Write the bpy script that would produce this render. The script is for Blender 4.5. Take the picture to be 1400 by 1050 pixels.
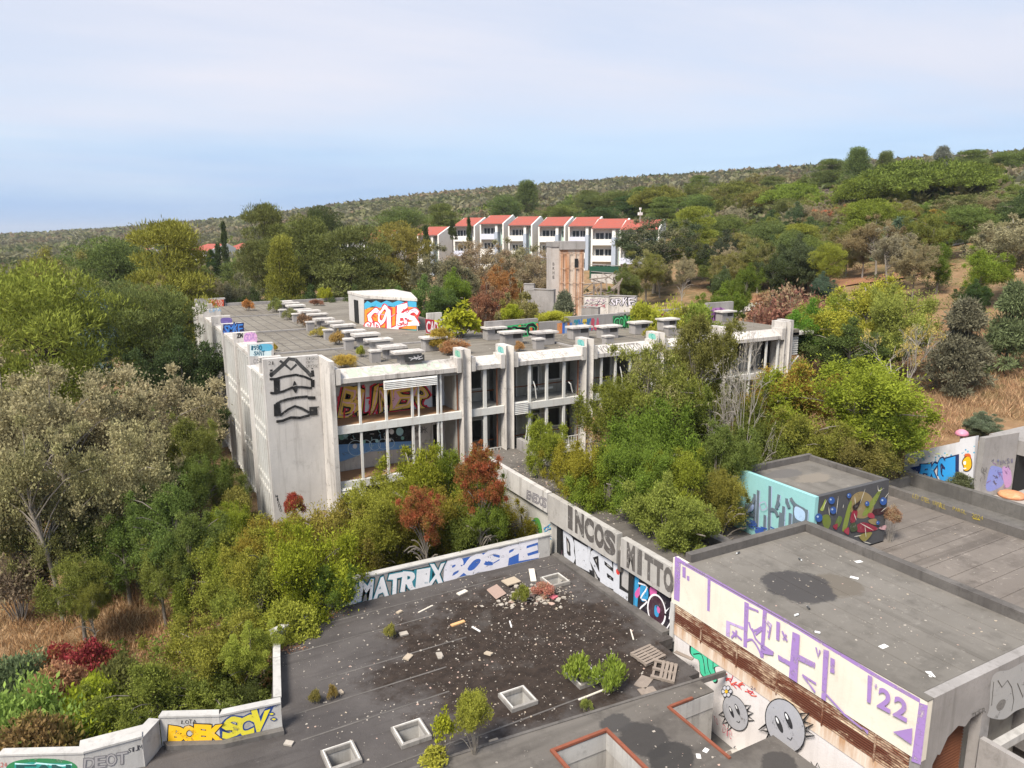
import bpy, bmesh, math, random
import numpy as np
from mathutils import Vector, Matrix, noise as mnoise
for _o in list(bpy.data.objects):
    bpy.data.objects.remove(_o, do_unlink=True)
scene = bpy.context.scene
COL = scene.collection
R = math.radians
# ------------------------------------------------------------------ camera
FPX, CX, CY = 1015.0, 700.0, 525.0
PITCH, ROLL, YAW, HC = R(11.63), R(-0.29), R(28.4), 15.6
_f = np.array([math.sin(YAW) * math.cos(PITCH), math.cos(YAW) * math.cos(PITCH), -math.sin(PITCH)])
_r0 = np.array([math.cos(YAW), -math.sin(YAW), 0.0]); _u0 = np.cross(_r0, _f)
_r = math.cos(ROLL) * _r0 + math.sin(ROLL) * _u0
_u = -math.sin(ROLL) * _r0 + math.cos(ROLL) * _u0
cd = bpy.data.cameras.new('camera'); cam = bpy.data.objects.new('camera', cd); COL.objects.link(cam)
cd.sensor_width = 36.0; cd.lens = 36.0 * FPX / 1400.0; cd.clip_start = 0.1; cd.clip_end = 30000
cam.matrix_world = Matrix(((_r[0], _u[0], -_f[0], 0), (_r[1], _u[1], -_f[1], 0), (_r[2], _u[2], -_f[2], HC), (0, 0, 0, 1)))
scene.camera = cam
# ------------------------------------------------------------------ sky, sun, exposure
SUN_EL, SUN_AZ = R(52), R(-118)          # azimuth clockwise from +y
w = bpy.data.worlds.new('World'); scene.world = w; w.use_nodes = True
nt = w.node_tree; nt.nodes.clear()
def wn(t, **k):
    n = nt.nodes.new(t)
    for a, b in k.items(): setattr(n, a, b)
    return n
sky = wn('ShaderNodeTexSky', sky_type='NISHITA', sun_disc=False, sun_elevation=SUN_EL, sun_rotation=SUN_AZ,
         altitude=100, air_density=1.0, dust_density=0.2, ozone_density=2.0)
tc = wn('ShaderNodeTexCoord'); sep = wn('ShaderNodeSeparateXYZ'); nt.links.new(tc.outputs['Generated'], sep.inputs[0])
# clouds on a flat deck: direction / height
zc = wn('ShaderNodeMath', operation='MAXIMUM'); zc.inputs[1].default_value = 0.02; nt.links.new(sep.outputs['Z'], zc.inputs[0])
za = wn('ShaderNodeMath', operation='ADD'); za.inputs[1].default_value = 0.06; nt.links.new(zc.outputs[0], za.inputs[0])
dv = wn('ShaderNodeVectorMath', operation='DIVIDE'); nt.links.new(tc.outputs['Generated'], dv.inputs[0])
cz = wn('ShaderNodeCombineXYZ')
for i in range(3): nt.links.new(za.outputs[0], cz.inputs[i])
nt.links.new(cz.outputs[0], dv.inputs[1])
n1 = wn('ShaderNodeTexNoise'); n1.inputs['Scale'].default_value = 0.32; n1.inputs['Detail'].default_value = 7; n1.inputs['Roughness'].default_value = 0.55; n1.inputs['Distortion'].default_value = 0.4
mpw = wn('ShaderNodeMapping'); mpw.inputs['Rotation'].default_value = (0, 0, R(-28)); mpw.inputs['Scale'].default_value = (0.55, 1.3, 1); mpw.inputs['Location'].default_value = (12, 7.2, 0)
nt.links.new(dv.outputs[0], mpw.inputs['Vector']); nt.links.new(mpw.outputs[0], n1.inputs['Vector'])
n2 = wn('ShaderNodeTexNoise'); n2.inputs['Scale'].default_value = 0.11; n2.inputs['Detail'].default_value = 3
mq = wn('ShaderNodeMapping'); mq.inputs['Location'].default_value = (12, -12, 0); nt.links.new(dv.outputs[0], mq.inputs['Vector']); nt.links.new(mq.outputs[0], n2.inputs['Vector'])
cov = wn('ShaderNodeMapRange', clamp=True); cov.interpolation_type = 'SMOOTHSTEP'
cov.inputs['From Min'].default_value = 0.02; cov.inputs['From Max'].default_value = 0.14; cov.inputs['To Min'].default_value = 0.55; cov.inputs['To Max'].default_value = 0.97
nt.links.new(sep.outputs['Z'], cov.inputs['Value'])
thr = wn('ShaderNodeMapRange', clamp=True); thr.interpolation_type = 'SMOOTHSTEP'
thr.inputs['From Min'].default_value = 0.30; thr.inputs['From Max'].default_value = 0.70; thr.inputs['To Min'].default_value = 0.72; thr.inputs['To Max'].default_value = 1.1
nt.links.new(n1.outputs['Fac'], thr.inputs['Value'])
fac = wn('ShaderNodeMath', operation='MULTIPLY', use_clamp=True); nt.links.new(cov.outputs[0], fac.inputs[0]); nt.links.new(thr.outputs[0], fac.inputs[1])
ccol = wn('ShaderNodeMix', data_type='RGBA')
ccol.inputs['A'].default_value = (3.65, 4.3, 5.45, 1); ccol.inputs['B'].default_value = (5.15, 5.1, 5.6, 1)
cr = wn('ShaderNodeMapRange', clamp=True); cr.inputs['From Min'].default_value = 0.46; cr.inputs['From Max'].default_value = 0.74
nt.links.new(n2.outputs['Fac'], cr.inputs['Value']); stk = wn('ShaderNodeMath', operation='MULTIPLY_ADD'); stk.inputs[1].default_value = 1.5; nt.links.new(n1.outputs['Fac'], stk.inputs[0])
cs_ = wn('ShaderNodeMath', operation='ADD', use_clamp=True); cs_.inputs[1].default_value = -.72; nt.links.new(cr.outputs[0], stk.inputs[2]); nt.links.new(stk.outputs[0], cs_.inputs[0]); nt.links.new(cs_.outputs[0], ccol.inputs['Factor'])
mx = wn('ShaderNodeMix', data_type='RGBA')
nt.links.new(fac.outputs[0], mx.inputs['Factor']); nt.links.new(sky.outputs[0], mx.inputs['A']); nt.links.new(ccol.outputs['Result'], mx.inputs['B'])
lowb = wn('ShaderNodeMapRange', clamp=True); lowb.interpolation_type = 'SMOOTHSTEP'    # distant blue-grey cloud bank low on the horizon
lowb.inputs['From Min'].default_value = 0.0; lowb.inputs['From Max'].default_value = 0.15; lowb.inputs['To Min'].default_value = 0.92; lowb.inputs['To Max'].default_value = 0.0
n3 = wn('ShaderNodeTexNoise'); n3.inputs['Scale'].default_value = 3.0; n3.inputs['Detail'].default_value = 4
mp3 = wn('ShaderNodeMapping'); mp3.inputs['Scale'].default_value = (1, 1, 9); nt.links.new(tc.outputs['Generated'], mp3.inputs['Vector']); nt.links.new(mp3.outputs[0], n3.inputs['Vector'])
zn = wn('ShaderNodeMath', operation='MULTIPLY_ADD'); nt.links.new(n3.outputs['Fac'], zn.inputs[0]); zn.inputs[1].default_value = 0.09; nt.links.new(sep.outputs['Z'], zn.inputs[2])
zs = wn('ShaderNodeMath', operation='SUBTRACT'); nt.links.new(zn.outputs[0], zs.inputs[0]); zs.inputs[1].default_value = 0.045; nt.links.new(zs.outputs[0], lowb.inputs['Value'])
mx2 = wn('ShaderNodeMix', data_type='RGBA'); mx2.inputs['B'].default_value = (1.85, 3.1, 5.2, 1)
nt.links.new(lowb.outputs[0], mx2.inputs['Factor']); nt.links.new(mx.outputs['Result'], mx2.inputs['A']); mx = mx2
bg = wn('ShaderNodeBackground'); bg.inputs['Strength'].default_value = 0.07
nt.links.new(mx.outputs['Result'], bg.inputs['Color'])
wo = wn('ShaderNodeOutputWorld'); nt.links.new(bg.outputs[0], wo.inputs['Surface'])
sl = bpy.data.lights.new('sun', 'SUN'); sl.energy = 2.9; sl.angle = R(20); sl.color = (1.0, 0.93, 0.82)
so = bpy.data.objects.new('sun', sl); COL.objects.link(so)
_sd = Vector((math.sin(SUN_AZ) * math.cos(SUN_EL), math.cos(SUN_AZ) * math.cos(SUN_EL), math.sin(SUN_EL)))
so.rotation_euler = _sd.to_track_quat('Z', 'Y').to_euler(); so.location = (0, 0, 80)
vs = scene.view_settings; vs.view_transform = 'Standard'; vs.look = 'None'; vs.exposure = 1.3; vs.gamma = 1.0; vs.use_curve_mapping = False
scene.render.engine = 'CYCLES'
cy = scene.cycles; cy.use_denoising = True; cy.max_bounces = 5; cy.diffuse_bounces = 3; cy.glossy_bounces = 2; cy.transmission_bounces = 3; cy.transparent_max_bounces = 6
cy.use_adaptive_sampling = True; cy.adaptive_threshold = 0.01
# ------------------------------------------------------------------ pixel -> world point on a named plane
def ray(x, y): return FPX * _f + (x - CX) * _r - (y - CY) * _u
def onZ(x, y, z): d = ray(x, y); t = (z - HC) / d[2]; return np.array([d[0] * t, d[1] * t, z])
def onX(x, y, X): d = ray(x, y); t = X / d[0]; return np.array([X, d[1] * t, HC + d[2] * t])
def onY(x, y, Y): d = ray(x, y); t = Y / d[1]; return np.array([d[0] * t, Y, HC + d[2] * t])
def at(x, y, dist):
    d = ray(x, y); t = dist / math.hypot(d[0], d[1]); return np.array([d[0] * t, d[1] * t, HC + d[2] * t])
# ------------------------------------------------------------------ materials
MATS = {}
def lin(c):
    if isinstance(c, str):
        c = tuple(int(c[i:i + 2], 16) / 255 for i in (0, 2, 4))
        c = tuple(v / 12.92 if v <= 0.04045 else ((v + 0.055) / 1.055) ** 2.4 for v in c)
    return (c[0], c[1], c[2], 1.0)
class NT:
    def __init__(s, name):
        s.m = bpy.data.materials.new(name); s.m.use_nodes = True; s.t = s.m.node_tree
        s.b = s.t.nodes['Principled BSDF']; s.b.inputs['Roughness'].default_value = 0.9
        s.b.inputs['Specular IOR Level'].default_value = 0.25
        g = s.n('ShaderNodeNewGeometry'); s.pos = g.outputs['Position']
    def n(s, t, **k):
        n = s.t.nodes.new(t)
        for a, b in k.items(): setattr(n, a, b)
        return n
    def l(s, a, b): s.t.links.new(a, b)
    def noise(s, scale, detail=5, rough=0.6, vec=None, stretch=None, dist=0.0, off=0.0):
        v = vec or s.pos
        if stretch or off:
            mp = s.n('ShaderNodeMapping'); mp.inputs['Scale'].default_value = stretch or (1, 1, 1); mp.inputs['Location'].default_value = (off, off * 1.7, off * .6); s.l(v, mp.inputs['Vector']); v = mp.outputs[0]
        n = s.n('ShaderNodeTexNoise'); n.inputs['Scale'].default_value = scale; n.inputs['Detail'].default_value = detail; n.inputs['Roughness'].default_value = rough; n.inputs['Distortion'].default_value = dist
        s.l(v, n.inputs['Vector']); return n.outputs['Fac']
    def ramp(s, f, lo, hi, a=0.0, b=1.0):
        r = s.n('ShaderNodeMapRange', clamp=True); r.inputs['From Min'].default_value = lo; r.inputs['From Max'].default_value = hi; r.inputs['To Min'].default_value = a; r.inputs['To Max'].default_value = b
        s.l(f, r.inputs['Value']); return r.outputs[0]
    def mix(s, f, a, b, mode='MIX'):
        m = s.n('ShaderNodeMix', data_type='RGBA', blend_type=mode)
        for v, k in ((f, 'Factor'), (a, 'A'), (b, 'B')):
            if hasattr(v, 'is_linked') or hasattr(v, 'links'): s.l(v, m.inputs[k])
            elif k == 'Factor': m.inputs[k].default_value = v
            else: m.inputs[k].default_value = lin(v) if isinstance(v, str) or len(v) == 3 else v
        return m.outputs['Result']
    def math(s, op, a, b):
        m = s.n('ShaderNodeMath', operation=op, use_clamp=(op != 'SUBTRACT'))
        for i, v in enumerate((a, b)):
            if hasattr(v, 'links'): s.l(v, m.inputs[i])
            else: m.inputs[i].default_value = v
        return m.outputs[0]
    def bump(s, h, dist=0.02, strength=0.5):
        b = s.n('ShaderNodeBump'); b.inputs['Distance'].default_value = dist; b.inputs['Strength'].default_value = strength
        s.l(h, b.inputs['Height']); s.l(b.outputs[0], s.b.inputs['Normal'])
    def out(s, c): s.l(c, s.b.inputs['Base Color'])
def concrete(name, light, dark, stain, k_stain=0.6, streak=0.5, rough=0.92, blotch=0.5, moss=None, peel=None):
    """weathered concrete or render: cloudy tone, run-off streaks, dirt blotches"""
    if name in MATS: return MATS[name]
    n = NT(name)
    c = n.mix(n.ramp(n.noise(blotch, 6, .62), .35, .68), light, dark)
    c = n.mix(n.ramp(n.noise(5.0, 4, .7, off=3), .46, .72, 0, .55), c, dark)
    st = n.ramp(n.noise(1.0, 5, .65, stretch=(2.6, 2.6, .16)), .52, .74, 0, streak)
    c = n.mix(st, c, stain)
    sp = n.ramp(n.noise(1.3, 8, .72, off=9), .56, .70, 0, k_stain)
    c = n.mix(sp, c, stain)
    if moss: c = n.mix(n.ramp(n.noise(.7, 6, .7, off=21), .60, .70, 0, .7), c, moss)
    if peel: c = n.mix(n.ramp(n.noise(2.2, 9, .75, off=33), .60, .63, 0, .9), c, peel)
    n.out(c); n.b.inputs['Roughness'].default_value = rough
    n.bump(n.noise(14, 5, .7), .02, .35)
    MATS[name] = n.m; return n.m
def flat(name, c, c2=None, rough=0.8, scale=6, spec=.25, k=.5):
    if name in MATS: return MATS[name]
    n = NT(name); c = c if isinstance(c, str) else c
    cc = lin(c)[:3]; c2 = lin(c2)[:3] if c2 else tuple(v * .72 for v in cc)
    n.out(n.mix(n.ramp(n.noise(scale, 5, .65), .42, .72, 0, k), cc, c2)); n.b.inputs['Roughness'].default_value = rough; n.b.inputs['Specular IOR Level'].default_value = spec
    MATS[name] = n.m; return n.m
PAINTN = {}
def paint(c, fade=.35, under=None):
    """sprayed wall paint, slightly uneven and worn"""
    key = 'paint_' + c + ('_w' if fade > .5 else '')
    if key in MATS: return MATS[key]
    n = NT(key); cc = lin(c)[:3]
    c2 = tuple(min(1, v * .8 + .04) for v in cc)
    o = n.mix(n.ramp(n.noise(1.6, 6, .7), .4, .7, 0, .8), cc, c2)
    o = n.mix(n.ramp(n.noise(3.1, 9, .78, off=5), .58, .66, 0, fade), o, (.42, .40, .37))
    n.out(o); n.b.inputs['Roughness'].default_value = .75
    tb = n.n('ShaderNodeBsdfTransparent'); ms = n.n('ShaderNodeMixShader'); om = [q for q in n.t.nodes if q.type == 'OUTPUT_MATERIAL'][0]   # paint flaked off
    n.l(n.ramp(n.noise(2.3, 10, .8, off=8), .575 - .05 * (fade > .5), .65, 0, .9), ms.inputs[0]); n.l(n.b.outputs[0], ms.inputs[1]); n.l(tb.outputs[0], ms.inputs[2]); n.l(ms.outputs[0], om.inputs['Surface'])
    MATS[key] = n.m; return n.m
# ------------------------------------------------------------------ mesh collecting
class MB:
    def __init__(s): s.v = []; s.f = []; s.mi = []; s.cur = 0
    def poly(s, pts):
        k = len(s.v); s.v += [tuple(map(float, p)) for p in pts]; s.f.append(tuple(range(k, k + len(pts)))); s.mi.append(s.cur); return s
    def box(s, x0, x1, y0, y1, z0, z1):
        k = len(s.v); s.v += [(x, y, z) for z in (z0, z1) for x, y in ((x0, y0), (x1, y0), (x1, y1), (x0, y1))]
        for f in ((0, 3, 2, 1), (4, 5, 6, 7), (0, 1, 5, 4), (1, 2, 6, 5), (2, 3, 7, 6), (3, 0, 4, 7)): s.f.append(tuple(k + i for i in f)); s.mi.append(s.cur)
        return s
    def obox(s, c, sx, sy, sz, rz=0.0, tilt=(0, 0)):
        M = Matrix.Translation(c) @ Matrix.Rotation(rz, 4, 'Z') @ Matrix.Rotation(tilt[0], 4, 'X') @ Matrix.Rotation(tilt[1], 4, 'Y')
        k = len(s.v); s.v += [tuple(M @ Vector((x * sx / 2, y * sy / 2, z * sz / 2))) for z in (-1, 1) for x, y in ((-1, -1), (1, -1), (1, 1), (-1, 1))]
        for f in ((0, 3, 2, 1), (4, 5, 6, 7), (0, 1, 5, 4), (1, 2, 6, 5), (2, 3, 7, 6), (3, 0, 4, 7)): s.f.append(tuple(k + i for i in f)); s.mi.append(s.cur)
        return s
    def prism(s, pts, z0, z1):
        """vertical prism over a plan polygon (counter-clockwise); z1 may be a list"""
        n = len(pts); k = len(s.v); zs = z1 if hasattr(z1, '__len__') else [z1] * n
        s.v += [(p[0], p[1], z0) for p in pts] + [(p[0], p[1], zs[i]) for i, p in enumerate(pts)]
        s.f.append(tuple(k + i for i in reversed(range(n)))); s.f.append(tuple(k + n + i for i in range(n))); s.mi += [s.cur] * 2
        for i in range(n):
            j = (i + 1) % n; s.f.append((k + i, k + j, k + n + j, k + n + i)); s.mi.append(s.cur)
        return s
    def extr(s, prof, axis, a, b):
        """profile in the plane across AXIS ('x': (y,z) pairs, 'y': (x,z) pairs), swept from a to b"""
        n = len(prof); k = len(s.v)
        for t in (a, b): s.v += [((t, p[0], p[1]) if axis == 'x' else (p[0], t, p[1])) for p in prof]
        s.f.append(tuple(k + i for i in range(n))); s.f.append(tuple(k + n + i for i in reversed(range(n)))); s.mi += [s.cur] * 2
        for i in range(n):
            j = (i + 1) % n; s.f.append((k + i, k + n + i, k + n + j, k + j)); s.mi.append(s.cur)
        return s
    def tube(s, pts, rad, n=6, cap=True):
        pts = [Vector(p) for p in pts]; rad = rad if hasattr(rad, '__len__') else [rad] * len(pts); k = len(s.v)
        for i, p in enumerate(pts):
            d = (pts[min(i + 1, len(pts) - 1)] - pts[max(i - 1, 0)]).normalized()
            a = d.orthogonal().normalized(); b = d.cross(a)
            for j in range(n):
                t = 2 * math.pi * j / n; s.v.append(tuple(p + (a * math.cos(t) + b * math.sin(t)) * rad[i]))
        for i in range(len(pts) - 1):
            for j in range(n):
                j2 = (j + 1) % n; s.f.append((k + i * n + j, k + i * n + j2, k + (i + 1) * n + j2, k + (i + 1) * n + j)); s.mi.append(s.cur)
        if cap:
            s.f.append(tuple(k + j for j in reversed(range(n)))); s.f.append(tuple(k + (len(pts) - 1) * n + j for j in range(n))); s.mi += [s.cur] * 2
        return s
    def mesh(s, name, mats, smooth=False):
        me = bpy.data.meshes.new(name); me.from_pydata(s.v, [], s.f); me.validate()
        for m in (mats if isinstance(mats, (list, tuple)) else [mats]): me.materials.append(m)
        if any(s.mi) and len(me.polygons) == len(s.mi): me.polygons.foreach_set('material_index', s.mi)
        if smooth: me.polygons.foreach_set('use_smooth', [True] * len(me.polygons))
        me.update(); return me
    def build(s, name, mats, parent=None, smooth=False): return link(name, s.mesh(name, mats, smooth), parent)
def link(name, me, parent=None, loc=None):
    o = bpy.data.objects.new(name, me); COL.objects.link(o)
    if parent is not None: o.parent = parent
    if loc is not None: o.location = loc
    return o
def tag(o, label=None, cat=None, group=None, kind=None):
    for k, v in (('label', label), ('category', cat), ('group', group), ('kind', kind)):
        if v: o[k] = v
    return o
def empty(name, label=None, cat=None, group=None, loc=(0, 0, 0)):
    o = bpy.data.objects.new(name, None); COL.objects.link(o); o.location = loc; o.empty_display_size = .2
    return tag(o, label, cat, group)
def B(*a): return MB().box(*a)
def fix(o, parent):
    """parent geometry that was written in world coordinates to an Empty that stands elsewhere"""
    o.parent = parent; o.matrix_parent_inverse = Matrix.Translation(parent.location).inverted(); return o
# ------------------------------------------------------------------ lettering and spray paint
GL = {}
def glyph(ch, off=0.0, bold=0.0):
    key = (ch, off)
    if key in GL: return GL[key]
    cu = bpy.data.curves.new('g', 'FONT'); cu.body = ch; cu.resolution_u = 3; cu.offset = off; cu.fill_mode = 'FRONT'
    ob = bpy.data.objects.new('g', cu); me = bpy.data.meshes.new_from_object(ob)
    vs_ = [(v.co.x, v.co.y) for v in me.vertices]; fs = [tuple(p.vertices) for p in me.polygons]
    bpy.data.objects.remove(ob); bpy.data.curves.remove(cu); bpy.data.meshes.remove(me)
    GL[key] = (vs_, fs); return GL[key]
def smooth_closed(p, k=4):
    n = len(p); out = []
    for i in range(n):
        a, b, c, d = (np.array(p[(i + j) % n], float) for j in (-1, 0, 1, 2))
        for s in range(k):
            t = s / k; out.append(.5 * ((2 * b) + (c - a) * t + (2 * a - 5 * b + 4 * c - d) * t * t + (3 * b - a - 3 * c + d) * t ** 3))
    return out
def smooth_open(p, k=4):
    p = [np.array(q, float) for q in p]; p = [2 * p[0] - p[1]] + p + [2 * p[-1] - p[-2]]; out = []
    for i in range(1, len(p) - 2):
        a, b, c, d = p[i - 1:i + 3]
        for s in range(k):
            t = s / k; out.append(.5 * ((2 * b) + (c - a) * t + (2 * a - 5 * b + 4 * c - d) * t * t + (3 * b - a - 3 * c + d) * t ** 3))
    return out + [p[-2]]
class Spray:
    """flat paint on a wall plane x=val or y=val (or a general plane), given in photo pixels on that plane or in metres"""
    def __init__(s, axis, val, start=.004, rnd=1, step=.0025, plane=None):
        s.axis, s.val, s.off, s.rng, s.step = axis, val, start, random.Random(rnd), step
        s.v = []; s.f = []; s.mi = []; s.cols = []; s.plane = plane
        if plane: s.o = np.array(plane[0], float); s.eu = np.array(plane[1], float); s.ev = np.array(plane[2] if len(plane) > 2 else [0, 0, 1.0], float); s.nn = np.cross(s.eu, s.ev)
    def uv(s, p):
        if s.plane:
            d = ray(*p); q = s.o - np.array([0, 0, HC]); t = (q @ s.nn) / (d @ s.nn); w_ = np.array([0, 0, HC]) + d * t - s.o
            return (w_ @ s.eu, w_ @ s.ev)
        q = onX(p[0], p[1], s.val) if s.axis == 'x' else onY(p[0], p[1], s.val)
        return (q[1], q[2]) if s.axis == 'x' else (q[0], q[2])
    def p3(s, u, v):
        if s.plane: return tuple(s.o + s.eu * u + s.ev * v + s.nn * s.off)
        return (s.val - s.off, u, v) if s.axis == 'x' else (u, s.val - s.off, v)
    def _m(s, c):
        if c not in s.cols: s.cols.append(c)
        return s.cols.index(c)
    def face(s, uvs, c):
        k = len(s.v); s.v += [s.p3(*q) for q in uvs]; s.f.append(tuple(range(k, k + len(uvs)))); s.mi.append(s._m(c))
    def poly(s, pts, c, m=False, keep=False):
        s.face([q if m else s.uv(q) for q in pts], c)
        s.off += s.step if not keep else .0004
        return s
    def blob(s, pts, c, m=False, k=4):
        return s.poly(smooth_closed([q if m else s.uv(q) for q in pts], k), c, True)
    def line(s, pts, w_, c, m=False, sm=0, closed=False, keep=False, taper=False):
        q = [np.array(a if m else s.uv(a), float) for a in pts]
        if sm: q = smooth_closed(q, sm) if closed else smooth_open(q, sm)
        if closed: q = list(q) + [q[0], q[1]]
        L = []; Rr = []; n = len(q)
        for i in range(n):
            d = q[min(i + 1, n - 1)] - q[max(i - 1, 0)]; d = d / (np.linalg.norm(d) + 1e-9); nn = np.array([-d[1], d[0]])
            ww = w_ / 2 * (1 if not taper else max(.12, 1 - abs(2 * i / (n - 1) - 1)))
            L.append(q[i] + nn * ww); Rr.append(q[i] - nn * ww)
        for i in range(n - 1): s.face([L[i], L[i + 1], Rr[i + 1], Rr[i]], c)
        s.off += s.step if not keep else .0004
        return s
    def text(s, body, p0, p1, p2, c, off=0.0, jit=0.0, m=False, gap=.06, rnd=None, fit=True, skew=0.0, p3_=None):
        """letters fitted into the quad p0 (lower start) p1 (lower end) p2 (upper start) [p3 upper end]"""
        a, b, t = (np.array(q if m else s.uv(q), float) for q in (p0, p1, p2))
        e = np.array(p3_ if m else s.uv(p3_), float) if p3_ is not None else b + t - a
        rg = random.Random(rnd if rnd is not None else len(body) * 7 + 3); n = len(body)
        J = [(rg.uniform(-1, 1), rg.uniform(-1, 1), rg.uniform(-1, 1), rg.uniform(-1, 1)) for _ in body]
        for i, ch in enumerate(body):
            if ch == ' ': continue
            base, _ = glyph(ch); vs_, fs = glyph(ch, off)
            if not base: continue
            xs = [q[0] for q in base]; ys = [q[1] for q in base]; x0, x1, y0, y1 = min(xs), max(xs), min(ys), max(ys)
            if ch in "'.-": y0, y1 = (0, .7)
            ww = max(x1 - x0, .18 if fit else .35); xm = (x0 + x1) / 2
            k = len(s.v); j = J[i]
            for (gx, gy) in vs_:
                uu = (gx - xm) / ww * (1 - gap); vv = (gy - y0) / (y1 - y0)
                if jit: uu += jit * .22 * math.sin(5.1 * vv + 9 * j[0]) + jit * .12 * math.sin(9 * vv + 7 * j[1]); vv += jit * .16 * math.sin(5 * uu + 8 * j[2])
                an = j[0] * jit * .5; du, dv_ = uu, vv - .5
                uu = du * math.cos(an) - dv_ * math.sin(an) * .8 + skew * dv_; vv = .5 + du * math.sin(an) * .8 + dv_ * math.cos(an)
                vv = .5 + (vv - .5) * (1 + j[1] * jit * .5) + j[2] * jit * .25; uu *= 1 + j[3] * jit * .4
                U = (i + .5 + uu) / n
                pt = (a * (1 - U) + b * U) * (1 - vv) + (t * (1 - U) + e * U) * vv
                s.v.append(s.p3(*pt))
            s.off += .0005
            for f_ in fs: s.f.append(tuple(k + q for q in f_)); s.mi.append(s._m(c))
        s.off += s.step; return s
    def build(s, parent, name='graffiti', fade=.35, label=None):
        me = bpy.data.meshes.new(name); me.from_pydata(s.v, [], s.f); me.polygons.foreach_set('material_index', s.mi)
        for c in s.cols: me.materials.append(paint(c, fade))
        me.update(); o = link(name, me)
        if parent is not None: fix(o, parent)
        if label: o['label'] = label
        return o
# ------------------------------------------------------------------ terrain
def polar(px_, d):
    p = at(px_, 300, d); return (p[0], p[1])
_TP = []   # (azimuth, ln d, z)
def tp(px_, d, z):
    x, y = polar(px_, d); _TP.append((math.atan2(x, y), math.log(d), z))
for d, row in ((12, (-4.5, -4.5, -4.5, -4.5, -4.5)), (26, (-3.8, -3.8, -3.8, -3.6, -2.5)), (38, (-3.5, -3.0, -2.6, -1.6, .2)), (48, (-3.2, -2.7, -2.2, -.2, 3.3)), (58, (-3, -2.4, -1.4, 1.4, 4.6)),
               (75, (-2.2, -1.8, .6, 4.0, 7.4)), (100, (-1.2, -.6, 3.4, 6.6, 11.2)), (140, (0, 1.2, 6, 8.5, 16)), (200, (.6, 3.0, 9, 16, 24)),
               (300, (0, 5, 18, 27, 34)), (450, (-1, 11, 31, 42, 46)), (650, (-4, 18, 45, 56, 62)), (900, (-4, 28, 54, 66, 80)),
               (1300, (-3, 33, 55, 70, 90)), (2200, (-3, 6, 20, 40, 60)), (6000, (0, 0, 0, 0, 0)), (16000, (-4, -4, -4, -4, -4))):
    for px_, z in zip((-40, 260, 620, 980, 1420), row): tp(px_, d, z)
for d in (26, 60, 140, 300, 900, 2200):                    # carry the land on outside the frame
    z0 = {26: -3.6, 60: -3.2, 140: -.5, 300: 0, 900: -4, 2200: -2}[d]; z1 = {26: -2.5, 60: 5, 140: 16, 300: 34, 900: 80, 2200: 60}[d]
    for a in (-60, -110, -150): _TP.append((R(a), math.log(d), z0))
    for a in (95, 130): _TP.append((R(a), math.log(d), z1))
    _TP.append((R(175), math.log(d), -2))
_TPa = np.array(_TP)
def terr(x, y):
    x = np.asarray(x, float); y = np.asarray(y, float); sh = x.shape; x = x.ravel(); y = y.ravel()
    az = np.arctan2(x, y); ld = np.log(np.maximum(np.hypot(x, y), 6))
    da = (az[:, None] - _TPa[None, :, 0] + math.pi) % (2 * math.pi) - math.pi
    dd = (da / R(15)) ** 2 + ((ld[:, None] - _TPa[None, :, 1]) / .36) ** 2
    wgt = np.exp(-dd * 1.15) + 1e-7 / (dd + .05) ** 2
    z = (wgt @ _TPa[:, 2]) / wgt.sum(1)
    low = (x > 16) & (x < 40.5) & (y < 26.0) & (y > -8); z = np.where(low, np.minimum(z, .7), z)                 # under the flat roofs
    low = (x > 40) & (x < 50) & (y < 21.9) & (y > 5); z = np.where(low, np.minimum(z, 1.1), z)
    bank = (x >= 40.9) & (x < 60) & (y >= 22.0) & (y < 40); up_ = np.clip(4.45 - (y - 21.8) * .47, 2.5, 4.45) - np.clip(x - 46, 0, 20) * .02
    wq = np.clip(1 - (x - 46) / 10, 0, 1) * np.clip(1 - (y - 28) / 8, 0, 1); z = np.where(bank, z * (1 - wq) + np.maximum(up_, z) * wq, z)
    return z.reshape(sh)
def terr1(x, y): return float(terr([x], [y])[0])
def make_ground():
    def ax(lo, hi, n0):
        t = np.linspace(-1, 1, n0); return np.sinh(t * 8.0) / math.sinh(8.0) * 16000
    xs = ax(0, 0, 301) + 22; ys = ax(0, 0, 301) + 38
    X, Y = np.meshgrid(xs, ys); Z = np.concatenate([terr(X[i], Y[i])[None] for i in range(len(ys))])
    rg = np.random.default_rng(4); Z = Z + rg.normal(0, .06, Z.shape) * (np.hypot(X, Y) < 400)
    n = len(xs); v = np.stack([X, Y, Z], -1).reshape(-1, 3)
    i, j = np.meshgrid(np.arange(n - 1), np.arange(len(ys) - 1)); a = (j * n + i).ravel()
    f = np.stack([a, a + 1, a + n + 1, a + n], 1)
    me = bpy.data.meshes.new('ground'); me.from_pydata(v.tolist(), [], f.tolist()); me.polygons.foreach_set('use_smooth', [True] * len(f))
    n_ = NT('dry_meadow')
    c = n_.mix(n_.ramp(n_.noise(.06, 6, .65), .40, .62), (.24, .15, .085), (.16, .13, .065))
    c = n_.mix(n_.ramp(n_.noise(.9, 6, .7, off=4), .45, .7, 0, .8), c, (.36, .24, .14))
    c = n_.mix(n_.ramp(n_.noise(.22, 6, .7, off=14), .55, .66, 0, .8), c, (.055, .065, .02))
    c = n_.mix(n_.ramp(n_.noise(.35, 6, .7, off=40), .58, .66, 0, .8), c, (.24, .11, .055))
    n_.out(c); n_.b.inputs['Roughness'].default_value = 1; n_.b.inputs['Specular IOR Level'].default_value = .05
    n_.bump(n_.noise(5, 6, .75), .12, .8)
    me.materials.append(n_.m); o = link('ground', me); tag(o, kind='structure')
make_ground()
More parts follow.
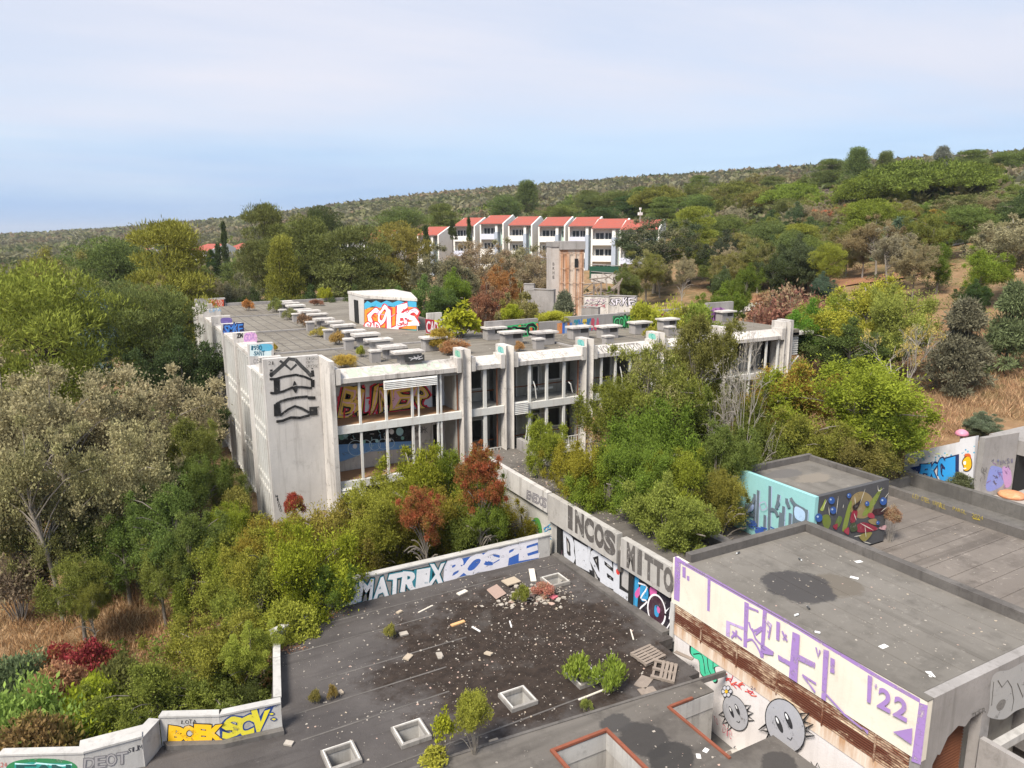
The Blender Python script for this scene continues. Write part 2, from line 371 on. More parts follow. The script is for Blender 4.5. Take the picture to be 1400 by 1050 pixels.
def strip(name, pts, width, mat, dz=.05):
    """a path that follows the land; pts are photo pixels with a distance"""
    P = [np.array(polar(p, d)) for p, d in pts]; P = [np.array(q) for q in smooth_open(P, 6)]; m = MB(); L = []
    for i, p in enumerate(P):
        d = P[min(i + 1, len(P) - 1)] - P[max(i - 1, 0)]; d /= np.linalg.norm(d); nn = np.array([-d[1], d[0]])
        row = []
        for t in np.linspace(-.5, .5, 5): q = p + nn * t * width; row.append((q[0], q[1], terr1(*q) + dz + .12))
        L.append(row)
    for a, b in zip(L, L[1:]):
        for k in range(4): m.poly([a[k], a[k + 1], b[k + 1], b[k]])
    return tag(m.build(name, mat), kind='structure')
soil = concrete('red_soil', (.30, .15, .08), (.20, .10, .055), (.14, .09, .05), .5, .2)
gravel = concrete('pale_gravel', (.40, .36, .33), (.30, .27, .25), (.22, .19, .17), .4, .2)
strip('dirt_path', [(1010, 99), (1090, 101), (1160, 105), (1230, 106), (1290, 112)], 5.0, soil)
strip('gravel_road', [(800, 84), (860, 88), (905, 91), (950, 93), (1010, 94), (1060, 96)], 4.5, gravel)
strip('asphalt_road', [(1270, 128), (1310, 132), (1345, 137), (1400, 150)], 6, flat('asphalt', (.16, .155, .15), (.10, .10, .10)))
# ------------------------------------------------------------------ the abandoned building with fins and balconies
cWhite = concrete('weathered_white_concrete', (.60, .565, .525), (.43, .40, .375), (.13, .115, .10), .65, .8, blotch=.35, peel=(.27, .245, .22))
cLilac = concrete('weathered_grey_render', (.55, .525, .50), (.43, .41, .395), (.21, .19, .175), .45, .75, blotch=.3)
cGrey = concrete('bare_grey_concrete', (.33, .31, .30), (.24, .225, .215), (.12, .11, .10), .5, .5)
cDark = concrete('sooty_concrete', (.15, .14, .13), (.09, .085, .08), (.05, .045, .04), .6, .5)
cRoom = concrete('stained_interior_plaster', (.42, .41, .37), (.30, .29, .26), (.13, .10, .08), .5, .5)
mFrame = concrete('peeling_white_frame', (.66, .65, .62), (.55, .54, .51), (.28, .17, .11), .3, .3)
mRust = concrete('rusty_steel', (.22, .085, .04), (.13, .05, .028), (.06, .03, .02), .5, .4)
mWood = concrete('grey_old_wood', (.30, .25, .21), (.20, .165, .14), (.10, .08, .07), .4, .3)
mDeck = concrete('orange_brown_tile', (.40, .23, .12), (.30, .17, .09), (.16, .10, .07), .4, .1)
def roofmat(name, a, b, c_, flecks=.5, stripe=None, damp=()):
    n = NT(name)
    c = n.mix(n.ramp(n.noise(.16, 6, .62), .36, .64), a, b)
    c = n.mix(n.ramp(n.noise(.8, 7, .7, off=7), .5, .7, 0, .7), c, c_)
    c = n.mix(n.ramp(n.noise(2.4, 8, .75, off=17), .58, .68, 0, flecks), c, tuple(min(1, v * 2.1 + .04) for v in a))
    if stripe:
        st = n.ramp(n.noise(1.0, 3, .6, stretch=stripe), .5, .66, 0, .55); c = n.mix(st, c, c_)
    for (ctr, sc_, r_, col_) in damp:                      # old damp stains with ragged edges
        mp_ = n.n('ShaderNodeMapping'); mp_.vector_type = 'POINT'; mp_.inputs['Location'].default_value = tuple(-q * s_ for q, s_ in zip(ctr, sc_)); mp_.inputs['Scale'].default_value = sc_; n.l(n.pos, mp_.inputs['Vector'])
        ln = n.n('ShaderNodeVectorMath', operation='LENGTH'); n.l(mp_.outputs[0], ln.inputs[0]); ma = n.n('ShaderNodeMath', operation='MULTIPLY_ADD'); n.l(n.noise(1.3, 6, .7, off=50), ma.inputs[0]); ma.inputs[1].default_value = -.9; n.l(ln.outputs['Value'], ma.inputs[2])
        c = n.mix(n.ramp(ma.outputs[0], r_ - .5, r_ - .38, .88, 0), c, col_)
    n.out(c); n.bump(n.noise(9, 6, .75), .03, .5); n.b.inputs['Roughness'].default_value = .95; MATS[name] = n.m; return n.m
mRoof = roofmat('weathered_roof_felt', (.16, .142, .118), (.21, .19, .16), (.09, .077, .062), .4, (.05, 1.1, 1))
HB = empty('abandoned_building', 'long grey concrete building with tall wall fins, balconies and a flat roof', 'building')
YF = 38.2; ZR = 8.2; ZT = 8.95
def part(name, mb, mat, parent=None, smooth=False): return mb.build(name, mat, parent or HB, smooth)
# roof slab, L-shaped, and floors
L_out = [(8.5, 41.0), (10.1, 41.0), (10.1, 39.0), (46.0, 39.0), (46.0, 46.3), (24.2, 46.3), (24.2, 81.6), (8.5, 81.6)]
rf = part('roof', MB().prism(L_out, 7.72, ZR), mRoof)
for z in (4.9, 1.75):
    part('floor_slab', MB().prism([(8.5, 41.0), (10.1, 41.0), (10.1, 40.5), (46, 40.5), (46, 46.1), (24, 46.1), (24, 81.3), (8.5, 81.3)], z, z + .3), cGrey)
part('back_wall', B(24.3, 46.0, 45.9, 46.2, -2.5, 7.7), cGrey); part('back_wall', B(8.6, 24, 81.0, 81.3, -4, 7.7), cGrey)
part('side_wall', B(23.8, 24.1, 46.3, 81, -3, 7.7), cGrey); part('side_wall', B(45.6, 45.9, 40.2, 45.8, -2, 7.7), cGrey)
part('core_wall', B(9.2, 45.5, 43.6, 43.8, -2.5, 7.7), cRoom)
# roof upstands: back edge strips
part('roof_kerb', B(8.6, 24.2, 81.3, 81.7, ZR, ZR + .28), cGrey, rf)
for y in (46.9, 58.0, 69.9): part('roof_joint', B(8.7, 24.0 if y < 50 else 17.2, y - .11, y + .11, ZR, ZR + .09), cGrey, rf)
for i in range(9): part('felt_seam', B(9.1 + i * .82, 9.15 + i * .82, 39.3 if i > 3 else 47.1, 81.2, ZR, ZR + .018), cDark, rf)
for i in range(7): part('felt_seam', B(27.2 + i * 2.4, 27.26 + i * 2.4, 39.2, 46.0, ZR, ZR + .018), cDark, rf)
part('roof_joint', MB().extr([(26.0, ZR), (26.2, ZR), (26.2, ZR + .1), (26.0, ZR + .1)], 'y', 39.1, 45.6), cGrey, rf)
# corner wall and its fin
cw = part('corner_wall', B(6.85, 9.79, 40.4, 40.8, -2.8, 9.0), cLilac)
part('fin', B(9.8, 10.05, YF, 40.8, -2.8, ZT), cWhite)
part('roof_block', B(6.85, 8.0, 41.4, 41.9, 7.7, 8.95), cWhite)
# side fins along the left facade
FY = [46.8, 52.7, 58.5, 64.3, 70.4, 76.0, 81.2]; FINS = []
for i, y in enumerate(FY):
    FINS.append(part('fin', B(7.15 if i < 6 else 7.6, 8.62 if i < 6 else 10.5, y, y + .5, -3.5, ZT + (.0 if i < 6 else .1)), cWhite if i % 2 else cLilac))
prev = 40.8
for i, y in enumerate(FY):
    x = 6.85 if i == 0 else 7.35; y1 = y if i else 44.4
    sc_ = part('glazed_screen', B(x + .1, x + .12, prev, y1, -1.3, 7.95), flat('dusty_glass', (.17, .18, .18), (.30, .30, .29), .35, 1.5))
    for z in (7.9, 5.0, 4.4, 1.9, 1.3, -1.4): part('transom', B(x - .02, x + .16, prev + .02, y1 - .02, z, z + .16), mFrame, sc_)
    k = 6
    for j in range(k + 1):
        yy = prev + .05 + (y1 - prev - .2) * j / k; part('mullion', B(x - .05, x + .09, yy, yy + .1, -1.5, 7.88), mFrame, sc_)
    if i == 0: part('side_wall', B(6.95, 8.4, 44.45, 46.75, -2, 7.7), cLilac)
    else: part('ledge', B(x - .1, 8.5, prev + .03, y1 - .03, 8.08, 8.3), cWhite)
    prev = y + .5
part('inner_wall', B(8.8, 9.0, 41, 81, -3, 7.7), cRoom)
# front pillars with a hollow front
def pillar(x, z0, y0=YF, w_=.52, d_=1.35, top=ZT):
    n = 7; arc = []
    for i in range(n + 1):
        t = i / n; arc.append((x + w_ * t, y0 + .30 * math.sin(math.pi * t) ** .8))
    pl = [(x, y0)] + arc[1:-1] + [(x + w_, y0), (x + w_, y0 + d_), (x + w_ * .55, y0 + d_), (x, y0 + d_)]
    return part('pillar', MB().prism(pl, z0, top), cWhite)
PX = [(17.45, -2.5), (20.27, 2.55), (26.0, -1), (31.7, -1), (37.4, -1), (43.6, -1)]
PIL = [pillar(x, z) for x, z in PX]
part('pillar', B(44.3, 44.75, YF + .3, YF + 1.5, -1, ZT + .05), cWhite)
# bays between the pillars
BAYS = [(10.06, 17.44), (17.98, 20.26), (20.8, 25.99), (26.53, 31.69), (32.23, 37.39), (37.93, 43.59)]
slope = [(YF + .1, 7.70), (YF + .1, 7.95), (YF + .8, 8.36), (YF + 1.0, 8.36), (YF + 1.0, 7.70)]
FAS = []
for (a, b) in BAYS:
    FAS.append(part('roof_fascia', MB().extr(slope, 'x', a + .32, b - .32), cWhite))
    for (p, q) in ((a + .04, a + .31), (b - .31, b - .04)): part('fascia_cheek', B(p, q, YF + .02, YF + 1.05, 7.66, 8.5), cWhite)
    for z in (5.0, 1.86):
        part('balcony_deck', B(a + .01, b - .01, YF + .45, 40.4, z + .12, z + .3), mDeck if a < 12 else cRoom)
        part('balcony_beam', B(a + .01, b - .01, YF + .22, YF + .44, z - .1, z + .33), mFrame)
part('lintel', B(10.06, 17.44, YF + .5, YF + .7, 7.45, 7.69), cGrey)
def bay_posts(xs, z0, z1, yy=YF + .26, w_=.12):
    for x in xs: part('post', B(x, x + w_, yy, yy + .14, z0, z1), mFrame)
for lo, hi in ((5.33, 7.66), (2.19, 4.9)):
    bay_posts([float(onY(p, 540, YF + .3)[0]) for p in (490, 526, 562)], lo, hi)
    bay_posts([float(onY(p, 540, YF + .3)[0]) for p in (597, 601.5)], lo, hi, w_=.1)
    bay_posts([float(onY(p, 540, YF + .3)[0]) for p in (661,)], lo, hi, w_=.2)
    bay_posts([float(onY(p, 540, YF + .3)[0]) for p in (722.5, 746, 769.5)], lo, hi, w_=.16)
    bay_posts([27.3, 28.4, 29.6, 30.4, 31.4], lo, hi); bay_posts([33.2, 34.6, 36.3], lo, hi); bay_posts([38.6, 40.4, 42.0, 43.2], lo, hi)
    bay_posts([float(onY(571.5, 540, YF + .3)[0])], lo, hi, w_=.06)
# thin handrails with rust
for (a, b) in BAYS[1:4]:
    for z in (5.33, 2.2): part('handrail', B(a + .05, b - .05, YF + 1.5, YF + 1.56, z + .72, z + .78), mRust)
# white slatted shutters
def shutter(x0, x1, z0, z1, y, n):
    sh_ = part('shutter', B(x0, x1, y + .05, y + .07, z0, z1), mFrame)
    for i in range(n):
        z = z0 + (z1 - z0) * (i + .5) / n; h = (z1 - z0) / n
        part('slat', MB().extr([(y - .02, z - h * .42), (y + .045, z - h * .1), (y + .045, z + h * .42)], 'x', x0 + .01, x1 - .01), mFrame, sh_)
    return sh_
xx = lambda p: float(onY(p, 540, YF + .1)[0])
shutter(xx(525), xx(598), 7.12, 7.62, YF + .06, 5)
shutter(xx(703), xx(722), 4.72, 5.5, YF + .06, 7)
shutter(xx(459), xx(494), 1.0, 1.9, YF + .06, 6)
# balcony back walls with openings
YW = 40.42
def wall_open(x0, x1, z0, z1, openings, mat, y=YW, th=.18):
    """wall with rectangular openings (xa, xb, za, zb): piers, lintels and sills around them"""
    xs = sorted(openings); cur = x0; o_ = MB()
    for (a, b, c, d) in xs:
        if a > cur: o_.box(cur, a, y, y + th, z0, z1)
        if c > z0 + .01: o_.box(a, b, y, y + th, z0, c)
        if d < z1 - .01: o_.box(a, b, y, y + th, d, z1)
        cur = b
    if cur < x1: o_.box(cur, x1, y, y + th, z0, z1)
    wl = part('balcony_wall', o_, mat)
    for (a, b, c, d) in xs:
        fr = MB(); t = .07
        fr.box(a, a + t, y - .03, y + .1, c, d); fr.box(b - t, b, y - .03, y + .1, c, d); fr.box(a + t, b - t, y - .03, y + .1, d - t, d)
        if c > z0 + .2: fr.box(a + t, b - t, y - .05, y + .1, c, c + t)
        part('window_frame' if c > z0 + .2 else 'door_frame', fr, mFrame, wl)
    return wl
cArt = concrete('painted_balcony_wall', (.66, .69, .72), (.58, .61, .64), (.42, .42, .43), .3, .2)
door_x = xx(585.5); door_x1 = xx(598.5)
dxa, dxb = float(onY(589, 540, YW)[0]), float(onY(604, 540, YW)[0])
for k, (z0, z1) in enumerate(((5.31, 7.7), (2.17, 4.9))):
    WA = wall_open(9.95, 17.4, z0, z1, [(dxa, dxb, z0, z0 + 2.1)], cArt if k == 0 else cWhite)
    if k == 0: WA0 = WA
    else: WA1 = WA
    part('partition', B(17.2, 17.44, YF + .6, 40.4, z0 + .01, z1 - .01), cRoom)
    wall_open(17.98, 20.26, z0, z1, [(18.55, 19.75, z0 + .75 if k == 0 else z0 + .55, z0 + 2.0)], cRoom)
    wall_open(20.8, 26.0, z0, z1, [(21.3, 22.2, z0, z0 + 2.15), (22.9, 24.0, z0 + .35, z0 + 2.15), (24.3, 25.5, z0 + .8, z0 + 2.1)], cRoom)
    wall_open(26.5, 31.7, z0, z1, [(27.0, 28.2, z0, z0 + 2.2), (28.7, 29.5, z0 + .3, z0 + 2.2), (29.9, 31.0, z0, z0 + 2.2)], cRoom)
    wall_open(32.2, 37.4, z0, z1, [(32.8, 33.8, z0, z0 + 2.1), (34.6, 36.2, z0 + .8, z0 + 2.1)], cRoom)
    wall_open(37.9, 43.6, z0, z1, [(38.5, 39.4, z0, z0 + 2.1), (40.3, 41.9, z0 + .8, z0 + 2.1)], cRoom)
    for x in (20.55, 26.25, 31.95, 37.65): part('partition', B(x - .06, x + .06, YF + 1.4, 40.4, z0 + .01, z1 - .01), cRoom)
    # broken white sash hanging in the third bay
    fr = MB()
    for a, b, c, d in ((23.0, 23.08, .3, 2.0), (23.5, 23.58, .3, 2.0), (24.1, 24.18, .5, 2.0), (22.7, 24.6, .35, .5), (22.9, 24.3, 1.9, 2.0)): fr.box(a, b, YF + 1.75, YF + 1.82, z0 + c, z0 + d)
    part('broken_sash', fr, mFrame)
part('basement_wall', B(10.1, 17.2, 40.4, 40.6, -2.6, 1.7), cDark); part('basement_wall', B(20.8, 43.6, 40.4, 40.6, -2.6, 1.7), cDark)
for (a, z0, z1, dx) in ((18.9, 3.0, 4.6, .25), (22.35, 5.5, 6.6, .2), (21.9, 2.6, 3.9, -.2), (24.9, 5.6, 6.3, .3), (28.9, 5.4, 6.9, .2)):   # loose hanging cable trunking
    part('loose_trunking', MB().tube([(a, YF + .4, z1), (a + dx * .4, YF + .3, (z0 + z1) / 2 + .2), (a + dx, YF + .35, z0)], .035, 6), mFrame)
for x in (17.3, 19.9, 20.9, 25.7, 26.7, 31.4): part('rust_stripe', B(x, x + .07, YF + .55, YF + .6, 2.2, 7.6), mRust)
# railing bars low in bays B and C
for (a, b) in ((18.1, 20.1), (24.0, 25.8)):
    rl = part('railing', B(a, b, YF + .3, YF + .33, 2.75, 2.79), mFrame)
    for i in range(9):
        x = a + (b - a) * (i + .5) / 9; part('bar', B(x, x + .03, YF + .3, YF + .33, 2.2, 2.74), mFrame, rl)
# spiral white escape stair strips at the far corner
shutter(44.9, 46.2, 6.2, 7.6, YF + 1.0, 8)
part('brace', MB().tube([(44.9, YF + .9, 5.0), (46.2, YF + .9, 6.1)], .06), mFrame)
part('eave', B(44.8, 47.6, YF + .8, YF + 3, 7.75, 7.95), cWhite)
# ---------------- roof vents
def vent(c, w_, d_, h, slab, mat_b=cGrey):
    x, y = c; v_ = part('roof_vent', B(x - w_ * .30, x + w_ * .42, y - d_ * .32, y + d_ * .36, ZR + .02, ZR + h), mat_b, rf)
    part('vent_slab', B(x - w_ / 2, x + w_ / 2, y - d_ / 2, y + d_ / 2, ZR + h, ZR + h + slab), cWhite, rf)
    return v_
VP = [(557, 479), (535.7, 470.4), (516.9, 462.7), (499.7, 455.9), (483.4, 449), (468.9, 443.9), (457.7, 438.7), (442.3, 433.6), (433.7, 428.4), (422.6, 424.5), (413.1, 420.7), (403.7, 416.9), (396, 413.5), (388.3, 410.4)]
VW = []
for i, p in enumerate(VP):
    q = onZ(p[0], p[1], ZR + .85); wv = 1.75 if i not in (6,) else 1.3
    hv = .72 - .1 * ((i * 7) % 3 == 1); vent((q[0], q[1]), wv * (1 - .06 * ((i * 5) % 3)), .95 + .1 * ((i * 3) % 2), hv, .12 + .03 * (i % 2), cWhite if i % 3 == 2 else cGrey); VW.append(q)
    part('vent_panel', B(q[0] - wv * .18, q[0] + wv * .48, q[1] - .44, q[1] - .40, ZR + .25, ZR + .61), flat('vent_panel', (.05, .05, .05) if i == 0 else (.32, .30, .28)) if i == 0 else cGrey, rf)
for p in ((513, 489), (477, 471.5), (449, 458), (424.5, 446), (405, 434), (387, 428)):
    q = onZ(p[0], p[1] + 6, ZR); part('chimney', B(q[0] - .27, q[0] + .27, q[1] - .25, q[1] + .25, ZR, ZR + .62), cGrey, rf); part('chimney_cap', B(q[0] - .33, q[0] + .33, q[1] - .3, q[1] + .3, ZR + .62, ZR + .72), cWhite, rf)
for p, wv in (((679, 463), 1.6), ((704, 470), 1.7), ((748, 470), 1.7), ((796, 462), 1.7), ((836, 461), 1.7), ((879, 455), 1.6), ((917, 450), 1.6), ((960, 444), 1.6), ((996, 438), 1.6), ((596, 478), 1.6)):
    q = onZ(p[0], p[1] + 2, ZR); x, y = q[0], q[1] + .4
    vb = part('roof_vent', B(x - wv * .42, x + wv * .36, y - .35, y + .4, ZR + .02, ZR + .78), cGrey, rf)
    part('vent_slab', B(x - wv / 2, x + wv / 2, y - .5, y + .5, ZR + .78, ZR + .9), cWhite, rf)
    part('vent_opening', B(x - .1, x + wv * .30, y - .356, y - .351, ZR + .45, ZR + .74), flat('vent_hole', (.06, .055, .05)), rf)
for p in ((736, 476), (831, 472), (915, 458)):
    q = onZ(p[0], p[1] + 1, ZR); part('chimney', B(q[0] - .3, q[0] + .3, q[1] - .25, q[1] + .25, ZR, ZR + .6), cGrey, rf); part('chimney_cap', B(q[0] - .36, q[0] + .36, q[1] - .3, q[1] + .3, ZR + .6, ZR + .7), cWhite, rf)
# ---------------- stair house on the roof
SA, SB_ = (17.9, 57.4), (20.45, 52.9); SC = (22.1, 58.5); SD = (22.1, 62.6); SE_ = (18.0, 62.6)
sh_pts = [SA, SB_, SC, SD, SE_]
sh = part('stair_house', MB().prism(sh_pts, ZR, 10.45), cLilac)
def grow(pts, k):
    c = np.mean(np.array(pts), 0); return [tuple(c + (np.array(p) - c) * k) for p in pts]
part('stair_house_roof', MB().prism(grow(sh_pts, 1.015), 10.45, 10.66), cWhite, sh)
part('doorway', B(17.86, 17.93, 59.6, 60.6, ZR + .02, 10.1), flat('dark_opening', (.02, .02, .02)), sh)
cadw = part('parapet_wall', B(20.35, 21.5, 50.6, 50.85, ZR, 9.75), cWhite)
part('parapet_wall', B(21.55, 22.6, 50.65, 50.85, ZR, 9.3), cWhite)
# parapet along the back of the front wing
BP = []
for (a, b, h) in ((22.8, 27.0, 9.45), (27.05, 29.3, 9.15), (29.35, 34.2, 9.4), (34.25, 40.9, 9.45), (40.95, 42.6, 9.2), (43.1, 46.0, 9.75)):
    BP.append(part('parapet_wall', B(a, b, 45.95, 46.25, ZR, h), cGrey))
# ------------------------------------------------------------------ terrace houses, tower, yard walls
mHWall = flat('white_house_render', (.74, .72, .68), (.64, .62, .59), .9, 1.2); mHGrey = flat('blue_grey_render', (.36, .40, .47), (.32, .36, .42), .9, 1.5); mHLil = flat('pale_lilac_render', (.55, .57, .68), (.50, .52, .62), .9, 1.5)
mPane = flat('dark_window_pane', (.035, .04, .045), (.08, .09, .10), .2, 3, .5); mMint = flat('mint_render', (.45, .60, .52), (.40, .55, .47))
n = NT('red_roof_tiles')
wv_ = n.n('ShaderNodeTexWave'); wv_.inputs['Scale'].default_value = 2.2; wv_.inputs['Distortion'].default_value = .6; n.l(n.pos, wv_.inputs['Vector'])
n.out(n.mix(n.ramp(n.noise(.8, 5, .7), .4, .7), n.mix(wv_.outputs['Fac'], (.40, .10, .07), (.33, .08, .058)), (.29, .10, .078))); n.bump(wv_.outputs['Fac'], .05, .6); mTile = n.m
def house(px_, py_, d, wm, label, az=47, H=9.3, depth=9, tint=0, low=3):
    """front-left eave corner at the photo pixel; facade runs to the camera's right, house recedes along az"""
    o_ = at(px_, py_, d); u_ = np.array([math.sin(R(az + 90)), math.cos(R(az + 90)), 0]); v_ = np.array([math.sin(R(az)), math.cos(R(az)), 0])
    zb = o_[2] - H; e = empty('terrace_house', label, 'house', 'terrace houses', (o_[0], o_[1], zb))
    def P3(a, b, z): q = u_ * a + v_ * b; return (q[0], q[1], z)
    def bx(nm, a0, a1, b0, b1, z0, z1, mat, par=e):
        m = MB(); k = [P3(a, b, z) for z in (z0, z1) for a, b in ((a0, b0), (a1, b0), (a1, b1), (a0, b1))]; m.v = k
        m.f = [(0, 3, 2, 1), (4, 5, 6, 7), (0, 1, 5, 4), (1, 2, 6, 5), (2, 3, 7, 6), (3, 0, 4, 7)]; m.mi = [0] * 6; return m.build(nm, mat, par)
    def prof(nm, a0, a1, pf, mat, par=e):
        m = MB(); n_ = len(pf); m.v = [P3(a0, b, z) for b, z in pf] + [P3(a1, b, z) for b, z in pf]
        m.f = [tuple(range(n_)), tuple(reversed(range(n_, 2 * n_)))] + [(i, n_ + i, n_ + (i + 1) % n_, (i + 1) % n_) for i in range(n_)]; m.mi = [0] * len(m.f); return m.build(nm, mat, par)
    rise = 1.7
    prof('wall', 0, wm, [(1.2, -2), (1.2, H - .1), (depth * .7, H + rise - .15), (depth, H + .6), (depth, -2)], mHWall)
    prof('side_wall', wm + .005, wm + .3, [(-.1, -2), (-.1, H + .1), (depth * .7, H + rise + .22), (depth + .1, H + .7), (depth + .1, -2)], mHWall)
    prof('side_wall', -.3, -.005, [(.3, -2), (.3, H - .05), (depth * .7, H + rise + .1), (depth + .1, H + .7), (depth + .1, -2)], mHWall)
    prof('roof', -.1, wm - .01, [(-.25, H - .05), (depth * .7, H + rise), (depth * .7, H + rise + .16), (-.25, H + .13)], mTile)
    bx('gutter', -.1, wm, -.38, -.26, H - .1, H + .02, flat('dark_gutter', (.12, .11, .11)))
    fx = wm * .66
    bx('fin', fx, fx + wm * .14, -.35, 1.19, -1, H - 1.6, mHGrey); bx('upper_fin', fx + .05, fx + wm * .12, -.1, 1.19, H - 1.59, H - .15, mHWall)
    bx('stair_strip', wm * .86, wm - .02, .9, 1.19, 0, H - .2, mMint if tint else mHWall)
    for s_ in range(low):
        z1 = H - s_ * 3.0
        bx('balcony_slab', .02, fx - .02, -.25, 1.19, z1 - 3.0, z1 - 2.8, mHWall); bx('balcony_parapet', .02, fx - .02, -.35, -.22, z1 - 3.05, z1 - 1.95, mHLil if (tint + s_) % 3 == 1 else mHWall)
        for a0, a1 in ((wm * .08, wm * .34), (wm * .40, wm * .60)):
            f_ = bx('window', a0, a1, 1.12, 1.195, z1 - 2.75, z1 - .75, mPane); bx('frame', (a0 + a1) / 2 - .04, (a0 + a1) / 2 + .04, 1.08, 1.115, z1 - 2.75, z1 - .75, mHWall, f_); bx('frame', a0, a1, 1.08, 1.115, z1 - .82, z1 - .72, mHWall, f_)
        bx('window', wm * .89, wm * .95, .86, .895, z1 - 2.1, z1 - 1.0, mPane)
    return e
for i, (a, b, d, w_, lb) in enumerate(((620.6, 309.6, 158, 4.4, 'terrace house with red roof at the left end, behind the cypresses'), (657, 306.4, 155, 4.7, 'second red-roofed terrace house from the left end'), (695.9, 308.4, 152, 4.6, 'third red-roofed terrace house, with lilac balcony'),
        (737.2, 309.3, 149, 5.0, 'red-roofed terrace house left of the rusty tower'), (778.5, 309.6, 146, 4.8, 'red-roofed terrace house behind the rusty tower'), (810, 312.5, 142, 5.6, 'fully visible red-roofed terrace house right of the rusty tower'), (849, 314.4, 138, 6.6, 'last terrace house on the right, half behind a dark tree'))):
    house(a, b, d, w_, lb, tint=i)
house(571, 322.0, 162, 4.6, 'red-roofed house behind the stout cypress', tint=1); house(497, 327, 166, 5.2, 'white-gabled house left of the golden-green pine', tint=0); house(460, 327.5, 175, 4.0, 'house with only its red roof showing behind the pines', tint=2)
house(259, 343, 230, 8.0, 'small white house with red roof in the left woods', az=58, H=6, tint=0, low=2); house(309, 341, 250, 6.0, 'pale house right of the left cypress', az=58, H=6, low=2, tint=1); house(166, 348, 260, 6.5, 'white house top behind the tall stacked pine', az=58, H=6, low=2)
# aerial on the last roof
AE = empty('roof_aerial', 'white roof aerial with dish on the last red roof', 'aerial'); p_ = at(875, 303, 141)
fix(MB().tube([p_, p_ + np.array([0, 0, 2.2])], .07).build('pole', mHWall), AE); fix(MB().obox(tuple(p_ + np.array([0, 0, 1.4])), .9, .3, .5).build('dish', mHWall), AE); fix(MB().obox(tuple(p_ + np.array([0, 0, 2.3])), .35, .2, .4).build('antenna_head', mHWall), AE)
# rusty concrete tower
n = NT('rust_streaked_concrete')
st = n.ramp(n.noise(1.0, 5, .6, stretch=(1.7, 1.7, .06)), .42, .56); c = n.mix(st, (.56, .47, .39), (.46, .24, .13)); c = n.mix(n.ramp(n.noise(1.2, 7, .7, off=5), .5, .68, 0, .6), c, (.22, .10, .06)); n.out(c); n.bump(n.noise(8, 5, .7), .03, .4); mTow = n.m
TW = empty('rusty_tower', 'tall rust-streaked concrete tower behind the roof', 'tower')
p_ = at(766, 330, 84); tx, ty, tz = p_; u_ = np.array([math.cos(R(20)), -math.sin(R(20))]); v_ = np.array([math.sin(R(20)), math.cos(R(20))])
def tw(nm, a0, a1, b0, b1, z0, z1, mat):
    q = [(tx + u_[0] * a + v_[0] * b, ty + u_[1] * a + v_[1] * b) for a, b in ((a0, b0), (a1, b0), (a1, b1), (a0, b1))]; return MB().prism(q, z0, z1).build(nm, mat, TW)
tw('shaft', 0, 2.72, 0, 3, -1, tz - .9, mTow); tw('shaft', -.95, -.01, .3, 3, -1, tz - .6, concrete('pale_tower_side', (.50, .46, .43), (.40, .36, .33), (.25, .2, .17), .4, .6))
for i in range(4): tw('pilaster', -.02 + i * .74, .30 + i * .74, -.14, -.001, -1, tz - 1.3, mTow)
for zz in (tz - 1.3, tz - 3.0, tz - 4.6, tz - 6.2): tw('band', -.04, 2.76, -.17, -.145, zz, zz + .08, mTow)
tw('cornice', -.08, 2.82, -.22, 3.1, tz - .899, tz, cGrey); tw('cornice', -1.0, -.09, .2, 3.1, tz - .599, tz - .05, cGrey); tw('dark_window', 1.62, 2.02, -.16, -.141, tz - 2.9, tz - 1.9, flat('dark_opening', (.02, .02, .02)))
TWG = Spray('y', 0, plane=((tx - .95 * u_[0] + .3 * v_[0], ty - .95 * u_[1] + .3 * v_[1], 0), (u_[0], u_[1], 0)))
for k_, yy in enumerate((359, 365, 371, 377)): TWG.text('BRHE'[k_], (755.5, yy + 4), (758, yy + 4), (755.5, yy), '4a4542', off=.02)
TWG.build(TW, 'lettering')
# grey yard walls and painted wall pieces
def yard(px0, px1, top, bot, d0, d1, mat, label, top1=None, th=.35):
    a = at(px0, top, d0); b = at(px1, top1 or top, d1); zb = min(at(px0, bot, d0)[2], at(px1, bot, d1)[2]); dd = (b - a)[:2]; L = np.linalg.norm(dd); dd /= L; nn = np.array([-dd[1], dd[0]])
    e = empty('yard_wall', label, 'wall')
    MB().prism([tuple(a[:2]), tuple(b[:2]), tuple(b[:2] + nn * th), tuple(a[:2] + nn * th)], zb - .8, [a[2], b[2], b[2], a[2]]).build('wall', mat, e)
    MB().prism([tuple(a[:2] - nn * .05), tuple(b[:2] - nn * .05), tuple(b[:2] + nn * (th + .05)), tuple(a[:2] + nn * (th + .05))], max(a[2], b[2]) + .002, max(a[2], b[2]) + .09).build('coping', cGrey, e)
    return e, (a, np.array([dd[0], dd[1], 0]))
yw1 = yard(718, 757, 397, 440, 76, 74, cGrey, 'tall grey concrete wall left of the rusty tower'); yard(795, 818, 421, 445, 72, 71, cGrey, 'grey concrete wall stub right of the rusty tower')
yw2 = yard(798, 833, 406, 424, 78, 77, cPar if False else cWhite, 'pale yard wall with grey scribbles behind the roof'); yw3 = yard(832, 870, 406, 419, 76, 75, cWhite, 'white yard wall with black and white lettering')
yard(716, 730, 389, 397, 77, 76.6, cGrey, 'square concrete block on the grey wall')
gf = yard(806, 846, 364, 374, 118, 112, flat('green_fence_net', (.02, .075, .045), (.015, .06, .035)), 'dark green fence below the terrace houses'); yard(808, 846, 374.5, 378, 117.5, 111.5, cWhite, 'low pale wall under the green fence')
g = Spray('y', 0, plane=((yw3[1][0][0], yw3[1][0][1], 0), tuple(yw3[1][1])))
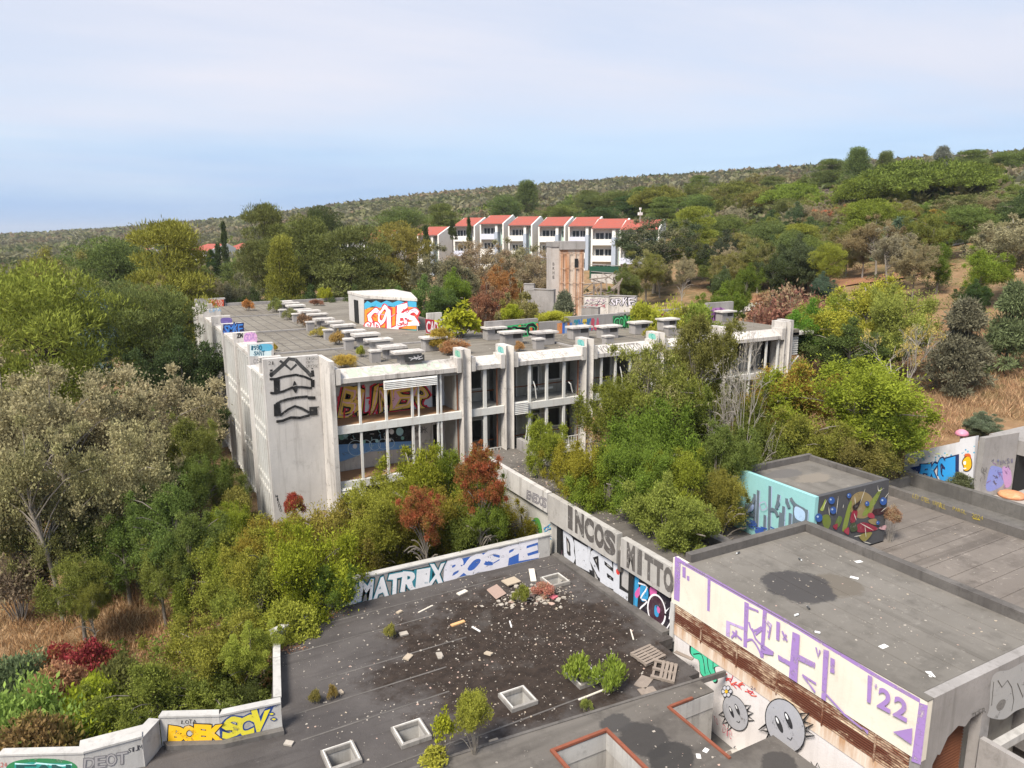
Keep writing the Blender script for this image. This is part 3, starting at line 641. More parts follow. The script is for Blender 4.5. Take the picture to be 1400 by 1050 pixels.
g.text('SRKE', (834, 418), (868, 417), (834, 408), '2c2b30', off=.06, jit=.4); g.text('SRKE', (834, 418), (868, 417), (834, 408), 'cfcad2', off=.0, jit=.4); g.build(yw3[0])
g = Spray('y', 0, plane=((yw2[1][0][0], yw2[1][0][1], 0), tuple(yw2[1][1])))
for k_ in range(3): g.text('AMO'[k_:] + 'ZX', (800, 413 + 4 * k_), (829, 412 + 4 * k_), (800, 409 + 4 * k_), ('8a6a86', '55525a', 'a0505e')[k_], jit=.6)
g.build(yw2[0])
# collapsed timber pergola
PG = empty('collapsed_pergola', 'collapsed grey timber pergola behind the painted yard wall', 'pergola'); rg = random.Random(8)
for i in range(26):
    a = at(rg.uniform(806, 852), rg.uniform(378, 415), rg.uniform(79, 84)); dz = rg.uniform(-1, 1)
    fix(MB().tube([a, a + np.array([rg.uniform(-2.5, 2.5), rg.uniform(-1, 1), dz * 1.6])], rg.uniform(.04, .09), 5).build('timber', mWood), PG)
for p0 in (812, 822, 846): a = at(p0, 385, 80); fix(MB().tube([a, (a[0], a[1], a[2] - 4)], .1, 5).build('post', mWood), PG)
fix(MB().tube([at(836, 396, 82), at(862, 378, 84)], .18, 5).build('timber', mWood), PG)
# ------------------------------------------------------------------ foreground complex of flat roofs
def cut(name, mb, boxes, mat):
    a = link(name, mb.mesh(name, mat)); cs = []
    for bx_ in boxes:
        c = link('cutter', B(*bx_).mesh('cutter', mat)); md = a.modifiers.new('b', 'BOOLEAN'); md.operation = 'DIFFERENCE'; md.solver = 'EXACT'; md.object = c; cs.append(c)
    dg = bpy.context.evaluated_depsgraph_get(); dg.update()
    me = bpy.data.meshes.new_from_object(a.evaluated_get(dg)); me.name = name
    a.modifiers.clear(); a.data = me
    for c in cs: bpy.data.objects.remove(c, do_unlink=True)
    return a
# bitumen with a mossy brown-black patch
n = NT('mossy_bitumen')
base_ = n.mix(n.ramp(n.noise(.35, 6, .65), .38, .66), (.066, .059, .057), (.10, .09, .086))
base_ = n.mix(n.ramp(n.noise(1.0, 4, .6, stretch=(.25, 2.2, 1)), .52, .68, 0, .6), base_, (.045, .040, .038))
sp_ = n.n('ShaderNodeVectorMath', operation='DISTANCE'); sp_.inputs[1].default_value = (12.6, 22.6, 0)
mp_ = n.n('ShaderNodeMapping'); mp_.inputs['Scale'].default_value = (1, 1.0, 0); n.l(n.pos, mp_.inputs['Vector']); n.l(mp_.outputs[0], sp_.inputs[0])
ad = n.math('MULTIPLY', n.noise(.55, 7, .72, off=3), 1.0)
dm = n.n('ShaderNodeMath', operation='MULTIPLY_ADD'); n.l(ad, dm.inputs[0]); dm.inputs[1].default_value = -9.0; n.l(sp_.outputs['Value'], dm.inputs[2])
msk = n.ramp(dm.outputs[0], -.4, 1.4, 1, 0)
c = n.mix(msk, base_, n.mix(n.ramp(n.noise(2.5, 6, .7, off=2), .4, .65), (.024, .017, .0135), (.047, .034, .027)))
c = n.mix(n.ramp(n.noise(3.2, 9, .8, off=12), .60, .68, 0, .75), c, (.15, .14, .13))
c = n.mix(n.ramp(n.noise(.5, 7, .7, off=31), .56, .70, 0, .5), c, (.105, .096, .09))
n.out(c); n.bump(n.noise(7, 8, .8), .05, .7); n.b.inputs['Roughness'].default_value = .97; mBit = n.m
mSlab = roofmat('grey_roof_felt', (.105, .094, .084), (.15, .136, .122), (.055, .049, .044), .35, (.08, 1.3, 1), [((13.2, 15.9, 0), (1.2, 1.0, 0), .85, (.04, .037, .036)), ((13.4, 14.9, 0), (1.1, 1.3, 0), .8, (.035, .033, .032)), ((16.0, 13.2, 0), (1.3, 1.5, 0), .7, (.05, .046, .044)), ((12.9, 17.0, 0), (1.4, 1.6, 0), .7, (.05, .047, .046))])
mHall = roofmat('pale_roof_felt', (.14, .128, .113), (.19, .175, .156), (.085, .077, .068), .35, (1.1, .05, 1), [((21.6, 15.9, 0), (.8, .9, 0), .75, (.125, .108, .088)), ((20.4, 16.5, 0), (.85, .8, 0), 1.0, (.048, .045, .046)), ((26.9, 23.1, 0), (.8, 1.6, 0), .8, (.115, .108, .104)), ((27.6, 22.0, 0), (.6, 1.2, 0), .6, (.20, .175, .145))])
mPlank = roofmat('brown_roof_felt', (.15, .13, .115), (.19, .167, .148), (.08, .068, .06), .45, (.05, 1.5, 1))
cPar = concrete('whitish_parapet', (.50, .485, .46), (.38, .365, .35), (.16, .15, .14), .5, .5)
cKerb = concrete('dark_weathered_kerb', (.15, .138, .128), (.085, .077, .072), (.04, .036, .033), .6, .5)
AN = empty('low_annex', 'low flat-roofed annex with dark mossy bitumen roof, skylights and painted parapets', 'building')
ap = lambda nm, mb, mat, par=None, sm=False: mb.build(nm, mat, par or AN, sm)
out_ = [(-9, 10), (18.05, 10), (18.05, 29.2), (6.2, 29.2), (6.0, 28.0), (4.4, 27.4), (3.9, 25.6), (3.45, 23.6), (3.5, 22.05), (1.72, 22.28), (.07, 23.1), (-.4, 22.3), (-9, 24.6)]
SKY = [(10.83, 19.72), (7.02, 19.8), (4.78, 19.8), (13.5, 19.7), (16.5, 26.5)]
PITS = [(10.43, 12.4, 12.5, 16.8, -2, 1), (14.9, 17.5, 14.15, 16.75, -2, 1), (16.85, 18.32, 9, 18.0, -2.1, 1.1)]
cutm = [(x - .42, x + .42, y - .42, y + .42, -2, 1) for x, y in SKY] + PITS + [(17.35, 18.31, 17.5, 20.27, -2.2, 1.2)]
roofA = cut('roof', MB().prism(out_, -.45, 0), cutm, mBit); roofA.parent = AN
# raised front strip
fs_ = cut('roof_strip', MB().prism([(-9, 10), (18.04, 10), (18.04, 17.35), (9.6, 17.95), (5, 18.2), (-9, 19.0)], .004, .17), PITS, mSlab); fs_.parent = AN
ap('strip_edge', MB().prism([(18.0, 17.36), (18.0, 17.46), (9.6, 18.06), (5, 18.3), (-9, 19.1), (-9, 19.0), (5, 18.2), (9.6, 17.95)], .004, .2), cKerb)
cSk = concrete('dirty_skylight_kerb', (.34, .32, .295), (.20, .185, .17), (.08, .07, .062), .7, .6, peel=(.13, .12, .11))
# rooms below so that the openings show dark depth
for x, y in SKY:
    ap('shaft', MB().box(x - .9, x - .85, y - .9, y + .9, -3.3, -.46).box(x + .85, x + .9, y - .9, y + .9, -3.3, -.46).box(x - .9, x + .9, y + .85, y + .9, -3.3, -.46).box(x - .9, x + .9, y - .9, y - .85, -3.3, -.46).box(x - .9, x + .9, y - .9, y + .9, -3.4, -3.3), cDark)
    s_ = ap('skylight', MB().box(x - .43, x - .40, y - .43, y + .43, -.5, .04).box(x + .40, x + .43, y - .43, y + .43, -.5, .04).box(x - .40, x + .40, y + .40, y + .43, -.5, .04).box(x - .4, x + .4, y - .43, y - .40, -.5, .04), cPar)
    for (a, b, c_, d) in ((-.54, -.41, -.54, .54), (.41, .54, -.54, .54), (-.41, .41, .41, .54), (-.41, .41, -.54, -.41)):
        ap('skylight_frame', B(x + a * .93, x + b * .93, y + c_ * .93, y + d * .93, .01, .15), cSk, s_)
    ap('frame_lip', MB().box(x - .45, x - .42, y - .45, y + .45, .151, .18).box(x + .42, x + .45, y - .45, y + .45, .151, .18).box(x - .42, x + .42, y + .42, y + .45, .151, .18), mFrame, s_)
def pit(x0, x1, y0, y1, zb, rim):
    wm_ = MB().box(x0 - .12, x0 - .01, y0 - .12, y1 + .12, zb, -.46).box(x0 - .01, min(x1 + .01, 16.84), y1 + .01, y1 + .12, zb, -.46).box(x0 - .01, min(x1, 16.7), y0 - .12, y0 - .01, zb, -.46).box(x0 - .12, x1 + .12, y0 - .12, y1 + .12, zb - .1, zb)
    if x1 < 17: wm_.box(x1 + .01, x1 + .12, y0 - .12, y1 + .12, zb, -.46)
    p_ = ap('light_well', wm_, concrete('well_plaster', (.45, .43, .40), (.33, .31, .29), (.12, .11, .10), .6, .6))
    lin_ = MB()
    lin_.box(x0 - .01, x0 + .015, y0, y1 - .016, -.46, .12).box(x0 + .015, min(x1, 16.84), y1 - .015, y1 + .01, -.46, .12)
    if x1 < 17: lin_.box(x1 - .015, x1 + .01, y0, y1 - .016, -.46, .12)
    ap('well_lining', lin_, cPar, p_)
    if rim:
        for bx in rim: ap('rusty_rim', B(*bx), mRim, p_)
mRim = concrete('red_oxide_steel', (.26, .085, .05), (.18, .06, .035), (.09, .045, .03), .5, .2)
pit(10.43, 12.4, 12.5, 16.8, -3.2, [(10.36, 10.47, 12.5, 16.87, .171, .25), (12.36, 12.47, 12.5, 16.87, .171, .25), (10.48, 12.35, 16.76, 16.87, .171, .25)])
pit(14.9, 18.1, 14.15, 16.75, -2.6, [(14.84, 14.93, 14.0, 16.8, .171, .23), (14.94, 15.9, 16.72, 16.81, .171, .24)])
ap('slot_wall', B(16.7, 16.84, 9.5, 14.1, -3, -.46), cPar); ap('slot_wall', B(16.7, 16.84, 16.9, 18.1, -3, -.46), cPar); ap('slot_wall', B(17.2, 17.34, 18.2, 20.2, -3, -.46), cPar); ap('slot_floor', B(16.85, 18.15, 9.5, 20.2, -3.0, -2.7), cDark)
# felt patches and seams on the dark roof
for i, (x0, x1, y) in enumerate(((4.6, 17.5, 27.9), (4.4, 10.5, 26.3), (5.2, 11, 24.1), (4.0, 9.5, 22.6), (3.9, 9, 21.2), (8, 13, 18.7), (4.2, 8.5, 18.75))):
    ap('felt_seam', MB().prism([(x0, y), (x1, y + .1), (x1, y + .16), (x0, y + .06)], .001, .012), cKerb, roofA)
# parapets of the annex
PW = ap('parapet', B(6.95, 17.75, 29.0, 29.28, .003, 1.08), cPar)
ap('parapet_cap', B(6.9, 17.8, 28.96, 29.32, 1.081, 1.14), cPar, PW)
PW2 = ap('parapet', B(6.15, 6.94, 29.0, 29.28, .003, .62), cPar)
def wall_line(pts, z0, z1, th=.22, mat=None, name='parapet', cap=True):
    obs = []
    for a, b in zip(pts, pts[1:]):
        a = np.array(a, float); b = np.array(b, float); d = (b - a); L = np.linalg.norm(d); d /= L; nn = np.array([-d[1], d[0]])
        q = [a, b, b + nn * th, a + nn * th]
        o_ = ap(name, MB().prism([tuple(t) for t in q], z0, z1), mat or cPar)
        if cap: ap('parapet_cap', MB().prism([tuple(a - nn * .03 - d * .01), tuple(b - nn * .03 + d * .01), tuple(b + nn * (th + .03) + d * .01), tuple(a + nn * (th + .03) - d * .01)], z1 + .001, z1 + .06), cPar, o_)
        obs.append(o_)
    return obs
wall_line([(5.72, 27.85), (4.25, 27.2)][::-1], .003, .55)
wall_line([(3.5, 23.2), (3.95, 25.6), (4.15, 26.6)][::-1], .003, .42, .2)
BO = wall_line([(.07, 23.08), (1.70, 22.26)], -.1, .98); ST = wall_line([(1.71, 22.26), (3.50, 22.0)], -.1, .98)
wall_line([(-.45, 22.35), (.05, 23.05)], -.6, .9, .3)
TE = wall_line([(-4.1, 23.5), (-1.95, 22.42)], -1.2, .93); SJ = wall_line([(-1.94, 22.42), (-.45, 22.36)], -1.2, .95)
wall_line([(-2.1, 23.2), (-.3, 23.1)], -1.2, .62, .3, cGrey)
ap('plinth', MB().prism([(.2, 22.75), (1.75, 22.0), (3.5, 21.75), (3.5, 21.98), (1.7, 22.24), (.1, 23.05)], .003, .16), cKerb)
for a_, b_ in zip(out_[2:], out_[3:]):
    dd_ = np.array(b_) - np.array(a_); dd_ = dd_ / np.linalg.norm(dd_); nn_ = np.array([-dd_[1], dd_[0]]) * .2
    ap('base_wall', MB().prism([a_, b_, tuple(np.array(b_) + nn_), tuple(np.array(a_) + nn_)], -5.2, -.46), cKerb)
# ---------------------------------------------------------------- corridor with the block-letter parapets
CO = empty('corridor_wing', 'narrow concrete corridor block with INCOS letters on its parapet', 'building')
cp = lambda nm, mb, mat, par=None: mb.build(nm, mat, par or CO)
cInc = concrete('lichen_grey_concrete', (.46, .44, .41), (.34, .32, .30), (.14, .13, .12), .6, .4)
cp('roof', B(18.36, 21.2, 20.2, 39.3, 2.35, 2.6), mSlab)
W0 = cp('wall', B(18.2, 18.35, 20.3, 29.6, -3, 2.34), cPar)
W1 = cp('wall', B(18.22, 18.4, 29.61, 39.0, -4.2, 1.9), concrete('cream_render', (.50, .48, .44), (.42, .40, .37), (.24, .21, .18), .4, .4))
I1 = cp('parapet', B(18.0, 18.3, 23.98, 29.64, 1.6, 2.94), cInc); I2 = cp('parapet', B(18.0, 18.3, 20.5, 23.68, 1.6, 2.9), cInc)
I3 = cp('parapet', B(18.02, 18.3, 29.75, 38.1, 1.91, 2.96), cLilac)
cp('downpipe_niche', B(18.05, 18.19, 23.7, 23.95, 1.3, 2.2), cKerb)
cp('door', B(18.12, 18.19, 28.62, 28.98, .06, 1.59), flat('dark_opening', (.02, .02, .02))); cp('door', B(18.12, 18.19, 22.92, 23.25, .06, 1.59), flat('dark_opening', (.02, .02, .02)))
cp('kerb', B(17.78, 18.19, 20.6, 28.9, .003, .13), cKerb)
cp('upstand', B(21.21, 21.75, 20.25, 28.4, 2.0, 3.0), cKerb)
cp('upstand', B(20.9, 21.2, 33.2, 38.1, 2.61, 3.3), cGrey)
cp('east_wall', B(21.0, 21.2, 20.3, 39.0, -3, 2.34), cGrey)
cp('terrace', B(21.76, 24.9, 20.2, 30, 1.6, 1.88), mBit)
# ---------------------------------------------------------------- hall with the purple-framed wall
HL = empty('hall', 'grey flat-roofed hall with cream wall framed in purple paint and rusty louvres', 'building')
hp = lambda nm, mb, mat, par=None: mb.build(nm, mat, par or HL)
cCream = concrete('cream_painted_wall', (.72, .67, .57), (.64, .59, .50), (.36, .32, .27), .35, .25)
cLow = concrete('white_painted_wall', (.70, .66, .65), (.62, .58, .57), (.36, .32, .30), .25, .25)
hr = hp('roof', B(18.35, 24.6, 10.62, 19.8, 3.0, 3.25), mHall)
hp('parapet', B(18.36, 24.95, 19.8, 20.1, 2.2, 3.58), cKerb); hp('parapet', B(24.61, 24.95, 10.3, 19.79, 1.6, 3.6), cKerb)
HW = hp('wall', B(18.1, 18.34, 10.285, 20.5, 1.42, 3.27), cCream)
hp('wall_coping', B(18.085, 18.36, 10.27, 19.79, 3.271, 3.295), mHall, HW)
HLw = hp('lower_wall', B(18.16, 18.34, 10.62, 20.3, -3, .55), cLow)
hp('corner_strip', B(18.08, 18.34, 20.31, 20.52, -.2, 1.41), cPar)
hp('wall', B(24.6, 24.94, 10.6, 19.8, -1, 1.59), cGrey)
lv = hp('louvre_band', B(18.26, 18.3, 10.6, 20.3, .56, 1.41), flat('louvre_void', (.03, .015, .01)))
n = NT('rusting_louvre_paint')
c = n.mix(n.ramp(n.noise(1.0, 8, .78, stretch=(1, .45, 1.6)), .42, .56), (.58, .46, .33), (.12, .04, .022)); n.out(n.mix(n.ramp(n.noise(9, 5, .7), .45, .65, 0, .6), c, (.22, .09, .05))); mLou = n.m
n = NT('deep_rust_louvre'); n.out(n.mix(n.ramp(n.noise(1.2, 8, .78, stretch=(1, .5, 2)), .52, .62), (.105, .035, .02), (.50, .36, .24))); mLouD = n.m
for i in range(10):
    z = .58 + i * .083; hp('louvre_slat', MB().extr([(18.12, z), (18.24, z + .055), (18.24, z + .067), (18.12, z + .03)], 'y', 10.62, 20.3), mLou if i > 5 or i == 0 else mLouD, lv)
for y in (11.6, 13.4, 15.2, 17.0, 18.8): hp('louvre_post', B(18.1, 18.135, y, y + .05, .52, 1.41), mLou, lv)
n = NT('rust_run_plaster')
gs = n.n('ShaderNodeSeparateXYZ'); n.l(n.pos, gs.inputs[0])
k_ = n.math('MULTIPLY', n.ramp(gs.outputs['Z'], -.35, .5, 0, 1), n.ramp(n.noise(1.0, 6, .7, stretch=(2, 2.2, .3)), .38, .62, .1, .95))
n.out(n.mix(k_, (.70, .62, .53), (.42, .22, .10))); hp('sill_beam', B(18.13, 18.159, 10.62, 20.3, .12, .55), n.m)
# south side with the torn plaster and rusty shutter
HS = hp('wall', MB().extr([(18.13, 3.26), (18.13, -3), (18.75, -3), (18.72, 1.1), (18.9, 1.35), (19.02, 1.3), (19.3, 1.75), (19.75, 1.95), (20.1, 1.8), (20.35, 1.98), (20.9, 2.0), (20.9, -3), (21.35, -3), (21.35, 2.0), (24.9, 2.0), (24.9, 3.59), (24.4, 3.26)], 'y', 10.3, 10.6), cGrey)
rs = hp('roller_shutter', B(18.7, 20.95, 10.8, 10.83, -2, 2.1), mRust)
for i in range(36):
    z = -1.6 + i * .1; hp('shutter_slat', MB().extr([(10.72, z), (10.79, z + .045), (10.72, z + .088), (10.80, z + .088), (10.80, z)], 'x', 18.76, 20.88), mRust, rs)
hp('wall', B(21.36, 24.9, 11.2, 11.35, -3, 2.2), cRoom); hp('window_frame', MB().box(21.5, 21.6, 11.05, 11.15, .9, 2).box(22.6, 22.7, 11.05, 11.15, .9, 2).box(21.6, 22.6, 11.05, 11.15, .9, 1.0), cPar)
hp('balcony_wall', B(20.75, 20.95, 7.5, 10.2, -3, 1.25), cGrey); hp('sill', B(21.2, 24.9, 10.0, 10.25, .6, .85), cPar)
# ---------------------------------------------------------------- turquoise roof box
TB = empty('rooftop_cabin', 'square rooftop cabin with turquoise painted side and dark mural front', 'building')
tbp = lambda nm, mb, mat, par=None: mb.build(nm, mat, par or TB)
ZB, ZC = 1.76, 4.7
cTeal = concrete('turquoise_wall_paint', (.27, .52, .52), (.24, .46, .47), (.35, .55, .56), .3, .2); cMur = concrete('dark_mural_ground', (.085, .085, .09), (.065, .065, .07), (.11, .11, .11), .4, .3)
TL = tbp('side_wall', B(25.0, 25.2, 19.75, 24.15, ZB, ZC), cTeal); TF = tbp('front_wall', B(25.201, 29.8, 19.76, 19.96, ZB, ZC - .02), cMur)
tbp('back_wall', B(25.201, 29.8, 23.95, 24.15, ZB, ZC + .03), cKerb); tbp('far_wall', B(29.6, 29.8, 19.961, 23.94, ZB, ZC - .01), cKerb)
tr_ = tbp('roof', B(25.201, 29.59, 19.961, 23.94, ZC - .4, ZC - .26), mHall)
for i in range(5): hp('felt_seam', B(19.3 + i * 1.05, 19.34 + i * 1.05, 10.7, 19.7, 3.2502, 3.262), mHall, hr)
# ---------------------------------------------------------------- lower roofs on the far side
RR = empty('side_roof', 'brown ribbed flat roof with low dark walls beside the hall', 'building')
rp = lambda nm, mb, mat, par=None: mb.build(nm, mat, par or RR)
r1 = rp('roof', MB().prism([(24.96, 2), (35.4, 2), (35.4, 24.2), (29.81, 24.2), (29.81, 19.7), (24.96, 19.7)], 1.3, 1.75), mPlank)
for i in range(17): rp('roof_rib', MB().prism([(25.2, 4 + i * 1.0), (35.2, 4.3 + i * 1.0), (35.2, 4.38 + i * 1.0), (25.2, 4.08 + i * 1.0)], 1.751, 1.775), mPlank, r1)
LW = rp('low_wall', B(35.41, 35.75, 2, 24.0, 1.2, 2.2), cKerb); rp('gutter_floor', B(35.76, 38.5, 2, 25.4, 1.0, 1.5), cDark)
rp('low_wall', B(38.51, 38.85, 2, 24.9, 1.2, 2.22), cDark); rp('end_wall', B(29.81, 38.5, 24.25, 24.5, 0, 2.0), cDark)
rp('base_wall', B(25.0, 38.4, 3, 24.1, -2, 1.0), cDark)
RW = empty('retaining_wall', 'white retaining wall with blue lettering beside the dry grass bank', 'wall')
rwp = lambda nm, mb, mat: mb.build(nm, mat, RW)
cRW = concrete('white_washed_wall', (.66, .65, .68), (.58, .57, .59), (.33, .31, .30), .3, .45)
rw1 = rwp('wall', MB().extr([(25.7, .8), (25.7, 2.74), (22.7, 4.22), (22.68, 4.4), (21.9, 4.75), (21.7, .8)], 'x', 40.0, 40.3), cRW)
rw2 = rwp('wall', MB().prism([(40.0, 21.69), (40.02, 21.4), (42.33, 20.94), (42.4, 21.2)], .8, [4.75, 4.75, 4.86, 4.86]), cGrey)
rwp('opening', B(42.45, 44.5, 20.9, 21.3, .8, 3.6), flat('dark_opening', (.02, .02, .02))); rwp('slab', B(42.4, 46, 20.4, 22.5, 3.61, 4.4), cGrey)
# a paved floor strip in front of the retaining wall
tag(B(38.86, 48, 12, 21.6, 1.2, 1.45).build('pavement', gravel), kind='structure')
# ------------------------------------------------------------------ vegetation
def leafmat(name, trans=.28, vary=.55, second=None, k2=.5, rough=False):
    m = bpy.data.materials.new(name); m.use_nodes = True; t = m.node_tree; t.nodes.clear()
    N = t.nodes.new; Lk = t.links.new
    oi = N('ShaderNodeObjectInfo'); av = N('ShaderNodeAttribute'); av.attribute_name = 'v'; ah = N('ShaderNodeAttribute'); ah.attribute_name = 'h'
    mr = N('ShaderNodeMapRange'); mr.inputs['To Min'].default_value = 1 - vary; mr.inputs['To Max'].default_value = 1 + vary; Lk(av.outputs['Fac'], mr.inputs['Value'])
    sc = N('ShaderNodeVectorMath'); sc.operation = 'SCALE'; Lk(oi.outputs['Color'], sc.inputs[0]); Lk(mr.outputs[0], sc.inputs['Scale'])
    if second:
        mx_ = N('ShaderNodeMix'); mx_.data_type = 'RGBA'; r2 = N('ShaderNodeMapRange'); r2.inputs['From Min'].default_value = 1 - k2; r2.inputs['From Max'].default_value = 1; Lk(ah.outputs['Fac'], r2.inputs['Value'])
        Lk(r2.outputs[0], mx_.inputs['Factor']); Lk(sc.outputs[0], mx_.inputs['A']); mx_.inputs['B'].default_value = (*second, 1); c = mx_.outputs['Result']
    else: c = sc.outputs[0]
    d = N('ShaderNodeBsdfDiffuse'); tr = N('ShaderNodeBsdfTranslucent'); ms = N('ShaderNodeMixShader'); ms.inputs[0].default_value = trans
    Lk(c, d.inputs['Color']); Lk(c, tr.inputs['Color']); Lk(d.outputs[0], ms.inputs[1]); Lk(tr.outputs[0], ms.inputs[2])
    o = N('ShaderNodeOutputMaterial'); Lk(ms.outputs[0], o.inputs['Surface']); return m
mLeaf = leafmat('leaves', .42, .45); mNeedle = leafmat('needles', .28, .5)
mLeafD = leafmat('drying_leaves', .38, .45, (.40, .35, .20), .45)
mLeafR = leafmat('reddening_leaves', .38, .5, (.22, .20, .05), .62)
mBark = concrete('grey_bark', (.27, .24, .20), (.18, .155, .13), (.05, .04, .035), .5, .4)
mBarkD = concrete('dark_bark', (.075, .06, .05), (.05, .04, .033), (.03, .025, .02), .5, .4)
mTwig = concrete('pale_dead_twig', (.33, .30, .265), (.25, .225, .20), (.15, .135, .12), .4, .3)
NPR = np.random.default_rng(11)
def unit(a): return a / (np.linalg.norm(a, axis=-1, keepdims=True) + 1e-9)
def cards(C, rad, n, L, W, flat_=(1, 1, .75), out=.8, up=.35, rnd=.9, shell=.55, rng=NPR):
    """n leaf-shaped faces round each centre; returns vertices (m,4,3) and two tone values per face"""
    k = len(C); C = np.repeat(C, n, 0); rad = np.repeat(np.asarray(rad), n); m = len(C)
    d = unit(rng.normal(size=(m, 3))); rr = shell + (1.12 - shell) * np.abs(rng.normal(0, .5, m)).clip(0, 1.6)
    p = C + d * np.array(flat_) * (rad * rr)[:, None]
    a = unit(d * out + rng.normal(size=(m, 3)) * rnd + np.array([0, 0, up]))
    b = unit(np.cross(a, rng.normal(size=(m, 3))))
    s = L * rng.uniform(.45, 1.5, m)[:, None]; w_ = W * rng.uniform(.6, 1.35, m)[:, None]
    V = np.stack([p, p + a * s * .5 + b * w_ * .5, p + a * s, p + a * s * .5 - b * w_ * .5], 1)
    cv = np.repeat(rng.random(k), n); ch = np.repeat(rng.random(k), n)
    return V, np.clip(.5 * cv + .5 * rng.random(m), 0, 1), np.clip(.6 * ch + .4 * rng.random(m), 0, 1)
def card_mesh(name, V, v, h, mat, tint=None):
    m = len(V); me = bpy.data.meshes.new(name); me.vertices.add(m * 4); me.vertices.foreach_set('co', V.reshape(-1).astype(np.float32))
    me.loops.add(m * 4); me.loops.foreach_set('vertex_index', np.arange(m * 4, dtype=np.int32)); me.polygons.add(m)
    me.polygons.foreach_set('loop_start', np.arange(0, m * 4, 4, dtype=np.int32)); me.polygons.foreach_set('loop_total', np.full(m, 4, np.int32))
    for nm, dat in (('v', v), ('h', h)): me.attributes.new(nm, 'FLOAT', 'FACE').data.foreach_set('value', dat.astype(np.float32))
    if tint is not None: me.attributes.new('tint', 'FLOAT_VECTOR', 'FACE').data.foreach_set('vector', tint.astype(np.float32).ravel())
    me.materials.append(mat); me.update(calc_edges=True); return me
def limb(m, a, b, r0, r1, rng, sag=.12, n=4, sides=5):
    a = np.array(a, float); b = np.array(b, float); L = np.linalg.norm(b - a); P = []
    for i in range(n + 1):
        t = i / n; P.append(tuple(a + (b - a) * t + rng.normal(0, sag * .35, 3) * L * math.sin(math.pi * t) * .35 + np.array([0, 0, sag * L * math.sin(math.pi * t)])))
    m.tube(P, [r0 + (r1 - r0) * i / n for i in range(n + 1)], sides, False); return P
PROTO = {}
def proto(kind, h0, r0, crown, trunk): PROTO[kind] = (h0, r0, crown, trunk)
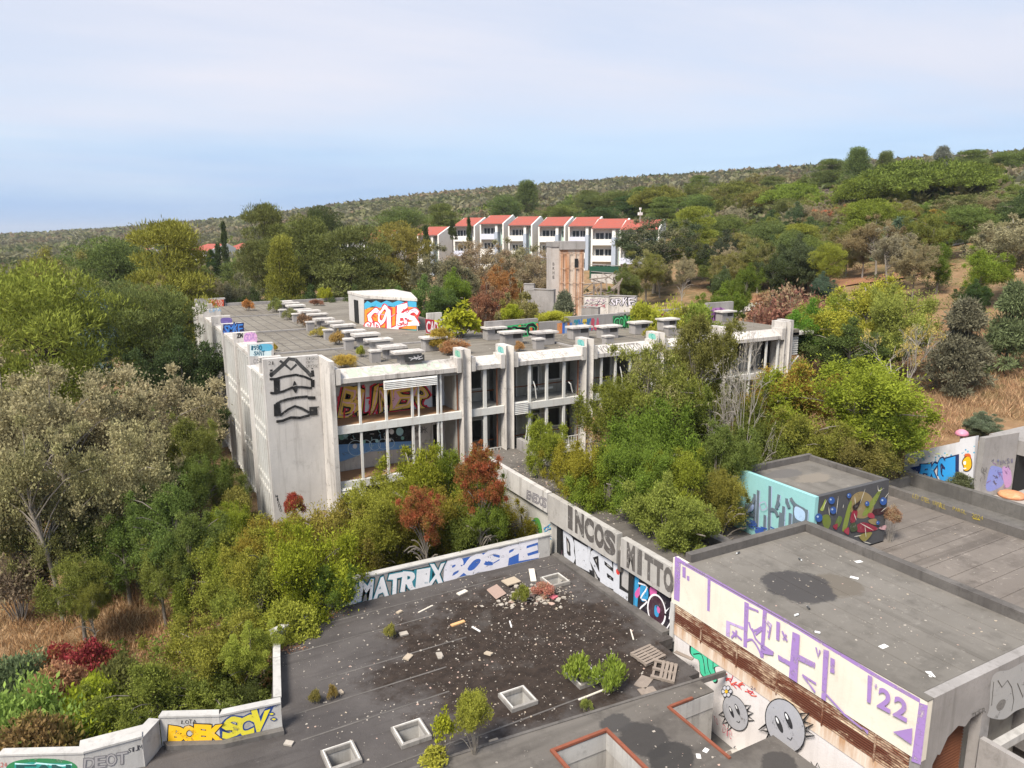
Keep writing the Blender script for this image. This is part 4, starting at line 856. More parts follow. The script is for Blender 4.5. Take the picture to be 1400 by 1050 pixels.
def mk(kind, seed, h0, r0, nc, nl, L, W, mat, lo=.3, shape='round', cr=(.20, .32), bark=None, limbs=22, trunk_r=.16, lobes=0, **kw):
    rng = np.random.default_rng(seed); C = []; rads = []
    while len(C) < nc:
        d = unit(rng.normal(size=3)); q = rng.uniform(.45, .86)
        if shape == 'round' and lobes:
            if not C: LB = [(unit(rng.normal(size=3)) * np.array([1, 1, .8]) * rng.uniform(.30, .72), rng.uniform(.20, .42)) for _ in range(lobes)]
            lc, lr = LB[len(C) % lobes]; q3 = lc + d * lr * rng.uniform(.55, 1.0)
            p = np.array([q3[0] * r0, q3[1] * r0, h0 * (lo + (1 - lo) * .5) + q3[2] * h0 * (1 - lo) * .5])
        elif shape == 'round':
            z = h0 * (lo + (1 - lo) * .5) + d[2] * q * h0 * (1 - lo) * .5; p = np.array([d[0] * r0 * q, d[1] * r0 * q, z])
            p[:2] *= 1 + .25 * math.sin(3 * math.atan2(d[1], d[0]) + seed)
        elif shape == 'umbrella':
            if d[2] < -.15: continue
            rr = r0 * rng.uniform(.15, .9); an = rng.uniform(0, 6.283); p = np.array([rr * math.cos(an), rr * math.sin(an), h0 * (.42 + .50 * math.sqrt(max(0, 1 - (rr / r0) ** 2)) * rng.uniform(.35, 1.0))])
        elif shape == 'cone':
            t = rng.random() ** .75; rr = r0 * (1 - t) ** .8 * rng.uniform(.35, .85); an = rng.uniform(0, 6.283); p = np.array([rr * math.cos(an), rr * math.sin(an), h0 * (lo + (1 - lo) * t * .95)])
        elif shape == 'pine':
            t = rng.random(); tier = (math.floor(t * 5) + .5 + rng.uniform(-.25, .25)) / 5; rr = r0 * (1 - tier ** 2.2) ** .5 * rng.uniform(.25, .9); an = rng.uniform(0, 6.283)
            p = np.array([rr * math.cos(an), rr * math.sin(an), h0 * (lo + (1 - lo) * tier * .93 + .04)])
        elif shape == 'column':
            t = rng.random(); rr = r0 * (math.sin(math.pi * min(.98, .12 + .86 * t)) ** .6) * rng.uniform(.1, .7); an = rng.uniform(0, 6.283); p = np.array([rr * math.cos(an), rr * math.sin(an), h0 * (lo + (1 - lo) * t * .97)])
        else:   # shrub: several leaning stems from the ground
            an = rng.uniform(0, 6.283); rr = r0 * rng.random() ** .6 * .8; top = h0 * (1 - .55 * (rr / r0) ** 2) * rng.uniform(.35, .9); p = np.array([rr * math.cos(an), rr * math.sin(an), top])
        k_ = rng.uniform(*cr)
        if lobes and rng.random() < .3: ax = unit(p - np.array([0, 0, h0 * .5])); p = p + (ax + np.array([0, 0, .5])) * r0 * rng.uniform(.08, .26); k_ *= .62
        C.append(p); rads.append(r0 * k_)
    C = np.array(C); rads = np.array(rads)
    top = (C[:, 2] + rads * kw.get('flat_', (1, 1, .75))[2]).max(); C[:, 2] *= h0 / top
    V, v, h = cards(C, rads, nl, L, W, rng=rng, **kw)
    V[:, :, 2] = np.maximum(V[:, :, 2], .02 * h0)
    m = MB()
    if shape == 'shrub':
        for i in rng.choice(len(C), min(limbs, len(C)), False): limb(m, (rng.normal(0, .1), rng.normal(0, .1), -.3), C[i], trunk_r * .6, .012, rng)
    else:
        zt = h0 * (.8 if shape in ('cone', 'column', 'pine') else .62 if shape == 'umbrella' else .58); bend = rng.normal(0, .03 * h0, 2)
        tr = [(bend[0] * t * t * 2, bend[1] * math.sin(t * 2.5), -.5 + (zt + .5) * t) for t in np.linspace(0, 1, 7)]
        m.tube(tr, [trunk_r * (1.25 - .85 * t) for t in np.linspace(0, 1, 7)], 7, False)
        for i in rng.choice(len(C), min(limbs, len(C)), False):
            z = min(C[i][2] * rng.uniform(.62, .9), zt * .98); t = (z + .5) / (zt + .5); limb(m, (bend[0] * t * t * 2, bend[1] * math.sin(t * 2.5), z), C[i], trunk_r * .42 * (1.1 - t * .6), .02, rng)
    proto(kind, h0, r0, card_mesh('crown', V, v, h, mat), m.mesh('trunk', bark or mBark, True))
mk('oak1', 1, 8, 4.5, 150, 290, .13, .085, mLeafD, .18, 'round', (.12, .22), lobes=13, shell=.1, limbs=40)
mk('oak2', 2, 8, 4.5, 140, 300, .13, .085, mLeafD, .22, 'round', (.12, .23), lobes=12, shell=.1, limbs=40)
mk('ash1', 3, 6, 3.2, 150, 290, .12, .055, mLeaf, .10, 'round', (.13, .25), out=.7, up=.4, lobes=13, shell=.05, flat_=(1, 1, .85), limbs=34)
mk('ash2', 4, 6, 3.0, 140, 310, .12, .055, mLeaf, .08, 'round', (.13, .25), out=.7, up=.5, flat_=(1, 1, 1.2), lobes=12, shell=.05, limbs=34)
mk('pine1', 5, 13, 4.4, 90, 380, .30, .075, mNeedle, .28, 'pine', (.20, .32), shell=.72, bark=mBarkD, trunk_r=.22, up=.9, out=.7, rnd=.55, flat_=(1, 1, .55))
mk('pine2', 6, 13, 4.4, 85, 380, .30, .075, mNeedle, .2, 'round', (.20, .30), shell=.72, bark=mBarkD, trunk_r=.22, up=.9, out=.7, rnd=.55, flat_=(1, 1, .7))
mk('pine3', 16, 13, 4.4, 75, 380, .30, .085, mNeedle, .12, 'cone', (.24, .36), shell=.72, bark=mBarkD, trunk_r=.22, up=.9, out=.7, rnd=.55, flat_=(1, 1, .7))
mk('umbrella', 7, 12, 9, 170, 200, .42, .15, mNeedle, .4, 'umbrella', (.10, .16), bark=mBarkD, trunk_r=.4, up=.9, out=.6, rnd=.5, flat_=(1, 1, .6))
mk('cypress', 8, 10, 1.1, 60, 150, .34, .16, mNeedle, .02, 'column', (.35, .55), bark=mBarkD, up=1.2, out=.4, rnd=.4, flat_=(1, 1, 1.5))
mk('cedar', 9, 7, 3.2, 70, 330, .34, .10, mNeedle, .05, 'cone', (.22, .34), bark=mBarkD, up=.1, out=1.0, rnd=.6, flat_=(1, 1, .4))
mk('laurel', 10, 5, 3.0, 130, 290, .12, .065, mLeaf, .05, 'round', (.13, .22), up=.4, shell=.5, lobes=10)
mk('shrub1', 11, 3, 1.8, 34, 380, .15, .085, mLeaf, 0, 'shrub', (.20, .34), limbs=14, trunk_r=.06, up=.5, flat_=(1, 1, 1))
mk('shrub2', 12, 3, 1.8, 28, 420, .15, .085, mLeaf, 0, 'shrub', (.24, .38), limbs=12, trunk_r=.06, up=.7, flat_=(1, 1, 1.2))
mk('sumac', 13, 3.2, 1.7, 40, 330, .17, .09, mLeafR, 0, 'shrub', (.20, .32), limbs=14, trunk_r=.05, up=.2, flat_=(1, 1, 1.1))
mk('dryshrub', 14, 2.6, 1.6, 34, 170, .16, .09, mLeafD, 0, 'shrub', (.22, .36), bark=mTwig, limbs=22, trunk_r=.05, flat_=(1, 1, 1))
mk('young', 15, 5, 1.6, 34, 300, .19, .09, mLeaf, .15, 'column', (.30, .5), trunk_r=.06, up=.6, flat_=(1, 1, .9))
mk('oak3', 17, 8, 4.2, 120, 210, .15, .09, mLeafD, .30, 'round', (.10, .18), bark=mTwig, lobes=8, shell=.3, limbs=40)
def bare(kind, seed, h0, r0, n1_, leaves_=0):
    rng = np.random.default_rng(seed); m = MB(); tips = []
    def grow_(p, d, L, r, lev):
        q = p + d * L; P = limb(m, p, q, r, r * .6, rng, .06, 3, 4)
        q = np.array(P[-1]); tips.append(q)
        if lev == 0: return
        for _ in range(rng.integers(2, 5)):
            nd = unit(d + rng.normal(0, .55, 3) + np.array([0, 0, .15])); grow_(p + (q - p) * rng.uniform(.45, 1), nd, L * rng.uniform(.5, .78), r * .58, lev - 1)
    for _ in range(n1_): grow_(np.array([rng.normal(0, .25), rng.normal(0, .25), -.3]), unit(np.array([rng.normal(0, .33), rng.normal(0, .33), 1])), h0 * .40, .06, 4)
    tp_ = np.array(tips); k = h0 / tp_[:, 2].max(); m.v = [(x * k, y * k, z * k) for x, y, z in m.v]
    C = tp_[rng.choice(len(tp_), 40, False)] * k; V, v, h = cards(C, np.full(40, .35), max(2, leaves_), .16, .09, rng=rng)
    proto(kind, h0, r0, card_mesh('crown', V, v, h, mLeafD), m.mesh('trunk', mTwig))
bare('bare', 21, 7, 3.0, 5, 6); bare('bare2', 22, 6, 3.0, 3, 40)
mk('redash', 41, 5, 2.6, 120, 230, .12, .06, mLeafR, .06, 'round', (.13, .25), out=.7, up=.4, lobes=11, shell=.05, limbs=30)
mk('weed', 31, .9, .5, 26, 60, .12, .035, mLeaf, 0, 'shrub', (.16, .30), limbs=18, trunk_r=.012, up=1.4, out=.4, rnd=.4, flat_=(1, 1, 1.6))
mk('bigleaf', 32, 3, 1.7, 46, 22, .36, .27, mLeaf, 0, 'shrub', (.14, .26), limbs=22, trunk_r=.06, up=-.2, out=.8, rnd=.5)
NAMES = {'redash': 'sumac_tree', 'weed': 'weed', 'bigleaf': 'catalpa_sapling', 'oak1': 'oak_tree', 'oak2': 'oak_tree', 'oak3': 'oak_tree', 'ash1': 'ash_tree', 'ash2': 'ash_tree', 'pine1': 'pine_tree', 'pine2': 'pine_tree', 'pine3': 'pine_tree', 'umbrella': 'umbrella_pine', 'cypress': 'cypress_tree', 'cedar': 'cedar_tree', 'laurel': 'laurel_tree', 'shrub1': 'shrub', 'shrub2': 'shrub', 'sumac': 'sumac_shrub', 'dryshrub': 'dry_shrub', 'young': 'young_tree', 'bare': 'bare_tree', 'bare2': 'bare_tree'}
CATS = {'weed': 'weed', 'bigleaf': 'sapling', 'shrub1': 'shrub', 'shrub2': 'shrub', 'sumac': 'shrub', 'dryshrub': 'shrub'}
LOW = {'weed': 0, 'bigleaf': 0, 'oak1': .18, 'oak2': .22, 'oak3': .3, 'pine1': .25, 'pine2': .2, 'umbrella': .05, 'shrub1': 0, 'shrub2': 0, 'sumac': 0, 'dryshrub': 0, 'bare': 0, 'bare2': 0}
RATIO = {'redash': 1.3, 'weed': 3, 'bigleaf': 1.6, 'oak1': 1.15, 'oak2': 1.15, 'oak3': 1.0, 'ash1': 1.15, 'ash2': 1.15, 'cypress': 9, 'cedar': 1.5, 'young': 2.2, 'pine1': 1.5, 'pine2': 1.15, 'pine3': 1.7, 'umbrella': .62, 'bare': 3, 'bare2': 2, 'laurel': .95, 'shrub1': 1.1, 'shrub2': 1.2, 'sumac': 1.2, 'dryshrub': 1.1}
TR = random.Random(5); TREES = []
def T(px_, py_, d, wpx, kind, col, label=None, group=None, zb=None, xy=None):
    """one tree: its top stands at the photo pixel, d metres off, its crown about wpx pixels wide"""
    h0, r0, cm, tm = PROTO[kind]
    if zb is None and d < 62 and kind not in ('bare', 'bare2', 'pine1', 'pine2', 'cedar', 'umbrella', 'cypress'):     # keep low plants on the ground instead of on tall stems
        lim = {'ash1': 1.9, 'ash2': 1.9, 'oak1': 1.9, 'oak2': 1.9, 'oak3': 2.0, 'laurel': 1.5, 'sumac': 1.3, 'redash': 2.6}.get(kind, 1.0); d1 = d
        while d1 < d * 1.22:
            q_ = at(px_, py_, d1); w__ = wpx * d1 * 1.05 / FPX * (1.5 if kind[:2] in ('as', 'oa', 'la', 'sh') else 1.1)
            if q_[2] - terr1(q_[0], q_[1]) <= lim * w__ * RATIO.get(kind, 1.25): break
            if (q_[1] > 37.0 and 5 < q_[0] < 47) or (q_[0] > 17.2 and q_[0] < 22 and q_[1] > 20): break
            d1 += .25
        d = d1
    p = at(px_, py_, d); zg = terr1(p[0], p[1]) if zb is None else zb; h = max(.5, (p[2] - zg) * (1.05 if zb is None else 1.0)); dist = math.sqrt(p[0] ** 2 + p[1] ** 2 + (p[2] - HC) ** 2)
    r = wpx * dist / FPX / 2
    if d < 70 and zb is None: r *= 1.5 if kind[:2] in ('as', 'oa', 'la', 'sh') else 1.1
    elif zb is None and kind not in ('cypress', 'umbrella'): r *= 1.12
    e = empty(NAMES[kind], label or 'tree', CATS.get(kind, 'tree'), group, (p[0], p[1], zg)); e.rotation_euler = (0, 0, TR.uniform(0, 6.283)); hc = min(h * (1 - LOW.get(kind, .1)), 2 * r * RATIO.get(kind, 1.25)); kz = hc / (h0 * (1 - LOW.get(kind, .1)))
    e['_px'] = (px_, py_); e['_tone'] = col[:3]
    c_ = link('crown', cm, e, (0, 0, h - kz * h0)); c_.scale = (r / r0, r / r0, kz); c_.color = (*[max(.005, v * k_ * TR.uniform(.92, 1.08)) for v, k_ in zip(col, (1.85, 1.72, 1.95))], 1); t_ = link('trunk', tm, e); t_.scale = (min(r / r0, 1.6), min(r / r0, 1.6), h / h0); TREES.append(e); return e
GR, YG, OL, OKC, DK, PN, PB, RD, OR, BRN = (.085, .125, .020), (.20, .22, .028), (.115, .115, .030), (.17, .16, .085), (.042, .062, .020), (.085, .112, .03), (.13, .158, .026), (.24, .04, .022), (.26, .12, .035), (.19, .11, .06)
GG = (.105, .115, .06)
S = T
# --- behind and left of the building
S(40, 372, 62, 165, 'pine2', PB, 'bright yellow-green rounded pine at the far left edge')
S(222, 314, 85, 118, 'pine1', PB, 'tall pine with stacked clumps rising left of the roof corner')
S(62, 343, 112, 100, 'oak1', OL, 'olive rounded tree behind the bright left pine')
S(140, 330, 125, 95, 'pine2', PN, 'green pine behind the pale house in the left woods')
S(172, 338, 135, 60, 'pine1', PN, 'small green pine just left of the tall stacked pine')
S(105, 372, 95, 90, 'oak2', (.12, .125, .05), 'grey-olive tree between the two left pines')
S(160, 392, 80, 85, 'pine2', PN, 'lower green pine at the foot of the tall stacked pine')
S(122, 405, 72, 60, 'cedar', (.10, .13, .11), 'blue-grey cedar between the left pines')
S(215, 385, 70, 60, 'oak2', OL, 'small olive oak under the tall stacked pine')
S(205, 400, 64, 100, 'pine2', PN, 'broad low pine left of the roof corner')
S(285, 372, 92, 60, 'oak3', OKC, 'tan thin-leaved oak beside the roof corner')
S(330, 378, 88, 75, 'oak2', (.14, .14, .07), 'pale olive oak behind the far roof edge')
S(305, 308, 170, 10, 'cypress', DK, 'thin dark cypress pointing above the left white house', 'cypresses')
S(297, 338, 150, 13, 'cypress', DK, 'short dark cypress before the left white house', 'cypresses')
S(288, 345, 150, 16, 'cedar', DK, 'small dark conifer before the left white house')
S(357, 289, 102, 75, 'pine1', PN, 'tall green pine behind the far roof edge, left of its row')
S(410, 302, 98, 90, 'pine2', PN, 'dense dark-green pine in the middle of the row behind the roof')
S(384, 330, 92, 70, 'pine3', PB, 'yellow-green pine in front of the row behind the roof')
S(440, 288, 130, 60, 'pine2', DK, 'distant dark pine above the row behind the roof')
S(480, 318, 95, 115, 'pine1', PN, 'wide green pine behind the stair house')
S(545, 309, 104, 78, 'pine2', (.14, .15, .03), 'golden-green pine left of the first terrace house')
S(550, 286, 190, 70, 'pine2', PN, 'round green pine on the slope above the golden-green pine')
S(605, 282, 200, 50, 'pine1', PN, 'dark pine on the slope above the cypresses')
S(582, 312, 148, 13, 'cypress', DK, 'stout dark cypress before the first terrace house', 'cypresses')
S(618, 305, 146, 14, 'cedar', DK, 'small dark conifer beside the second terrace house')
S(641, 301, 146, 8, 'cypress', DK, 'thin dark cypress before the second terrace house', 'cypresses')
S(595, 340, 92, 110, 'oak2', GG, 'grey-green oak in front of the cypresses')
S(650, 333, 100, 95, 'oak1', OKC, 'large tan-olive oak below the terrace houses')
S(705, 330, 102, 110, 'oak2', (.17, .155, .075), 'wide tan-olive oak left of the rusty tower')
S(735, 345, 96, 70, 'oak1', OKC, 'pale oak touching the rusty tower')
S(580, 382, 76, 75, 'laurel', (.07, .12, .03), 'rounded green tree right of the stair house')
S(625, 372, 80, 60, 'laurel', GR, 'fresh green tree in front of the tan oaks')
S(682, 362, 72, 70, 'oak3', (0.19, 0.105, 0.035), 'orange-leaved tree behind the rear parapet')
S(665, 385, 68, 60, 'oak3', (0.17, 0.085, 0.04), 'rust-red small tree behind the rear parapet')
S(715, 395, 66, 70, 'oak3', OL, 'thin olive tree with pale stems beside the rear parapet')
S(540, 398, 78, 60, 'ash1', GR, 'green tree peeping over the stair house')
S(440, 398, 88, 14, 'shrub1', YG, 'small vine-covered stub at the rear roof edge')
S(345, 400, 84, 60, 'laurel', DK, 'dark bush along the rear roof edge, left')
S(420, 395, 86, 80, 'laurel', DK, 'dark bush along the rear roof edge, middle')
S(480, 395, 84, 70, 'laurel', (.05, .075, .022), 'dark bush along the rear roof edge, beside the stair house')
# --- centre right
S(897, 299, 112, 118, 'oak1', (.05, .072, .030), 'large dark green evergreen oak beside the last terrace house')
S(946, 288, 118, 66, 'pine1', PB, 'yellow-green pine beside the dark evergreen oak')
S(985, 318, 112, 80, 'laurel', (.045, .055, .028), 'dark bushy tree below the yellow-green pine')
S(935, 350, 92, 38, 'oak3', OKC, 'small pale tree on the bare soil bank')
S(858, 365, 84, 52, 'laurel', (.08, .105, .03), 'green bush above the painted yard wall')
S(772, 405, 70, 50, 'cedar', (.10, .115, .07), 'conical grey-green bush before the rusty tower')
S(835, 395, 86, 40, 'laurel', GR, 'green bush right of the rusty tower')
S(880, 420, 58, 40, 'shrub1', YG, 'yellow-green climber on the rear parapet, left clump')
S(915, 416, 60, 60, 'shrub2', YG, 'yellow-green climber on the rear parapet, middle clump')
S(955, 420, 60, 50, 'shrub1', (.15, .19, .03), 'yellow-green climber on the rear parapet, right clump')
S(985, 392, 70, 60, 'laurel', GR, 'green bush behind the purple-tagged parapet')
S(1020, 362, 80, 50, 'ash1', GR, 'fresh green tree above the purple-tagged parapet')
S(1085, 392, 74, 90, 'dryshrub', (0.17, 0.09, 0.06), 'reddish-brown shrub right of the far roof end')
S(1055, 400, 80, 60, 'dryshrub', BRN, 'brown leafless-looking shrub beside the reddish one')
S(900, 257, 205, 82, 'umbrella', (0.1, 0.125, 0.024), 'flat-topped pine above the dark evergreen oak', 'umbrella pines')
S(1003, 251, 210, 90, 'umbrella', (0.1, 0.12, 0.024), 'flat-topped pine on the middle slope', 'umbrella pines')
S(1085, 252, 190, 88, 'umbrella', (0.11, 0.14, 0.024), 'small round-topped umbrella pine left of the giant one', 'umbrella pines')
S(1262, 217, 170, 165, 'umbrella', (0.085, 0.112, 0.02), 'giant wide umbrella pine crowning the right hillside', zb=15.5)
S(1190, 240, 168, 90, 'umbrella', (0.095, 0.118, 0.02), 'umbrella pine merging with the giant one on its left', 'umbrella pines', zb=16)
S(1325, 222, 172, 90, 'umbrella', (0.085, 0.108, 0.02), 'umbrella pine merging with the giant one on its right', 'umbrella pines', zb=16.5)
S(770, 282, 215, 60, 'pine2', PN, 'green pine right above the terrace roofs')
S(720, 249, 260, 52, 'pine3', PN, 'dark pine breaking the skyline at the centre')
S(690, 268, 250, 40, 'pine2', PN, 'green pine below the centre skyline pine')
S(840, 262, 240, 60, 'pine2', PN, 'pine on the slope above the roof aerial')
S(825, 285, 190, 60, 'pine2', DK, 'dark pine behind the terrace roofs')
S(860, 270, 215, 60, 'pine1', DK, 'dark pine left of the flat-topped pine')
S(950, 268, 200, 60, 'pine2', PN, 'pine between the two flat-topped pines')
S(1040, 262, 200, 60, 'pine2', OL, 'olive pine right of the flat-topped pines')
S(1174, 204, 235, 50, 'pine3', PN, 'pointed pine on the right skyline, left of a pair', 'skyline pines')
S(1212, 209, 235, 38, 'pine3', PN, 'pointed pine on the right skyline, right of a pair', 'skyline pines')
S(1135, 220, 240, 45, 'pine1', PN, 'loose pine on the right skyline left of the pair', 'skyline pines')
S(1290, 203, 250, 34, 'cedar', (.13, .14, .10), 'pale grey conifer on the skyline above the giant pine', 'skyline pines')
S(1328, 207, 250, 44, 'pine1', PN, 'pine on the skyline right of the pale conifer', 'skyline pines')
S(1388, 208, 240, 60, 'pine2', PN, 'pine on the skyline at the far right edge', 'skyline pines')
S(1110, 268, 170, 60, 'ash1', (.13, .18, .025), 'bright green tree under the small umbrella pine')
S(1150, 282, 150, 60, 'oak3', (.26, .11, .05), 'orange-brown oak left of the green mid-slope pine')
S(1135, 290, 160, 40, 'dryshrub', (.22, .15, .05), 'small rusty tree beside the orange-brown oak')
S(1125, 258, 200, 40, 'oak3', (.17, .15, .13), 'bare grey tree beside the small umbrella pine')
S(1197, 275, 122, 72, 'pine2', (.11, .145, .02), 'rounded green pine on the mid slope')
S(1235, 300, 118, 60, 'cedar', (.07, .10, .06), 'blue-green conifer right of the rounded pine')
S(1282, 288, 128, 70, 'ash1', (.19, .16, .03), 'yellowing tree under the giant umbrella pine')
S(1345, 264, 135, 125, 'oak1', (.085, .105, .028), 'large dark green oak right of the yellowing tree')
S(1393, 268, 150, 60, 'pine2', PN, 'pine behind the large dark green oak at the edge')
S(1160, 310, 110, 60, 'ash1', OL, 'olive tree with pale trunks on the mid slope')
S(1085, 318, 104, 50, 'pine2', PN, 'small green pine left of the soil path')
S(1092, 310, 108, 62, 'pine1', (.13, .165, .025), 'pine with bare leaning trunk above the soil path')
S(1136, 336, 92, 38, 'pine2', PB, 'small bright pine by the soil path')
S(1062, 290, 140, 60, 'laurel', DK, 'dark bush high on the middle slope')
S(1222, 314, 96, 80, 'oak2', OKC, 'grey-olive oak standing over the soil path')
S(1255, 330, 90, 55, 'oak1', (.15, .14, .07), 'grey-olive oak right of the path oak')
S(1287, 329, 93, 50, 'ash1', GR, 'slim green tree with white trunks on the slope')
S(1348, 338, 85, 66, 'ash1', (.14, .18, .025), 'spreading green tree with forked white trunk')
S(1392, 298, 88, 110, 'oak3', OKC, 'big tan oak at the right picture edge')
S(1040, 335, 108, 60, 'ash1', OL, 'olive tree above the gravel road bend')
S(1060, 350, 98, 50, 'laurel', DK, 'dark shrubby tree above the gravel road bend')
S(1190, 380, 64, 100, 'ash1', YG, 'yellow-green tree in front of the soil path, left')
S(1225, 388, 62, 70, 'ash2', (.17, .21, .04), 'yellow-green tree in front of the soil path, right')
S(1150, 400, 66, 70, 'ash2', (.16, .20, .03), 'yellow-green bush left of the laurel dome')
S(1118, 414, 63, 56, 'laurel', (.075, .14, .018), 'dense bright green dome beside the far roof end')
S(1165, 438, 61, 80, 'laurel', (.06, .095, .025), 'wide dark green bush right of the bright dome')
S(1240, 435, 57, 66, 'bare2', (.28, .22, .06), 'half-bare tree with yellow leaves and white limbs')
S(1322, 415, 60, 82, 'cedar', (0.1, 0.115, 0.06), 'feathery dark cedar on the dry bank')
S(1390, 392, 64, 60, 'cedar', (.10, .115, .05), 'feathery cedar at the right edge of the bank')
S(1330, 385, 75, 40, 'laurel', DK, 'round dark bush below the forked white trunk')
S(1130, 375, 80, 40, 'laurel', (.06, .085, .05), 'small blue-green bush below the small bright pine')
# --- big trees in the courtyard behind the corridor
S(955, 428, 44, 82, 'ash1', OL, 'tall olive tree with flat crown before the far facade')
S(895, 475, 40, 104, 'oak1', (.12, .125, .025), 'broad olive tree hiding the fourth pillar')
S(1018, 440, 41, 70, 'bare', (.20, .18, .12), 'leafless white-branched tree before the far facade')
S(840, 520, 39, 75, 'ash2', (.11, .125, .022), 'olive tree leaning on the third pillar')
S(830, 560, 38, 55, 'dryshrub', (.26, .19, .09), 'straw-coloured vine tangle below the third pillar')
S(902, 548, 36, 110, 'ash2', GR, 'fresh green bushy tree in the courtyard middle')
S(1075, 495, 46.5, 120, 'ash1', (.19, .15, .03), 'tree with orange-tipped leaves before the end pillar')
S(1168, 488, 45.5, 150, 'ash2', (.16, .20, .022), 'big bright green tree right of the orange-tipped tree')
S(1205, 540, 44.5, 80, 'ash1', (.13, .165, .025), 'green tree below the big bright one, beside the bank')
S(1040, 555, 42.5, 80, 'ash2', (.09, .115, .022), 'green young tree left of the cabin')
S(1090, 560, 42.5, 90, 'ash1', (.14, .165, .025), 'light green young tree behind the cabin')
S(1150, 585, 42.5, 80, 'ash2', OL, 'olive bush close behind the cabin')
S(1195, 600, 43.5, 70, 'ash1', (.12, .14, .03), 'olive bush right behind the cabin corner')
S(985, 580, 34, 70, 'ash1', (.09, .12, .03), 'green bush in front of the dark hollow')
S(740, 572, 38, 58, 'ash1', (.16, .19, .025), 'yellow-green tree standing before the third bay')
S(790, 605, 35, 70, 'ash2', (.16, .17, .022), 'yellow-green bush right of the corridor')
S(830, 610, 34, 80, 'ash1', (.12, .155, .02), 'green bush overhanging the corridor roof, left')
S(880, 600, 33, 80, 'ash2', (.10, .14, .02), 'green bush overhanging the corridor roof, middle')
S(935, 620, 32, 80, 'ash1', (.14, .155, .022), 'green bush with yellow tips beside the cabin')
S(915, 655, 30.5, 90, 'laurel', (.13, .17, .035), 'rounded light green bush spilling over the upstand')
S(985, 645, 31.5, 60, 'ash2', (.14, .15, .03), 'green-brown bush against the turquoise wall')
S(925, 505, 42, 84, 'ash1', (.115, .13, .025), 'olive tree filling the gap below the tall flat-crowned tree')
S(985, 510, 44, 80, 'ash2', (.12, .135, .025), 'olive-green tree behind the leafless white tree')
S(1000, 600, 36, 70, 'ash2', (.11, .135, .025), 'green bush between the dark hollow and the cabin')
# --- left foreground woods
S(236, 455, 56, 80, 'laurel', (.05, .075, .022), 'dark green laurel beside the finned facade')
S(188, 510, 50, 140, 'oak1', (0.205, 0.195, 0.1), 'large tan oak with grey branches left of the fins')
S(85, 505, 47, 160, 'oak2', (0.195, 0.195, 0.09), 'large tan-green oak in the left woods')
S(20, 495, 50, 130, 'oak2', (0.21, 0.195, 0.105), 'tan oak at the left picture edge')
S(50, 575, 40, 120, 'oak2', (0.175, 0.18, 0.075), 'olive-tan oak low at the left edge')
S(165, 580, 42, 120, 'oak1', (0.185, 0.18, 0.08), 'olive-tan oak in front of the large tan oak')
S(252, 570, 43, 56, 'ash1', (.11, .12, .03), 'olive bush tight against the finned facade')
S(272, 625, 40, 46, 'ash2', (.09, .13, .025), 'green bush at the foot of the fins')
S(230, 660, 38, 80, 'ash1', (.085, .13, .03), 'green tree among the left woods')
S(130, 720, 35, 42, 'young', (.09, .14, .025), 'slim fresh green sapling before the left oaks')
S(312, 690, 37, 44, 'ash2', (.15, .17, .022), 'yellow-green bush at the foot of the corner wall')
S(15, 745, 34, 70, 'dryshrub', (.14, .115, .075), 'grey thorny shrub at the left edge of the dry grass')
S(255, 700, 36, 64, 'ash1', (.10, .125, .03), 'green bush in the thicket below the fins')
S(286, 600, 47, 50, 'ash1', (.09, .115, .03), 'green bush halfway along the finned facade')
S(305, 645, 43, 44, 'ash2', (.10, .13, .03), 'green bush close to the first fin screen')
S(322, 672, 40, 40, 'shrub1', (.13, .14, .03), 'olive shrub at the base of the first fin screen')
S(272, 545, 55, 50, 'laurel', (.06, .085, .028), 'dark bush at the far end of the finned facade')
# --- front of the building
S(402, 680, 35.5, 26, 'sumac', (0.2, 0.045, 0.03), 'small crimson shrub against the corner wall')
S(440, 702, 35, 60, 'dryshrub', (.17, .13, .05), 'olive-brown shrub beside the crimson one')
S(515, 655, 34, 80, 'ash2', (.17, .17, .025), 'yellow-green tree before the left balcony')
S(565, 612, 36, 110, 'ash1', (.15, .165, .018), 'golden-green tree before the middle balcony')
S(612, 610, 37, 80, 'ash1', (.12, .145, .018), 'green tree before the first pillar')
S(655, 618, 33.5, 74, 'redash', (0.19, 0.055, 0.025), 'large red tree beside the corridor wall')
S(672, 655, 34, 60, 'ash1', (.10, .13, .02), 'green tree under the large red one')
S(580, 668, 32.5, 70, 'redash', (0.21, 0.065, 0.03), 'orange-red bush in the middle of the green thicket')
S(625, 690, 34.3, 90, 'ash2', (.09, .11, .02), 'dark green bush behind the lettered parapet, right')
S(530, 690, 34.3, 110, 'ash1', (.12, .125, .025), 'olive bush behind the lettered parapet, middle')
S(460, 685, 34.3, 110, 'ash2', (.17, .165, .03), 'yellowish bush behind the lettered parapet, left')
S(365, 716, 32, 84, 'ash1', (.18, .19, .028), 'yellow-green bush left of the corner wall foot')
S(410, 715, 30.5, 110, 'ash2', (.16, .19, .018), 'bright yellow-green bush behind the arrow')
S(350, 760, 31, 80, 'ash1', (.14, .16, .03), 'light green bush above the rubble edge')
S(440, 770, 29.8, 60, 'ash1', (.09, .12, .02), 'green branches hanging over the white arrow', )
S(395, 822, 28.4, 86, 'shrub1', (.17, .20, .03), 'pale green climber on the low broken parapet', zb=-.9)
S(345, 850, 26.6, 78, 'laurel', (.17, .22, .035), 'round light green bush beside the roof edge', zb=-2.2)
